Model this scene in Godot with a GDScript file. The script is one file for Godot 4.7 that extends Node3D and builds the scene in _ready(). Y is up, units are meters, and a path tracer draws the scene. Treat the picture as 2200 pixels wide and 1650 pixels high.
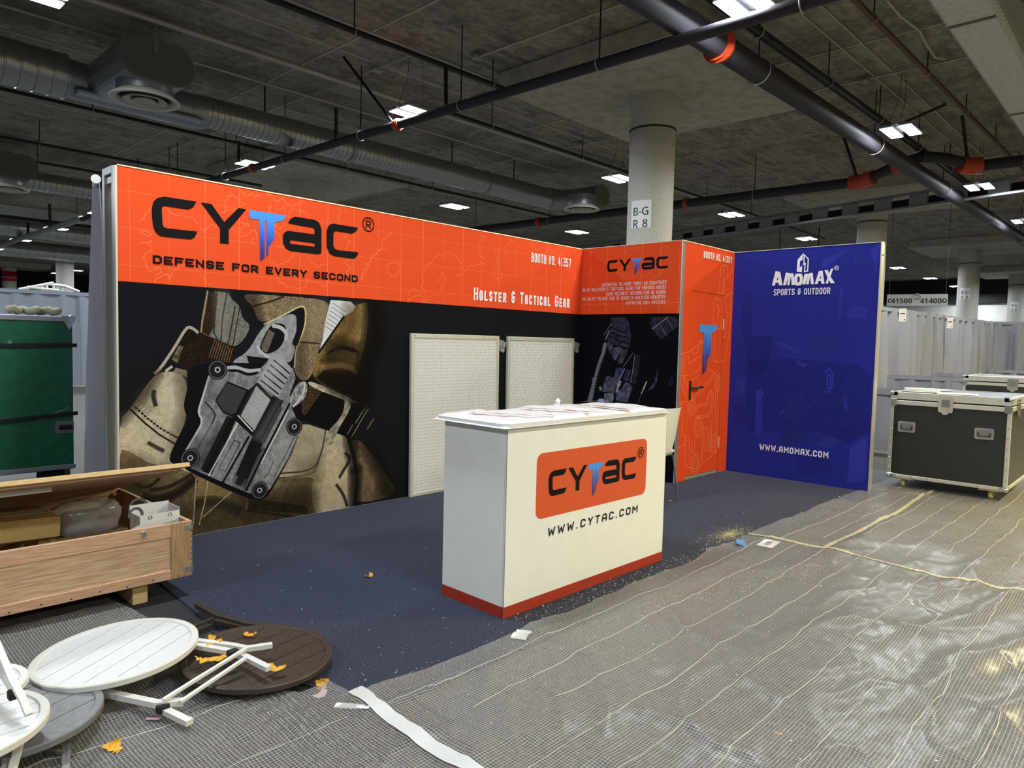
extends Node3D
# An exhibition booth being set up in a hall with a concrete ceiling. World axes: x runs along the long booth wall,
# z points from that wall towards the aisle, y is up, units are metres.

const WALL_Z := -4.993      # face of the long printed wall
const WALL_X0 := 1.577      # its near end
const CORNER_X := 6.432     # where the short return wall stands
const CLOSET_Z := -3.724    # face of the closet wall with the door
const BLUE_X := 7.588       # face of the blue wall
const BLUE_Z1 := -2.197     # its free end
const WALL_H := 2.5
const CEILING := 5.8
const DROP := 5.5           # underside of the thickened slab at each column

var counts := {}
var mats := {}
var rng := RandomNumberGenerator.new()


func _ready() -> void:
	rng.seed = 11
	set_camera()
	set_environment()
	make_materials()
	build_lights()
	build_hall()
	build_ceiling_services()
	build_floor_coverings()
	build_booth_walls()
	build_counter()
	build_pegboards()
	build_chair()
	build_flight_cases()
	build_drapes()
	build_left_side()
	build_crate()
	build_tables()
	build_litter()


func set_camera() -> void:
	var cam := Camera3D.new()
	cam.name = "camera"
	cam.fov = 56.97
	cam.near = 0.05
	cam.far = 200.0
	add_child(cam)
	var yaw := deg_to_rad(46.773)
	var pitch := deg_to_rad(-3.399)
	var roll := deg_to_rad(1.374)
	var fwd := Vector3(sin(yaw) * cos(pitch), sin(pitch), -cos(yaw) * cos(pitch))
	var side := Vector3(cos(yaw), 0, sin(yaw))
	var up := side.cross(fwd)
	var right := cos(roll) * side + sin(roll) * up
	up = -sin(roll) * side + cos(roll) * up
	cam.transform = Transform3D(Basis(right, up, -fwd), Vector3(0, 1.428, 0))
	cam.current = true


func set_environment() -> void:
	var env := Environment.new()
	env.background_mode = Environment.BG_COLOR
	env.background_color = Color(0.02, 0.02, 0.02)
	env.tonemap_mode = Environment.TONE_MAPPER_LINEAR
	env.tonemap_exposure = EXPOSURE
	env.sdfgi_enabled = true
	env.ssao_enabled = true
	env.ssil_enabled = true
	var we := WorldEnvironment.new()
	we.name = "world_environment"
	we.environment = env
	add_child(we)


# ---------------------------------------------------------------- lights
const EXPOSURE := 1.17
const LAMP_ENERGY := 13.0
const COOL := Color(0.93, 0.97, 1.0)
const WARM := Color(1.0, 0.93, 0.70)

func build_lights() -> void:
	# the hall's twin-panel fixtures hang on a regular grid
	var xs := [-3.2, 2.0, 7.03, 12.5, 17.65, 22.8, 28.0, 32.8, 38.1, 43.3, 47.5]
	var rows := [[7.0, -1, 3], [1.8, -1, 4], [-3.42, -1, 10], [-8.8, -1, 10], [-13.95, -1, 6], [-19.0, -1, 4], [-23.4, 0, 3], [-28.1, 0, 3], [-32.9, 0, 3], [-37.5, 1, 3], [-41.6, 1, 4], [-46.2, 1, 4], [-49.7, 1, 4]]
	var n := 0
	for row in rows:
		for i in xs.size():
			if i - 1 < row[1] or i > row[2] + 1:
				continue
			var warm: bool = row[0] > 0.0 and xs[i] > 5.0
			var drift := 0.0 if row[0] != -3.42 or xs[i] < 15.0 else (0.16 if xs[i] < 20.0 else 0.24)
			fixture(Vector3(xs[i], 4.9, row[0] + drift), WARM if warm else COOL, i, rows.find(row), warm)
			n += 1


const ALONG := ["first", "second", "third", "fourth", "fifth", "sixth", "seventh", "eighth", "ninth", "tenth", "eleventh", "twelfth", "thirteenth"]

func fixture(at: Vector3, tint: Color, col: int, line: int, warm: bool) -> void:
	var words: String = light_label(at, col, line)
	var t := thing("high_bay_light", words, "light", at, 0.0, "twin-panel ceiling lights")
	for s in [-1, 1]:
		var house := MB.new()
		house.box(Vector3(0, 0.035, s * 0.135), Vector3(0.66, 0.05, 0.19), 0.012)
		part("housing", house.mesh(), mats.lamp_grey, t)
		var pane := MB.new()
		pane.box(Vector3(0, 0.006, s * 0.135), Vector3(0.64, 0.012, 0.18), 0.004)
		part("light_panel", pane.mesh(), mats.glow_warm if warm else mats.glow_cool, t)
	var mid := MB.new()
	mid.box(Vector3(0, 0.07, 0), Vector3(0.34, 0.05, 0.10), 0.01)
	for s in [-1, 1]:
		mid.box(Vector3(s * 0.24, 0.068, 0), Vector3(0.03, 0.02, 0.42), 0.004)
	part("driver_box", mid.mesh(), mats.lamp_grey, t)
	for sx in [-1, 1]:
		var wire := MB.new()
		wire.tube([Vector3(sx * 0.24, 0.07, -0.12), Vector3(sx * 0.15, 0.5, 0.0), Vector3(sx * 0.12, CEILING - at.y, 0.0)], 0.004, 5)
		part("hanging_wire", wire.mesh(), mats.black_iron, t)
	var lamp := AreaLight3D.new()
	lamp.name = "panel_light"
	lamp.area_size = Vector2(0.62, 0.43)
	lamp.light_color = tint
	lamp.light_energy = LAMP_ENERGY * (2.8 if warm else 1.0)
	lamp.shadow_enabled = true
	lamp.area_range = 40.0
	t.add_child(lamp)
	lamp.position = Vector3(0, -0.02, 0)
	lamp.rotation = Vector3(-PI / 2, 0, 0)


func light_label(at: Vector3, col: int, line: int) -> String:
	if at.z > 0.0 or at.x < 0.0:
		return "twin-panel hanging light outside the picture, over the aisle"
	var near := {
		Vector2(2.0, -3.42): "twin-panel ceiling light hanging above the wooden crate",
		Vector2(7.03, -3.42): "large bright twin-panel light above the black pipes at the top edge",
		Vector2(12.5, -3.42): "bright twin-panel light beside the thick pipe with orange elbows",
		Vector2(17.65, -3.42): "twin-panel light right of the thick pipe, below the ribbed rectangular duct",
		Vector2(22.8, -3.42): "twin-panel light cut by the right edge beside the thick pipe",
		Vector2(2.0, -8.8): "long bright twin-panel light cut by the top left corner",
		Vector2(7.03, -8.8): "bright twin-panel light glaring onto the black pipe above the long wall",
		Vector2(12.5, -8.8): "twin-panel light just left of the column signed B-G R 8",
		Vector2(17.65, -8.8): "twin-panel light just right of the column signed B-G R 8",
		Vector2(22.8, -8.8): "small twin-panel light above the top of the blue wall",
		Vector2(7.03, -13.95): "twin-panel light under the black pipe left of the round column capital",
		Vector2(12.5, -13.95): "twin-panel light above the middle of the long orange header",
		Vector2(17.65, -13.95): "small twin-panel light above the corner of the orange walls",
	}
	var key := Vector2(at.x, -3.42 if at.z > -5.0 else at.z)
	if near.has(key):
		return near[key]
	if at.x > 24.0 or at.z > -16.0:
		return "small distant twin-panel light towards the right, %s bay away, %s row behind the aisle" % [ALONG[col], ALONG[line]]
	return "distant twin-panel light far behind the green case, %s bay, %s row of the hall" % [ALONG[col], ALONG[line]]


# ---------------------------------------------------------------- naming
func numbered(called: String) -> String:
	if not counts.has(called):
		counts[called] = 0
		return called
	counts[called] += 1
	return "%s_%03d" % [called, counts[called]]


func tag(o: Node, label: String, category: String, group := "", kind := "") -> void:
	if label: o.set_meta("label", label)
	if category: o.set_meta("category", category)
	if group: o.set_meta("group", group)
	if kind: o.set_meta("kind", kind)


func thing(called: String, label: String, category: String, at := Vector3.ZERO, turn := 0.0, group := "") -> Node3D:
	var o := Node3D.new()
	o.name = numbered(called)
	add_child(o)
	o.position = at
	o.rotation.y = turn
	tag(o, label, category, group)
	return o


func part(called: String, mesh: Mesh, material: Material, parent: Node3D, at := Vector3.ZERO, rot := Vector3.ZERO) -> MeshInstance3D:
	var o := MeshInstance3D.new()
	o.name = called
	o.mesh = mesh
	o.material_override = material
	parent.add_child(o, true)
	o.position = at
	o.rotation = rot
	return o


func single(called: String, mesh: Mesh, material: Material, label: String, category: String, at := Vector3.ZERO, rot := Vector3.ZERO, group := "", kind := "") -> MeshInstance3D:
	var o := MeshInstance3D.new()
	o.name = numbered(called)
	o.mesh = mesh
	o.material_override = material
	add_child(o)
	o.position = at
	o.rotation = rot
	tag(o, label, category, group, kind)
	return o


func structure(called: String, mesh: Mesh, material: Material, label := "") -> MeshInstance3D:
	var o := MeshInstance3D.new()
	o.name = numbered(called)
	o.mesh = mesh
	o.material_override = material
	add_child(o)
	tag(o, label, "", "", "structure")
	return o


func pts(flat: Array) -> PackedVector2Array:
	var out := PackedVector2Array()
	for i in range(0, flat.size(), 2):
		out.append(Vector2(flat[i], flat[i + 1]))
	return out


# points (x, z) laid at one height
func at_height(flat: Array, y: float) -> Array:
	var out := []
	for i in range(0, flat.size(), 2):
		out.append(Vector3(flat[i], y, flat[i + 1]))
	return out


# ---------------------------------------------------------------- mesh building
class MB:
	var st := SurfaceTool.new()
	var xf := Transform3D()
	var uvs := false

	func _init() -> void:
		st.begin(Mesh.PRIMITIVE_TRIANGLES)
		st.set_smooth_group(-1)

	func flat() -> void:
		st.set_smooth_group(-1)

	func smooth() -> void:
		st.set_smooth_group(1)

	# corners counter-clockwise seen from outside
	func tri(a: Vector3, b: Vector3, c: Vector3) -> void:
		st.add_vertex(xf * a)
		st.add_vertex(xf * c)
		st.add_vertex(xf * b)

	func quad(a: Vector3, b: Vector3, c: Vector3, d: Vector3) -> void:
		tri(a, b, c)
		tri(a, c, d)

	func uvquad(a: Vector3, b: Vector3, c: Vector3, d: Vector3, ua: Vector2, ub: Vector2, uc: Vector2, ud: Vector2) -> void:
		for k in [[a, ua], [c, uc], [b, ub], [a, ua], [d, ud], [c, uc]]:
			st.set_uv(k[1])
			st.add_vertex(xf * k[0])

	func box(c: Vector3, size: Vector3, bevel := 0.0) -> void:
		flat()
		var s := size / 2.0
		if bevel <= 0.0:
			var v := []
			for i in 8:
				v.append(c + Vector3(s.x if i & 1 else -s.x, s.y if i & 2 else -s.y, s.z if i & 4 else -s.z))
			quad(v[4], v[5], v[7], v[6])
			quad(v[1], v[0], v[2], v[3])
			quad(v[5], v[1], v[3], v[7])
			quad(v[0], v[4], v[6], v[2])
			quad(v[6], v[7], v[3], v[2])
			quad(v[0], v[1], v[5], v[4])
			return
		var b := minf(bevel, minf(s.x, minf(s.y, s.z)) * 0.95)
		var g := func(sx: int, sy: int, sz: int, ax: int) -> Vector3:
			var d := Vector3(s.x - b, s.y - b, s.z - b)
			d[ax] += b
			return c + Vector3(sx * d.x, sy * d.y, sz * d.z)
		for ax in 3:
			var u := (ax + 1) % 3
			var w := (ax + 2) % 3
			for sg in [-1, 1]:
				var corner := func(su: int, sw: int) -> Vector3:
					var sig := [0, 0, 0]
					sig[ax] = sg
					sig[u] = su
					sig[w] = sw
					return g.call(sig[0], sig[1], sig[2], ax)
				var q := [corner.call(-1, -1), corner.call(1, -1), corner.call(1, 1), corner.call(-1, 1)]
				if sg > 0:
					quad(q[0], q[1], q[2], q[3])
				else:
					quad(q[3], q[2], q[1], q[0])
			# edges along this axis
			for su in [-1, 1]:
				for sw in [-1, 1]:
					var e := func(sa: int, face: int) -> Vector3:
						var sig := [0, 0, 0]
						sig[ax] = sa
						sig[u] = su
						sig[w] = sw
						return g.call(sig[0], sig[1], sig[2], face)
					var a: Vector3 = e.call(-1, u)
					var bb: Vector3 = e.call(1, u)
					var cc: Vector3 = e.call(1, w)
					var dd: Vector3 = e.call(-1, w)
					if su * sw < 0:
						quad(a, bb, cc, dd)
					else:
						quad(dd, cc, bb, a)
		for i in 8:
			var sx := 1 if i & 1 else -1
			var sy := 1 if i & 2 else -1
			var sz := 1 if i & 4 else -1
			var a: Vector3 = g.call(sx, sy, sz, 0)
			var b2: Vector3 = g.call(sx, sy, sz, 1)
			var c2: Vector3 = g.call(sx, sy, sz, 2)
			if sx * sy * sz > 0:
				tri(a, b2, c2)
			else:
				tri(a, c2, b2)

	func span(lo: Vector3, hi: Vector3, bevel := 0.0) -> void:
		box((lo + hi) / 2.0, hi - lo, bevel)

	# a round bar through points
	func tube(path: Array, r: float, n := 10, caps := true, flatten := 1.0, phase := 0.0) -> void:
		var rings := []
		var up := Vector3.UP
		for i in path.size():
			var d: Vector3
			if i == 0:
				d = (path[1] - path[0]).normalized()
			elif i == path.size() - 1:
				d = (path[i] - path[i - 1]).normalized()
			else:
				d = ((path[i] - path[i - 1]).normalized() + (path[i + 1] - path[i]).normalized()).normalized()
			if absf(d.dot(up)) > 0.95:
				up = Vector3.RIGHT if absf(d.x) < 0.9 else Vector3.BACK
			var s := d.cross(up).normalized()
			var t := s.cross(d).normalized()
			up = t
			var ring := []
			for k in n:
				var a := TAU * k / n + phase
				ring.append(path[i] + s * (cos(a) * r) + t * (sin(a) * r * flatten))
			rings.append(ring)
		if n > 4:
			smooth()
		else:
			flat()
		for i in rings.size() - 1:
			for k in n:
				var k2 := (k + 1) % n
				quad(rings[i][k], rings[i][k2], rings[i + 1][k2], rings[i + 1][k])
		if caps:
			flat()
			for k in range(1, n - 1):
				tri(rings[0][0], rings[0][k + 1], rings[0][k])
				var e: Array = rings[rings.size() - 1]
				tri(e[0], e[k], e[k + 1])

	# profile of (radius, height) turned about the y axis
	func lathe(profile: Array, n := 32, soft := true) -> void:
		for i in profile.size() - 1:
			st.set_smooth_group(1 if soft else 10 + i)
			var a: Vector2 = profile[i]
			var b: Vector2 = profile[i + 1]
			for k in n:
				var p := TAU * k / n
				var q := TAU * (k + 1) / n
				var a0 := Vector3(cos(p) * a.x, a.y, -sin(p) * a.x)
				var a1 := Vector3(cos(q) * a.x, a.y, -sin(q) * a.x)
				var b0 := Vector3(cos(p) * b.x, b.y, -sin(p) * b.x)
				var b1 := Vector3(cos(q) * b.x, b.y, -sin(q) * b.x)
				if a.x > 0.0:
					tri(a0, a1, b1)
				if b.x > 0.0:
					tri(a0, b1, b0)

	# flat face of a polygon in the xy plane, looking along +z
	func face(poly: PackedVector2Array, z := 0.0) -> void:
		flat()
		var idx := Geometry2D.triangulate_polygon(poly)
		for i in range(0, idx.size(), 3):
			var a := poly[idx[i]]
			var b := poly[idx[i + 1]]
			var c := poly[idx[i + 2]]
			if (b - a).cross(c - a) < 0.0:
				var d := b
				b = c
				c = d
			tri(Vector3(a.x, a.y, z), Vector3(b.x, b.y, z), Vector3(c.x, c.y, z))

	# polygon in the xy plane drawn out from z0 to z1
	func prism(poly: PackedVector2Array, z0: float, z1: float) -> void:
		if Geometry2D.is_polygon_clockwise(poly):
			poly.reverse()
		face(poly, z1)
		var idx := Geometry2D.triangulate_polygon(poly)
		for i in range(0, idx.size(), 3):
			var a := poly[idx[i]]
			var b := poly[idx[i + 1]]
			var c := poly[idx[i + 2]]
			if (b - a).cross(c - a) > 0.0:
				var d := b
				b = c
				c = d
			tri(Vector3(a.x, a.y, z0), Vector3(b.x, b.y, z0), Vector3(c.x, c.y, z0))
		for i in poly.size():
			var a := poly[i]
			var b := poly[(i + 1) % poly.size()]
			quad(Vector3(a.x, a.y, z0), Vector3(b.x, b.y, z0), Vector3(b.x, b.y, z1), Vector3(a.x, a.y, z1))

	# a grid of points [row][column]; rows run along +v, columns along +u, the front looks along u x v
	func sheet(g: Array, uv := Vector2.ZERO) -> void:
		smooth()
		for j in g.size() - 1:
			for i in g[j].size() - 1:
				if uv == Vector2.ZERO:
					quad(g[j][i], g[j][i + 1], g[j + 1][i + 1], g[j + 1][i])
				else:
					var p := [g[j][i], g[j][i + 1], g[j + 1][i + 1], g[j + 1][i]]
					uvquad(p[0], p[1], p[2], p[3], Vector2(p[0].x, p[0].z) * uv, Vector2(p[1].x, p[1].z) * uv, Vector2(p[2].x, p[2].z) * uv, Vector2(p[3].x, p[3].z) * uv)

	func mesh() -> ArrayMesh:
		st.generate_normals()
		return st.commit()


func box_mesh(size: Vector3, bevel := 0.0) -> ArrayMesh:
	var b := MB.new()
	b.box(Vector3.ZERO, size, bevel)
	return b.mesh()


func rounded_rect(u0: float, v0: float, u1: float, v1: float, r: float, n := 6) -> PackedVector2Array:
	var out := PackedVector2Array()
	for k in [[u1 - r, v0 + r, -PI / 2], [u1 - r, v1 - r, 0.0], [u0 + r, v1 - r, PI / 2], [u0 + r, v0 + r, PI]]:
		for i in n + 1:
			var a: float = k[2] + PI / 2 * i / n
			out.append(Vector2(k[0] + cos(a) * r, k[1] + sin(a) * r))
	return out


# ---------------------------------------------------------------- materials
func rgb(r: int, g: int, b: int) -> Color:
	return Color(r / 255.0, g / 255.0, b / 255.0)


func plain(key: String, c: Color, rough := 0.6, metal := 0.0, spec := 0.5) -> StandardMaterial3D:
	var m := StandardMaterial3D.new()
	m.resource_name = key
	m.albedo_color = c
	m.roughness = rough
	m.metallic = metal
	m.metallic_specular = spec
	mats[key] = m
	return m


func noise(seed_: int, freq: float, octaves := 4, kind := FastNoiseLite.TYPE_SIMPLEX_SMOOTH) -> FastNoiseLite:
	var n := FastNoiseLite.new()
	n.seed = seed_
	n.frequency = freq
	n.noise_type = kind
	n.fractal_octaves = octaves
	n.fractal_type = FastNoiseLite.FRACTAL_FBM
	return n


func noise_tex(n: FastNoiseLite, stops: Array, size := 512, bump := 0.0) -> NoiseTexture2D:
	var t := NoiseTexture2D.new()
	t.width = size
	t.height = size
	t.seamless = true
	t.noise = n
	if bump > 0.0:
		t.as_normal_map = true
		t.bump_strength = bump
	else:
		var g := Gradient.new()
		var off := PackedFloat32Array()
		var col := PackedColorArray()
		for s in stops:
			off.append(s[0])
			col.append(s[1])
		g.offsets = off
		g.colors = col
		t.color_ramp = g
	return t


func grained(key: String, n: FastNoiseLite, stops: Array, per_metre, rough := 0.8, bump := 0.0, metal := 0.0) -> StandardMaterial3D:
	var m := plain(key, Color.WHITE, rough, metal)
	m.albedo_texture = noise_tex(n, stops)
	if bump > 0.0:
		m.normal_enabled = true
		m.normal_texture = noise_tex(n, [], 512, bump)
	m.uv1_triplanar = true
	m.uv1_world_triplanar = false
	m.uv1_scale = per_metre if per_metre is Vector3 else Vector3.ONE * per_metre
	return m


func glow(key: String, c: Color, k: float) -> void:
	var m := plain(key, Color(0.9, 0.9, 0.9), 0.4)
	m.emission_enabled = true
	m.emission = c
	m.emission_energy_multiplier = k


func make_materials() -> void:
	plain("black_iron", rgb(34, 34, 38), 0.45, 0.3)
	plain("black_pipe", rgb(56, 53, 58), 0.58, 0.0, 0.35)
	plain("brown_pipe", rgb(86, 66, 52), 0.6)
	plain("orange_clamp", rgb(190, 66, 30), 0.5)
	plain("lamp_grey", rgb(150, 152, 155), 0.5, 0.3)
	plain("conduit", rgb(176, 173, 162), 0.4, 0.35)
	plain("aluminium", rgb(176, 177, 180), 0.36, 0.75)
	plain("alu_bright", rgb(214, 212, 200), 0.34, 0.55)
	plain("chrome", rgb(205, 205, 205), 0.18, 0.95)
	plain("white_plastic", rgb(228, 228, 226), 0.4)
	plain("white_paint", rgb(212, 211, 204), 0.42)
	plain("cream_chip", rgb(222, 220, 205), 0.7)
	plain("matte_black", rgb(16, 16, 18), 0.6)
	plain("rubber", rgb(22, 22, 22), 0.8)
	plain("paper", rgb(235, 235, 235), 0.85)
	plain("ink", rgb(22, 22, 24), 0.8)
	plain("diffuser_white", rgb(196, 190, 178), 0.6)
	plain("duct_cover", rgb(104, 104, 94), 0.6)
	plain("yellow_wheel", rgb(222, 208, 110), 0.5)
	plain("wheel_fork", rgb(140, 140, 140), 0.4, 0.7)
	plain("print_white", rgb(236, 236, 236), 0.75, 0.0, 0.2)
	plain("print_black", rgb(22, 22, 25), 0.75, 0.0, 0.2)
	plain("grey_strap", rgb(100, 106, 106), 0.85)
	plain("door_black", rgb(24, 24, 26), 0.4)
	plain("door_gap", rgb(150, 84, 60), 0.8)
	plain("door_sill", rgb(150, 150, 140), 0.6)
	glow("glow_cool", rgb(240, 248, 255), 9.0)
	glow("glow_warm", rgb(255, 244, 205), 9.0)
	stained_concrete()
	grained("concrete_soffit", noise(8, 0.02, 5), [[0.0, rgb(152, 148, 134)], [0.5, rgb(178, 173, 158)], [1.0, rgb(192, 187, 172)]], 0.3, 0.9, 2.0)
	grained("column_concrete", noise(9, 0.05, 4), [[0.0, rgb(150, 147, 138)], [0.28, rgb(186, 183, 173)], [1.0, rgb(206, 203, 194)]], 0.8, 0.85, 1.0)
	grained("hall_floor", noise(15, 0.06, 4), [[0.0, rgb(50, 49, 47)], [1.0, rgb(84, 82, 79)]], 0.5, 0.6)
	grained("asphalt", noise(25, 0.12, 4), [[0.2, rgb(8, 8, 9)], [0.55, rgb(38, 38, 40)], [0.85, rgb(96, 96, 98)]], 2.4, 0.95, 4.0)
	grained("carpet", noise(31, 0.11, 5), [[0.15, rgb(16, 19, 32)], [0.5, rgb(42, 47, 66)], [0.85, rgb(78, 84, 106)]], 2.1, 1.0, 5.0)
	plain("duct_metal", rgb(176, 178, 176), 0.3, 0.88)
	grained("duct_smooth", noise(42, 0.02, 3), [[0.0, rgb(146, 150, 154)], [1.0, rgb(172, 175, 179)]], 1.2, 0.38, 0.0, 0.75)
	grained("insulation", noise(43, 0.03, 4), [[0.0, rgb(176, 182, 174)], [1.0, rgb(204, 209, 200)]], 0.8, 0.45, 1.5)
	grained("drape", noise(51, 0.2, 3), [[0.0, rgb(122, 124, 136)], [1.0, rgb(148, 150, 163)]], 4.0, 0.9)
	grained("wood", noise(61, 0.03, 4), [[0.2, rgb(180, 146, 114)], [0.5, rgb(200, 167, 134)], [0.8, rgb(212, 182, 150)]], Vector3(0.3, 5.0, 5.0), 0.6)
	grained("wood_rail", noise(64, 0.03, 4), [[0.2, rgb(178, 136, 108)], [0.5, rgb(198, 157, 126)], [0.8, rgb(208, 170, 140)]], Vector3(0.4, 8.0, 8.0), 0.6)
	grained("wood_stile", noise(65, 0.03, 4), [[0.0, rgb(138, 104, 70)], [0.5, rgb(172, 138, 100)], [1.0, rgb(192, 158, 118)]], Vector3(8.0, 0.4, 8.0), 0.6)
	grained("plywood", noise(62, 0.04, 4), [[0.0, rgb(178, 142, 92)], [0.5, rgb(214, 182, 128)], [1.0, rgb(230, 204, 156)]], Vector3(0.8, 14.0, 6.0), 0.65)
	grained("cardboard", noise(66, 0.05, 3), [[0.0, rgb(160, 132, 82)], [1.0, rgb(178, 150, 98)]], 2.0, 0.7)
	grained("green_paint", noise(71, 0.03, 4), [[0.0, rgb(14, 82, 54)], [0.5, rgb(19, 92, 61)], [1.0, rgb(26, 104, 70)]], 0.6, 0.45)
	grained("case_black", noise(72, 0.2, 3), [[0.0, rgb(30, 31, 28)], [1.0, rgb(48, 49, 44)]], 4.0, 0.38, 0.6)
	grained("counter_white", noise(74, 0.02, 3), [[0.0, rgb(234, 234, 228)], [1.0, rgb(239, 239, 233)]], 0.6, 0.5)
	grained("counter_band", noise(76, 0.03, 3), [[0.0, rgb(158, 46, 26)], [1.0, rgb(172, 54, 30)]], 1.0, 0.55)
	grained("counter_orange", noise(77, 0.3, 3), [[0.0, rgb(206, 76, 30)], [1.0, rgb(222, 88, 40)]], 2.0, 0.6)
	grained("table_white", noise(81, 0.03, 4), [[0.0, rgb(196, 197, 197)], [0.3, rgb(206, 207, 207)], [1.0, rgb(212, 213, 212)]], 2.0, 0.4)
	grained("table_rim", noise(82, 0.05, 4), [[0.0, rgb(196, 194, 184)], [0.3, rgb(208, 206, 198)], [1.0, rgb(216, 214, 206)]], 3.0, 0.42)
	grained("table_brown", noise(83, 0.05, 4), [[0.0, rgb(48, 40, 34)], [0.6, rgb(62, 52, 45)], [1.0, rgb(86, 76, 68)]], 2.0, 0.42)
	grained("table_grey", noise(84, 0.03, 4), [[0.0, rgb(96, 97, 98)], [1.0, rgb(122, 123, 124)]], 2.0, 0.4)
	grained("masking_tape", noise(85, 0.1, 3), [[0.0, rgb(196, 140, 26)], [1.0, rgb(236, 184, 62)]], 12.0, 0.7)
	grained("tape_strip", noise(86, 0.08, 3), [[0.2, rgb(188, 190, 190)], [0.8, rgb(214, 215, 214)]], 3.0, 0.45)
	var seam := grained("seam_tape", noise(87, 0.06, 4), [[0.2, Color(0.66, 0.63, 0.50, 0.55)], [0.8, Color(0.82, 0.79, 0.63, 0.95)]], 1.5, 0.45)
	seam.transparency = BaseMaterial3D.TRANSPARENCY_ALPHA
	grained("sawdust", noise(88, 0.2, 3), [[0.0, rgb(184, 168, 110)], [1.0, rgb(232, 220, 170)]], 8.0, 0.95)
	grained("wall_paint", noise(89, 0.02, 3), [[0.0, rgb(206, 204, 198)], [1.0, rgb(222, 220, 214)]], 0.2, 0.8)
	plain("dark_wall", rgb(40, 39, 38), 0.9)
	var cloudy := plain("clear_bag", Color(0.88, 0.88, 0.90, 0.30), 0.2)
	cloudy.transparency = BaseMaterial3D.TRANSPARENCY_ALPHA
	var wrap := plain("stretch_wrap", Color(0.95, 0.96, 0.98, 0.06), 0.16)
	wrap.transparency = BaseMaterial3D.TRANSPARENCY_ALPHA
	wrap.normal_enabled = true
	wrap.normal_texture = noise_tex(noise(91, 0.02, 4), [], 512, 14.0)
	wrap.normal_scale = 1.0
	wrap.uv1_triplanar = true
	wrap.uv1_scale = Vector3(1.2, 7.0, 1.2)
	grained("film_white", noise(92, 0.03, 4), [[0.0, rgb(206, 206, 208)], [1.0, rgb(236, 236, 236)]], 2.0, 0.3, 2.0)
	make_film_material()
	make_pegboard_material()


# slab concrete: fine grain, form-board streaks along x and ragged damp stains
func stained_concrete() -> void:
	var size := 1024
	var im := Image.create(size, size, false, Image.FORMAT_RGBA8)
	var grain := noise(5, 0.05, 5)
	grain.fractal_gain = 0.6
	var patch := noise(6, 0.006, 6)
	patch.fractal_gain = 0.62
	var streak := noise(7, 0.02, 4)
	for y in size:
		for x in size:
			# tiles mirror at the middle so that the repeat has no seam
			var u := absf(x - size / 2.0)
			var v := absf(y - size / 2.0)
			var p := patch.get_noise_2d(u * 0.8, v)
			var k := 0.60 + 0.10 * grain.get_noise_2d(u, v) + 0.10 * streak.get_noise_2d(u * 0.25, v * 1.6) + 0.10 * p
			k -= 0.15 * smoothstep(0.06, 0.22, p) * (0.6 + 0.8 * absf(grain.get_noise_2d(u + 300.0, v)))
			im.set_pixel(x, y, Color(k, k * 0.955, k * 0.875))
	var m := plain("concrete", Color.WHITE, 0.9, 0.0, 0.3)
	m.albedo_texture = ImageTexture.create_from_image(im)
	m.uv1_triplanar = true
	m.uv1_scale = Vector3.ONE * 0.125


# clear sheeting with a woven white scrim: the threads are more opaque than the cells
func make_film_material() -> void:
	var size := 512
	var cells := 12
	var im := Image.create(size, size, false, Image.FORMAT_RGBA8)
	var n := noise(93, 0.01, 4)
	var step := float(size) / cells
	for y in size:
		for x in size:
			var d := minf(fposmod(x, step), fposmod(y, step))
			var g := n.get_noise_2d(x, y)
			if d < 4.6:
				im.set_pixel(x, y, Color(0.80, 0.79, 0.78, 0.74))
			else:
				im.set_pixel(x, y, Color(0.58 + g * 0.08, 0.565 + g * 0.08, 0.54 + g * 0.08, 0.27 + g * 0.12))
	var m := plain("film", Color.WHITE, 0.27)
	m.albedo_texture = ImageTexture.create_from_image(im)
	m.transparency = BaseMaterial3D.TRANSPARENCY_ALPHA
	var c := plain("film_crease", rgb(186, 182, 168), 0.4)
	c.resource_name = "film_crease"


func make_pegboard_material() -> void:
	var im := Image.create(128, 128, false, Image.FORMAT_RGBA8)
	im.fill(rgb(222, 222, 224))
	for y in 128:
		for x in 128:
			if Vector2(x - 64, y - 64).length() < 17.0:
				im.set_pixel(x, y, rgb(120, 120, 122))
	var m := plain("pegboard", Color.WHITE, 0.5)
	m.albedo_texture = ImageTexture.create_from_image(im)


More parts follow.
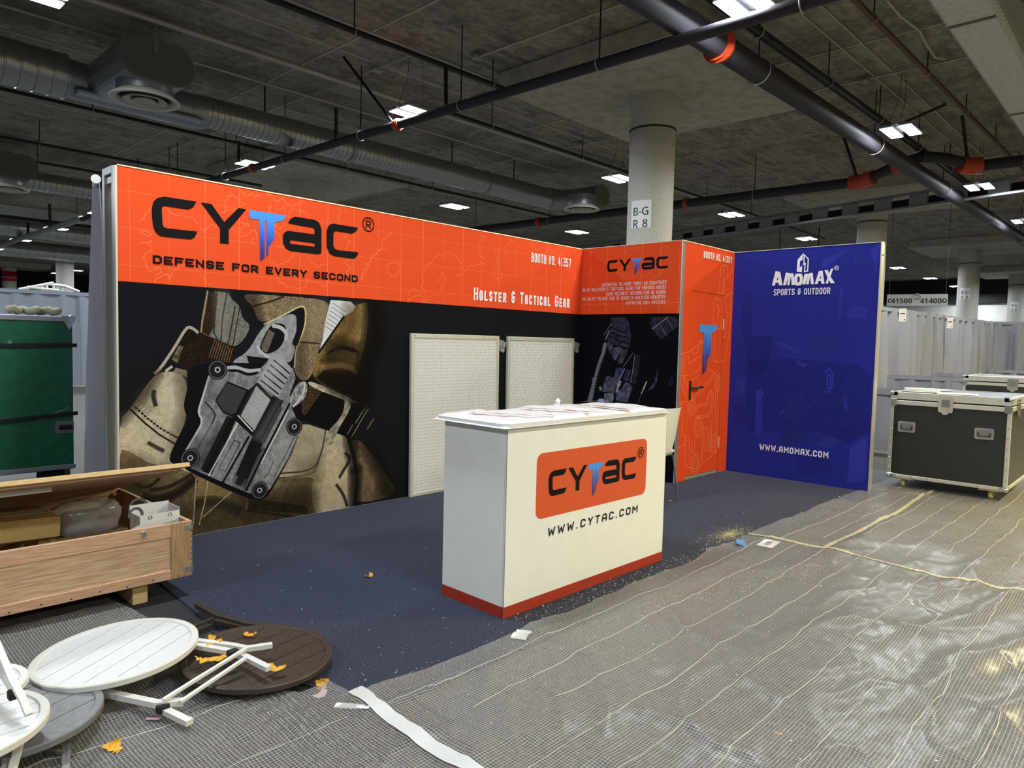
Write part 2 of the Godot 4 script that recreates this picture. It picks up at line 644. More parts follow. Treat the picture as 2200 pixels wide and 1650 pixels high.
# ---------------------------------------------------------------- the hall
func build_hall() -> void:
	var f := MB.new()
	f.span(Vector3(-15, -0.3, -62), Vector3(58, 0, 15))
	structure("floor", f.mesh(), mats.hall_floor, "grey hall floor under the sheeting")
	var c := MB.new()
	c.span(Vector3(-15, CEILING, -62), Vector3(58, CEILING + 0.35, 15))
	var slab := structure("ceiling", c.mesh(), mats.concrete, "stained concrete slab ceiling")
	# board-formed joints cast into the slab
	for z in [-0.6, -5.0, -9.55, -12.75, -16.2, -19.6, -24.5, -29.0, -34.0, -40.0]:
		var j := MB.new()
		j.span(Vector3(-15, CEILING - 0.012, z - 0.02), Vector3(58, CEILING + 0.02, z + 0.02))
		part("form_joint", j.mesh(), mats.concrete_soffit, slab)
	for x in [1.4, 6.1, 10.9, 14.8, 18.9, 24.0, 29.5, 36.0]:
		var j := MB.new()
		j.span(Vector3(x - 0.02, CEILING - 0.012, -62), Vector3(x + 0.02, CEILING + 0.02, 15))
		part("form_joint", j.mesh(), mats.concrete_soffit, slab)
	var w := MB.new()
	w.span(Vector3(49.2, 0, -62), Vector3(49.5, CEILING, 15))
	structure("wall_east", w.mesh(), mats.wall_paint, "white painted far wall of the hall")
	w = MB.new()
	w.span(Vector3(-15, 0, -62.3), Vector3(58, CEILING, -62))
	structure("wall_north", w.mesh(), mats.dark_wall, "dark far wall of the hall")
	w = MB.new()
	w.span(Vector3(-15.3, 0, -62), Vector3(-15, CEILING, 15))
	structure("wall_west", w.mesh(), mats.wall_paint)
	w = MB.new()
	w.span(Vector3(-15, 0, 15), Vector3(58, CEILING, 15.3))
	structure("wall_south", w.mesh(), mats.wall_paint)
	# dark bulkhead and a lit white partition in front of the far wall
	var b := MB.new()
	b.span(Vector3(48.9, 4.35, -40.0), Vector3(49.2, CEILING, 12.0))
	structure("trim_1", b.mesh(), mats.dark_wall, "dark bulkhead above the far white wall")
	column(Vector3(10.3, 0, -6.6), 0.375, "thick round concrete column signed B-G R 8 behind the orange walls", [["B-G", "R 8"], 0.43, 3.34, 0.36])
	column(Vector3(21.3, 0, -6.42), 0.375, "round concrete column rising behind the right end of the blue wall", [])
	column(Vector3(33.2, 0, -6.3), 0.375, "distant round column signed B-G P 8 above the grey drapes", [["B-G", "P 8"], 0.30, 3.55, 0.36])
	column(Vector3(44.6, 0, -6.3), 0.375, "distant round column signed B-G O 8 at the right edge", [["B-G", "O 8"], 0.20, 3.65, 0.36])
	column(Vector3(10.05, 0, -17.0), 0.46, "round concrete column peeking over the left part of the orange header", [])
	column(Vector3(10.3, 0, -39.8), 0.375, "distant column with a small sign left of the grey drape", [["B", "G"], 0.5, 3.2, 0.25])
	var red := [11.372, -56.272]
	var rc := column(Vector3(red[0], 0, red[1]), 0.40, "distant column with a red patterned band at the left edge", [])
	var band := MB.new()
	band.lathe([Vector2(0.41, 4.62), Vector2(0.415, 4.62), Vector2(0.415, 5.25), Vector2(0.41, 5.25)], 24)
	var bm := plain("red_band", rgb(186, 44, 62), 0.7)
	var bd := part("band", band.mesh(), bm, rc)
	var dots := MB.new()
	for k in 20:
		var a := TAU * k / 20.0
		dots.xf = Transform3D(Basis(Vector3.UP, a), Vector3(0, 4.85, 0))
		dots.box(Vector3(0, 0, 0.418), Vector3(0.07, 0.07, 0.006))
	part("dot", dots.mesh(), mats.print_white, bd)


func column(at: Vector3, r: float, label: String, sign_: Array) -> Node3D:
	var t := thing("concrete_column", label, "column", at, 0.0, "round columns of the hall")
	var s := MB.new()
	s.lathe([Vector2(r, 0), Vector2(r, DROP - 0.52)], 40)
	part("shaft", s.mesh(), mats.column_concrete, t)
	s = MB.new()
	s.lathe([Vector2(0, DROP - 0.515), Vector2(r + 0.008, DROP - 0.515), Vector2(r + 0.008, DROP)], 40)
	part("capital", s.mesh(), mats.column_concrete, t)
	s = MB.new()
	s.lathe([Vector2(r - 0.01, DROP - 0.54), Vector2(r + 0.016, DROP - 0.535), Vector2(r + 0.016, DROP - 0.515), Vector2(r - 0.01, DROP - 0.51)], 40)
	part("joint_ring", s.mesh(), mats.black_iron, t)
	# thickened slab round the column head
	var d := MB.new()
	d.span(Vector3(-1.95, DROP, -1.75), Vector3(1.95, CEILING, 1.75), 0.02)
	part("drop_panel", d.mesh(), mats.concrete_soffit, t)
	if sign_:
		var facing := atan2(-at.x, -at.z)
		var mid: float = facing - sign_[1]
		var hw: float = sign_[3] / 2.0 / r
		var y0: float = sign_[2]
		var plate := MB.new()
		var g := []
		for j in 2:
			var row := []
			for i in 9:
				var a: float = mid - hw + 2.0 * hw * i / 8.0
				row.append(Vector3(sin(a) * (r + 0.006), y0 + j * 0.45, cos(a) * (r + 0.006)))
			g.append(row)
		plate.sheet(g)
		var pl := part("sign", plate.mesh(), mats.paper, t)
		for k in 2:
			var line: String = sign_[0][k]
			var n := line.length()
			for i in n:
				if line[i] == " ":
					continue
				var a: float = mid + (i - (n - 1) / 2.0) * 0.085 / r
				letter(line[i], 0.13, pl, Vector3(sin(a) * (r + 0.009), y0 + 0.27 - 0.2 * k, cos(a) * (r + 0.009)), a)
	return t


func letter(ch: String, high: float, parent: Node3D, at: Vector3, turn: float) -> void:
	var tm := TextMesh.new()
	var sf := SystemFont.new()
	sf.font_names = PackedStringArray(["Droid Sans"])
	tm.font = sf
	tm.font_size = 48
	tm.pixel_size = high / 48.0 / 0.72
	tm.depth = 0.002
	tm.text = ch
	part("letter", tm, mats.ink, parent, at, Vector3(0, turn, 0))


# ---------------------------------------------------------------- pipes, ducts and conduit under the ceiling
func ring_mesh(r: float, thick: float, n := 16) -> ArrayMesh:
	var b := MB.new()
	var path := []
	for k in n + 1:
		var a := TAU * k / n
		path.append(Vector3(0, sin(a) * r, cos(a) * r))
	b.tube(path, thick, 6, false)
	return b.mesh()


func pipe(called: String, label: String, a: Vector3, b: Vector3, r: float, m: Material, every := 0.0, first := 1.0, collars := []) -> Node3D:
	var t := thing(called, label, "pipe")
	var s := MB.new()
	s.tube([a, b], r, 16)
	part("pipe_run", s.mesh(), m, t)
	var d := (b - a).normalized()
	var turn := atan2(-d.z, d.x)
	var length := a.distance_to(b)
	var ring := ring_mesh(r * 1.12 + 0.004, 0.008)
	var q := first
	while every > 0.0 and q < length:
		var p := a + d * q
		var h := part("hanger", ring, mats.conduit, t, p, Vector3(0, turn, 0))
		var rod := MB.new()
		rod.tube([Vector3(0, r, 0), Vector3(0, CEILING - p.y, 0)], 0.009, 6)
		part("rod", rod.mesh(), mats.black_iron, h)
		q += every
	for c in collars:
		var k := MB.new()
		k.tube([a + d * (c - 0.06), a + d * (c + 0.06)], r * 1.22, 16)
		k.tube([a + d * (c - 0.02), a + d * (c + 0.02)], r * 1.36, 16)
		part("collar", k.mesh(), mats.orange_clamp, t)
	return t


# spiral duct along x with a raised lock seam every pitch
func spiral(x0: float, x1: float, y: float, z: float, r: float, pitch: float, t: Node3D) -> void:
	var b := MB.new()
	var prof := []
	var x := 0.0
	while x < x1 - x0:
		prof.append(Vector2(r, x))
		prof.append(Vector2(r, x + pitch - 0.032))
		prof.append(Vector2(r + 0.010, x + pitch - 0.026))
		prof.append(Vector2(r + 0.010, x + pitch - 0.008))
		x += pitch
	b.lathe(prof, 28, false)
	part("spiral_run", b.mesh(), mats.duct_metal, t, Vector3(x0, y, z), Vector3(0, 0, -PI / 2))


func diffuser(at: Vector3, r: float, t: Node3D) -> void:
	var b := MB.new()
	b.lathe([Vector2(r * 0.78, 0.10), Vector2(r, 0.02), Vector2(r * 1.0, 0.0), Vector2(r * 0.80, 0.015), Vector2(r * 0.76, 0.06)], 40)
	var d := part("diffuser", b.mesh(), mats.diffuser_white, t, at)
	for k in [[0.60, 0.40], [0.30, 0.0]]:
		b = MB.new()
		b.lathe([Vector2(r * k[1], 0.03), Vector2(r * k[0], -0.01), Vector2(r * k[0] * 1.06, 0.0), Vector2(r * k[0], 0.015), Vector2(r * k[1], 0.06)], 40)
		part("cone", b.mesh(), mats.diffuser_white, d)
	b = MB.new()
	b.lathe([Vector2(0, 0.11), Vector2(r * 0.78, 0.11), Vector2(r * 0.78, 0.10), Vector2(0, 0.10)], 32)
	part("throat", b.mesh(), mats.matte_black, d)
	b = MB.new()
	b.lathe([Vector2(r * 0.8, 0.10), Vector2(r * 0.8, 0.34)], 32)
	part("neck", b.mesh(), mats.duct_smooth, d)


func build_ceiling_services() -> void:
	# the long round duct over the printed wall
	var t := thing("air_duct", "long round spiral duct with two diffusers above the printed wall", "duct")
	spiral(-2.0, 3.05, 5.1, -11.95, 0.31, 0.19, t)
	var b := MB.new()
	b.tube([Vector3(3.05, 5.1, -11.95), Vector3(3.3, 5.08, -11.95), Vector3(4.9, 5.06, -11.95), Vector3(5.1, 5.08, -11.95)], 0.27, 28)
	part("smooth_section", b.mesh(), mats.duct_smooth, t)
	b = MB.new()
	b.span(Vector3(3.2, 4.84, -12.0), Vector3(5.0, 4.90, -11.62), 0.02)
	part("seam_plate", b.mesh(), mats.duct_smooth, t)
	spiral(5.1, 14.0, 5.1, -11.95, 0.245, 0.1, t)
	b = MB.new()
	b.prism(rounded_rect(3.32, 4.83, 4.30, 5.40, 0.26, 8), -11.8, -10.32)
	var plenum := part("plenum", b.mesh(), mats.duct_smooth, t)
	b = MB.new()
	b.prism(rounded_rect(3.33, 4.84, 4.29, 5.39, 0.255, 8), -10.33, -10.31)
	part("cover", b.mesh(), mats.duct_cover, plenum)
	diffuser(Vector3(3.78, 4.66, -10.72), 0.45, t)
	b = MB.new()
	b.tube([Vector3(13.9, 5.1, -11.95), Vector3(14.25, 5.1, -11.85), Vector3(14.35, 5.08, -11.4), Vector3(14.25, 5.05, -10.55)], 0.27, 24)
	var drum := part("plenum", b.mesh(), mats.duct_smooth, t)
	b = MB.new()
	b.tube([Vector3(14.25, 5.05, -10.56), Vector3(14.245, 5.05, -10.52)], 0.285, 24)
	part("cover", b.mesh(), mats.duct_cover, drum)
	diffuser(Vector3(13.75, 4.66, -10.75), 0.43, t)
	for x in [2.1, 6.2, 8.2, 10.6, 12.6]:
		b = MB.new()
		b.tube([Vector3(x, 5.3, -11.95), Vector3(x, CEILING, -11.95)], 0.014, 6)
		part("hanger_rod", b.mesh(), mats.black_iron, t)
	for x in [3.78]:
		b = MB.new()
		b.span(Vector3(x - 0.02, 5.2, -10.31), Vector3(x + 0.02, CEILING, -10.30))
		part("hanger_strap", b.mesh(), mats.duct_smooth, t)
	for x in [7.9, 11.6]:
		b = MB.new()
		b.xf = Transform3D(Basis(Vector3(0, 0, 1), -PI / 2), Vector3(x, 5.1, -11.95))
		b.lathe([Vector2(0.26, 0), Vector2(0.266, 0.0), Vector2(0.266, 0.09), Vector2(0.26, 0.09)], 28)
		part("joint_band", b.mesh(), mats.duct_smooth, t)
	t = thing("air_duct", "smaller round spiral duct with a diffuser at the far left edge", "duct")
	spiral(4.6, 9.0, 5.1, -20.8, 0.23, 0.12, t)
	b = MB.new()
	b.tube([Vector3(1.0, 5.1, -20.8), Vector3(4.6, 5.1, -20.8)], 0.25, 20)
	part("smooth_section", b.mesh(), mats.duct_smooth, t)
	b = MB.new()
	b.prism(rounded_rect(3.5, 4.85, 4.5, 5.4, 0.26, 8), -20.8, -19.3)
	part("plenum", b.mesh(), mats.duct_cover, t)
	diffuser(Vector3(4.0, 4.66, -19.9), 0.45, t)
	var far := [6.35, -30.595, 8.039, -38.803, 5.194, -26.726]
	t = thing("air_duct", "distant bright spiral duct behind the grey drape pole", "duct")
	spiral(far[0] - 2.0, far[0] + 9.0, 5.1, far[1], 0.33, 0.3, t)
	t = thing("air_duct", "most distant spiral duct above the red-banded column", "duct")
	spiral(far[2] - 3.0, far[2] + 10.0, 5.1, far[3], 0.36, 0.35, t)
	t = thing("box_beam", "long pale grey rectangular duct high at the left edge", "duct")
	b = MB.new()
	b.span(Vector3(far[4] - 3.0, 4.95, far[5] - 0.2), Vector3(far[4] + 9.0, 5.30, far[5] + 0.2), 0.03)
	part("casing", b.mesh(), mats.insulation, t)
	b = MB.new()
	b.span(Vector3(far[4] - 3.0, 4.86, far[5] - 0.2), Vector3(far[4] + 9.0, 4.95, far[5] + 0.2))
	part("lower_flange", b.mesh(), mats.matte_black, t)

	# insulated rectangular duct at the top right
	t = thing("insulated_duct", "wide insulated rectangular duct at the top right corner", "duct")
	b = MB.new()
	b.span(Vector3(2.0, 5.0, -2.10), Vector3(40.0, 5.55, -1.58), 0.05)
	part("casing", b.mesh(), mats.insulation, t)
	for k in 120:
		b = MB.new()
		b.span(Vector3(6.0 + k * 0.12, 5.03, -1.585), Vector3(6.03 + k * 0.12, 5.52, -1.565))
		part("rib", b.mesh(), mats.insulation, t)
	for x in [9.05, 12.9, 16.8]:
		b = MB.new()
		b.span(Vector3(x, 4.985, -2.06), Vector3(x + 0.045, 5.0, -1.62))
		part("seam", b.mesh(), mats.duct_cover, t)

	# black sprinkler mains
	pipe("sprinkler_main", "thick black main with orange collars running from the top edge to the right edge", Vector3(2.5, 4.9, -4.2), Vector3(40.0, 4.9, -3.35), 0.145, mats.black_pipe, 4.3, 1.9, [5.2])
	pipe("sprinkler_pipe", "black pipe parallel to the thick main on its right", Vector3(3.0, 5.25, -4.06), Vector3(19.0, 5.25, -3.7), 0.06, mats.black_iron, 2.2, 1.0)
	pipe("sprinkler_cross_main", "black cross pipe sweeping from the top edge down behind the long wall", Vector3(6.97, 4.7, 3.0), Vector3(6.5, 4.7, -26.0), 0.066, mats.black_pipe, 2.35, 1.1, [11.9, 16.4])
	pipe("sprinkler_cross_main", "black cross pipe passing behind the column signed B-G R 8", Vector3(15.66, 4.9, -5.05), Vector3(15.3, 4.9, -24.0), 0.105, mats.black_pipe, 3.0, 2.2, [0.1, 3.9, 8.6])
	pipe("sprinkler_cross_main", "black cross pipe leaving the orange elbow towards the right edge", Vector3(15.85, 4.95, -3.0), Vector3(16.3, 4.95, 6.0), 0.105, mats.black_pipe, 1.0, 0.75, [0.05])
	t = thing("pipe_elbow", "short sloping pipe with orange elbows joining the cross pipe to the thick main", "pipe")
	b = MB.new()
	b.tube([Vector3(15.66, 4.9, -5.05), Vector3(15.6, 4.95, -4.75), Vector3(15.2, 5.05, -4.1), Vector3(15.2, 5.12, -3.75)], 0.10, 14)
	part("pipe_run", b.mesh(), mats.black_pipe, t)
	b = MB.new()
	b.tube([Vector3(15.68, 4.9, -5.2), Vector3(15.66, 4.9, -4.98), Vector3(15.56, 4.93, -4.72)], 0.15, 14)
	part("elbow", b.mesh(), mats.orange_clamp, t)
	b = MB.new()
	b.tube([Vector3(15.3, 5.02, -4.25), Vector3(15.2, 5.06, -4.02)], 0.15, 14)
	part("collar", b.mesh(), mats.orange_clamp, t)
	t = thing("pipe_elbow", "pipe with an orange elbow right of the thick main", "pipe")
	b = MB.new()
	b.tube([Vector3(15.2, 5.12, -3.75), Vector3(15.3, 5.05, -3.4), Vector3(15.7, 4.97, -3.1)], 0.10, 14)
	part("pipe_run", b.mesh(), mats.black_pipe, t)
	b = MB.new()
	b.tube([Vector3(15.62, 4.97, -3.22), Vector3(15.78, 4.95, -3.08), Vector3(15.85, 4.95, -2.9)], 0.155, 14)
	part("elbow", b.mesh(), mats.orange_clamp, t)
	# sloping brace with its clamp, and the short black drop pieces
	strut("seismic_brace", "long slanting black brace from the ceiling to the lit cross pipe", [6.33, -9.702], 5.78, [6.783, -9.04], 4.77, 0.022)
	strut("seismic_brace", "short slanting black brace right of the bright light", [14.426, -3.262], 5.78, [12.693, -3.416], 5.1, 0.025)
	strut("seismic_brace", "slanting black brace above the orange elbow", [15.328, -5.266], 5.8, [15.538, -5.04], 5.0, 0.03)
	strut("seismic_brace", "slanting black brace left of the right-hand cross pipe", [15.334, -3.176], 5.8, [15.78, -3.121], 5.0, 0.03)
	strut("drop_pipe", "thick vertical black drop above the lit cross pipe", [6.936, -7.988], 5.4, [6.983, -8.022], 4.77, 0.03)
	strut("drop_pipe", "thick vertical black drop over the round duct", [6.781, -10.604], 5.3, [6.853, -10.707], 4.77, 0.03)
	strut("drop_pipe", "vertical black drop beside the small light above the long wall", [6.698, -13.974], 5.3, [6.387, -13.325], 4.77, 0.03)
	strut("drop_pipe", "vertical black drop at the left edge of the drape", [6.229, -25.574], 5.3, [6.449, -26.406], 4.77, 0.04)
	strut("drop_pipe", "second vertical black drop left of the drape", [6.567, -29.652], 5.3, [6.474, -29.261], 4.77, 0.04)

	# branch lines along x
	pipe("branch_pipe", "thin black branch pipe running under the round duct", Vector3(-2.0, 5.3, -14.0), Vector3(17.0, 5.3, -14.2), 0.032, mats.black_iron, 2.6, 0.9)
	pipe("branch_pipe", "thin black branch pipe in the second bay, ending above the orange header", Vector3(-2.0, 5.3, -17.5), Vector3(9.0, 5.3, -17.5), 0.032, mats.black_iron, 2.6, 0.9)
	pipe("branch_pipe", "thin black branch pipe meeting the concrete drop panel at the top", Vector3(-1.0, 5.4, -8.15), Vector3(8.3, 5.4, -7.98), 0.038, mats.black_iron, 2.5, 1.4)
	pipe("branch_pipe", "thin black branch pipe in the third bay at the left edge", Vector3(-2.0, 5.3, -19.4), Vector3(9.0, 5.3, -19.4), 0.03, mats.black_iron, 2.6, 1.3)
	pipe("branch_pipe", "thin black branch pipe passing behind the column top", Vector3(8.0, 5.35, -9.4), Vector3(26.0, 5.35, -9.4), 0.032, mats.black_iron, 2.7, 1.3)
	pipe("rust_pipe", "thin rust-brown pipe along the ceiling left of the insulated duct", Vector3(4.0, 5.5, -3.1), Vector3(30.0, 5.5, -2.5), 0.035, mats.brown_pipe, 2.3, 0.9)
	pipe("conduit", "bright metal conduit crossing the whole ceiling above the round duct", Vector3(-1.0, 5.6, -10.25), Vector3(22.0, 5.6, -10.05), 0.042, mats.conduit, 0.0)
	pipe("conduit", "second thin metal conduit just below the bright one", Vector3(-1.0, 5.7, -11.6), Vector3(14.0, 5.7, -11.45), 0.022, mats.conduit, 0.0)
	pipe("conduit", "thin metal conduit beside the branch pipe at the top", Vector3(-1.0, 5.7, -8.6), Vector3(8.3, 5.7, -8.45), 0.016, mats.conduit, 0.0)
	pipe("conduit", "pair of ceiling conduits right of the thick main, left one", Vector3(5.0, 5.76, -3.9), Vector3(24.0, 5.76, -3.55), 0.014, mats.conduit, 0.0)
	pipe("conduit", "pair of ceiling conduits right of the thick main, right one", Vector3(5.0, 5.76, -3.62), Vector3(24.0, 5.76, -3.3), 0.014, mats.conduit, 0.0)
	pipe("conduit", "metal conduit rising from the drop panel to the top edge", Vector3(7.57, 5.72, -8.11), Vector3(7.57, 5.72, 0.0), 0.02, mats.conduit, 0.0)
	pipe("conduit", "cross conduit under the ceiling behind the lit cross pipe", Vector3(6.9, 5.74, -8.6), Vector3(6.6, 5.74, -24.0), 0.014, mats.conduit, 0.0)
	pipe("conduit", "cross conduit under the ceiling over the small round duct end", Vector3(12.4, 5.74, -6.0), Vector3(12.2, 5.74, -22.0), 0.016, mats.conduit, 0.0)
	pipe("conduit", "cross conduit above the bright light near the thick main", Vector3(12.2, 5.74, 2.0), Vector3(12.2, 5.74, -5.5), 0.016, mats.conduit, 0.0)
	for k in 5:
		var jb := MB.new()
		jb.box(Vector3.ZERO, Vector3(0.18, 0.06, 0.12), 0.01)
		var spots := [Vector3(7.57, 5.72, -8.0), Vector3(6.88, 5.72, -9.6), Vector3(12.3, 5.72, -9.7), Vector3(12.2, 5.72, -3.9), Vector3(12.25, 5.72, -8.6)]
		var words := ["small white junction box at the end of the top conduit", "white junction box above the lit cross pipe", "white junction box left of the signed column", "pale junction box above the bright light near the thick main", "pale junction box over the light left of the signed column"]
		single("junction_box", jb.mesh(), mats.lamp_grey, words[k], "junction box", spots[k], Vector3.ZERO, "ceiling junction boxes")
	var cable := MB.new()
	cable.tube(at_height([9.539, -2.85, 10.11, -2.844, 10.7, -2.772, 11.056, -2.8, 11.541, -2.825, 11.836, -2.831, 11.957, -2.739], 5.7), 0.017, 8)
	single("flexible_cable", cable.mesh(), mats.diffuser_white, "pale flexible cable curling along the ceiling near the insulated duct", "cable")
	# cable tray far behind
	var tray := [21.866, -17.25, 18.303, -2.585]
	var ta := Vector3(tray[0], 5.0, tray[1])
	var tb := Vector3(tray[2], 5.0, tray[3])
	var dir := (ta - tb).normalized()
	t = thing("cable_tray", "long ladder cable tray with dark openings behind the columns", "cable tray", tb, atan2(-dir.z, dir.x))
	var len := ta.distance_to(tb) + 6.0
	for s in [-1, 1]:
		b = MB.new()
		b.span(Vector3(-4.0, 0.05 * s + (0.10 if s > 0 else -0.12), -0.05), Vector3(len, 0.05 * s + (0.15 if s > 0 else -0.07), 0.05))
		part("rail", b.mesh(), mats.duct_smooth, t)
	var k := -4.0
	while k < len:
		b = MB.new()
		b.span(Vector3(k, -0.12, -0.03), Vector3(k + 0.42, 0.14, 0.03))
		part("plate", b.mesh(), mats.lamp_grey, t)
		k += 0.85
	b = MB.new()
	b.span(Vector3(-4.0, -0.1, 0.30), Vector3(len, 0.12, 0.32))
	part("back_channel", b.mesh(), mats.matte_black, t)
	# grey cross pipe far left, and a few more mains in the distance
	var fl := [6.507, -33.59, 6.508, -23.435]
	pipe("sprinkler_cross_main", "pale cross pipe crossing the lights at the far left", Vector3(fl[0], 4.7, fl[1]) - Vector3(fl[2] - fl[0], 0, fl[3] - fl[1]) * 0.5, Vector3(fl[2], 4.7, fl[3]), 0.09, mats.lamp_grey, 0.0)
	# hanging aisle sign
	var ds := thing("air_duct", "dark round duct with a cover seen over the blue wall", "duct")
	b = MB.new()
	b.tube([Vector3(26.0, 4.75, -11.5), Vector3(26.0, 4.75, -9.2)], 0.30, 18)
	part("smooth_section", b.mesh(), mats.duct_cover, ds)
	b = MB.new()
	b.tube([Vector3(26.0, 4.75, -11.6), Vector3(26.0, 4.75, -11.5)], 0.42, 20)
	part("cover", b.mesh(), mats.duct_smooth, ds)
	for z in [-11.0, -9.6]:
		b = MB.new()
		b.tube([Vector3(26.0, 5.04, z), Vector3(26.0, CEILING, z)], 0.015, 6)
		part("hanger_rod", b.mesh(), mats.black_iron, ds)
	sign_board()


func strut(called: String, label: String, a: Array, ya: float, b: Array, yb: float, r: float) -> void:
	var m := MB.new()
	# both ends hang from the plan position of the lower one, leaning as seen
	m.tube([Vector3(a[0], ya, a[1]), Vector3(b[0], yb, b[1])], r, 8)
	single(called, m.mesh(), mats.black_iron, label, "brace")


func sign_board() -> void:
	var c := Vector3(22.5, 3.0, -5.5)
	var t := thing("aisle_sign", "hanging grey aisle sign with numbers 41500 and 41400", "sign", c, -PI / 2 + 0.3)
	var b := MB.new()
	b.box(Vector3(0, -0.12, 0), Vector3(1.5, 0.34, 0.05), 0.01)
	part("board", b.mesh(), mats.lamp_grey, t)
	for k in [["41500", -0.38], ["41400", 0.34]]:
		var tm := TextMesh.new()
		var sf := SystemFont.new()
		sf.font_names = PackedStringArray(["Droid Sans"])
		sf.font_weight = 700
		tm.font = sf
		tm.font_size = 48
		tm.pixel_size = 0.0040
		tm.depth = 0.004
		tm.text = k[0]
		part("lettering", tm, mats.ink, t, Vector3(k[1], -0.14, 0.028))
	for s in [-1, 1]:
		var d := MB.new()
		d.xf = Transform3D(Basis(Vector3.RIGHT, PI / 2), Vector3(s * 0.67, -0.13, 0.0))
		d.lathe([Vector2(0, 0.034), Vector2(0.06, 0.034), Vector2(0.06, 0.02)], 20)
		part("arrow_disc", d.mesh(), mats.ink, t)
		d = MB.new()
		d.face(PackedVector2Array([Vector2(s * 0.70, -0.13), Vector2(s * 0.65, -0.10), Vector2(s * 0.65, -0.16)]), 0.036)
		part("arrow", d.mesh(), mats.print_white, t)
	for r in [0.10, 0.055]:
		var ring := MB.new()
		var path := []
		for k in 21:
			var a := TAU * k / 20.0
			path.append(Vector3(cos(a) * r, -0.02 + sin(a) * r * 0.8, 0.03))
		ring.tube(path, 0.012, 6, false)
		part("emblem_ring", ring.mesh(), mats.wheel_fork, t)
	for s in [-1, 1]:
		var w := MB.new()
		w.tube([Vector3(s * 0.7, 0.06, 0), Vector3(s * 0.7, CEILING - c.y, 0)], 0.006, 5)
		part("cable", w.mesh(), mats.black_iron, t)


# ---------------------------------------------------------------- carpet, sheeting, tapes
var film_noise: FastNoiseLite
var fold_noise: FastNoiseLite
var fine_noise: FastNoiseLite

func film_height(x: float, z: float) -> float:
	var r := 1.0 - absf(fold_noise.get_noise_2d(x * 0.9 + z * 0.35, z * 1.6 - x * 0.2))
	var near := clampf((x - z - 2.2) * 0.5, 0.3, 1.0)
	var h := 0.014 + 0.010 * (film_noise.get_noise_2d(x, z) + 0.4) + near * 0.020 * pow(maxf(r, 0.0), 6.0)
	var r2 := 1.0 - absf(fold_noise.get_noise_2d(z * 2.6 + 40.0 + x * 0.8, x * 1.9 - z * 0.7))
	h += 0.011 * pow(maxf(r2, 0.0), 9.0)
	h += 0.0035 * fine_noise.get_noise_2d(x * 1.0, z * 2.2)
	# long soft folds in the near corner
	var c := clampf((x - 2.2) * 0.6, 0.0, 1.0) * clampf((z + 1.25) * 1.3, 0.0, 1.0)
	h += c * 0.028 * pow(0.5 + 0.5 * sin((z * 2.0 - x * 0.55) * 9.0 + 2.5 * film_noise.get_noise_2d(x, z)), 3.0)
	# pressed flat under the flight case
	if x > 7.8 and x < 9.5 and z < -0.95:
		h = minf(h, 0.0155)
	# the sheet lies over the edge of the carpet
	return maxf(h, 0.0155 if z < -2.08 and x > 1.4 else 0.004)


func film(label: String, x0: float, x1: float, z0: Callable, z1: Callable, step: float, parent_name := "plastic_sheet") -> Node3D:
	var t := thing(parent_name, label, "plastic sheet")
	var g := []
	var nx := int(ceil((x1 - x0) / step))
	var nz := int(ceil((z1.call(x0) - z0.call(x0)) / step))
	for j in nz + 1:
		var row := []
		for i in nx + 1:
			var x := x0 + (x1 - x0) * i / nx
			var a: float = z0.call(x)
			var b: float = z1.call(x)
			var z := b + (a - b) * j / nz
			row.append(Vector3(x, film_height(x, z), z))
		g.append(row)
	var m := MB.new()
	m.sheet(g, Vector2(6.4, 6.4))
	part("sheet", m.mesh(), mats.film, t)
	return t


func crease(t: Node3D, x0: float, x1: float, z: float, drift: float, k: int) -> void:
	var m := MB.new()
	var last := []
	var x := x0
	m.smooth()
	while x < x1:
		var zz := z + drift * (x - x0) + 0.022 * film_noise.get_noise_2d(x * 1.3 + k * 9.0, k * 3.7) + 0.004 * fine_noise.get_noise_2d(x * 3.0, k)
		var w := 0.0013 + 0.0009 * fine_noise.get_noise_2d(x * 0.7, k + 40.0)
		var y := film_height(x, zz)
		var now := [Vector3(x, y + 0.001, zz + w), Vector3(x, y + 0.0025, zz), Vector3(x, y + 0.001, zz - w)]
		if last:
			m.quad(last[0], now[0], now[1], last[1])
			m.quad(last[1], now[1], now[2], last[2])
		last = now
		x += 0.05
	part("crease", m.mesh(), mats.film_crease, t)


func ribbon(path: Array, width: float, lift: float, step := 0.04) -> ArrayMesh:
	var m := MB.new()
	var g := [[], [], []]
	for i in path.size() - 1:
		var a: Vector2 = path[i]
		var b: Vector2 = path[i + 1]
		var n := maxi(1, int(a.distance_to(b) / step))
		for k in n + (1 if i == path.size() - 2 else 0):
			var p := a.lerp(b, float(k) / n)
			var s := (b - a).normalized().orthogonal() * width / 2.0
			var wob := 1.0 + 0.10 * fine_noise.get_noise_2d(p.x * 2.0, p.y * 2.0)
			for j in 3:
				var q := p + s * (j - 1) * wob
				g[j].append(Vector3(q.x, film_height(q.x, q.y) + lift + (0.002 if j == 1 else 0.0), q.y))
	m.sheet(g)
	return m.mesh()


func flat_prism(poly: PackedVector2Array, y0: float, y1: float) -> ArrayMesh:
	var b := MB.new()
	b.xf = Transform3D(Basis(Vector3.RIGHT, -PI / 2), Vector3.ZERO)
	var q := PackedVector2Array()
	for p in poly:
		q.append(Vector2(p.x, -p.y))
	b.prism(q, y0, y1)
	return b.mesh()


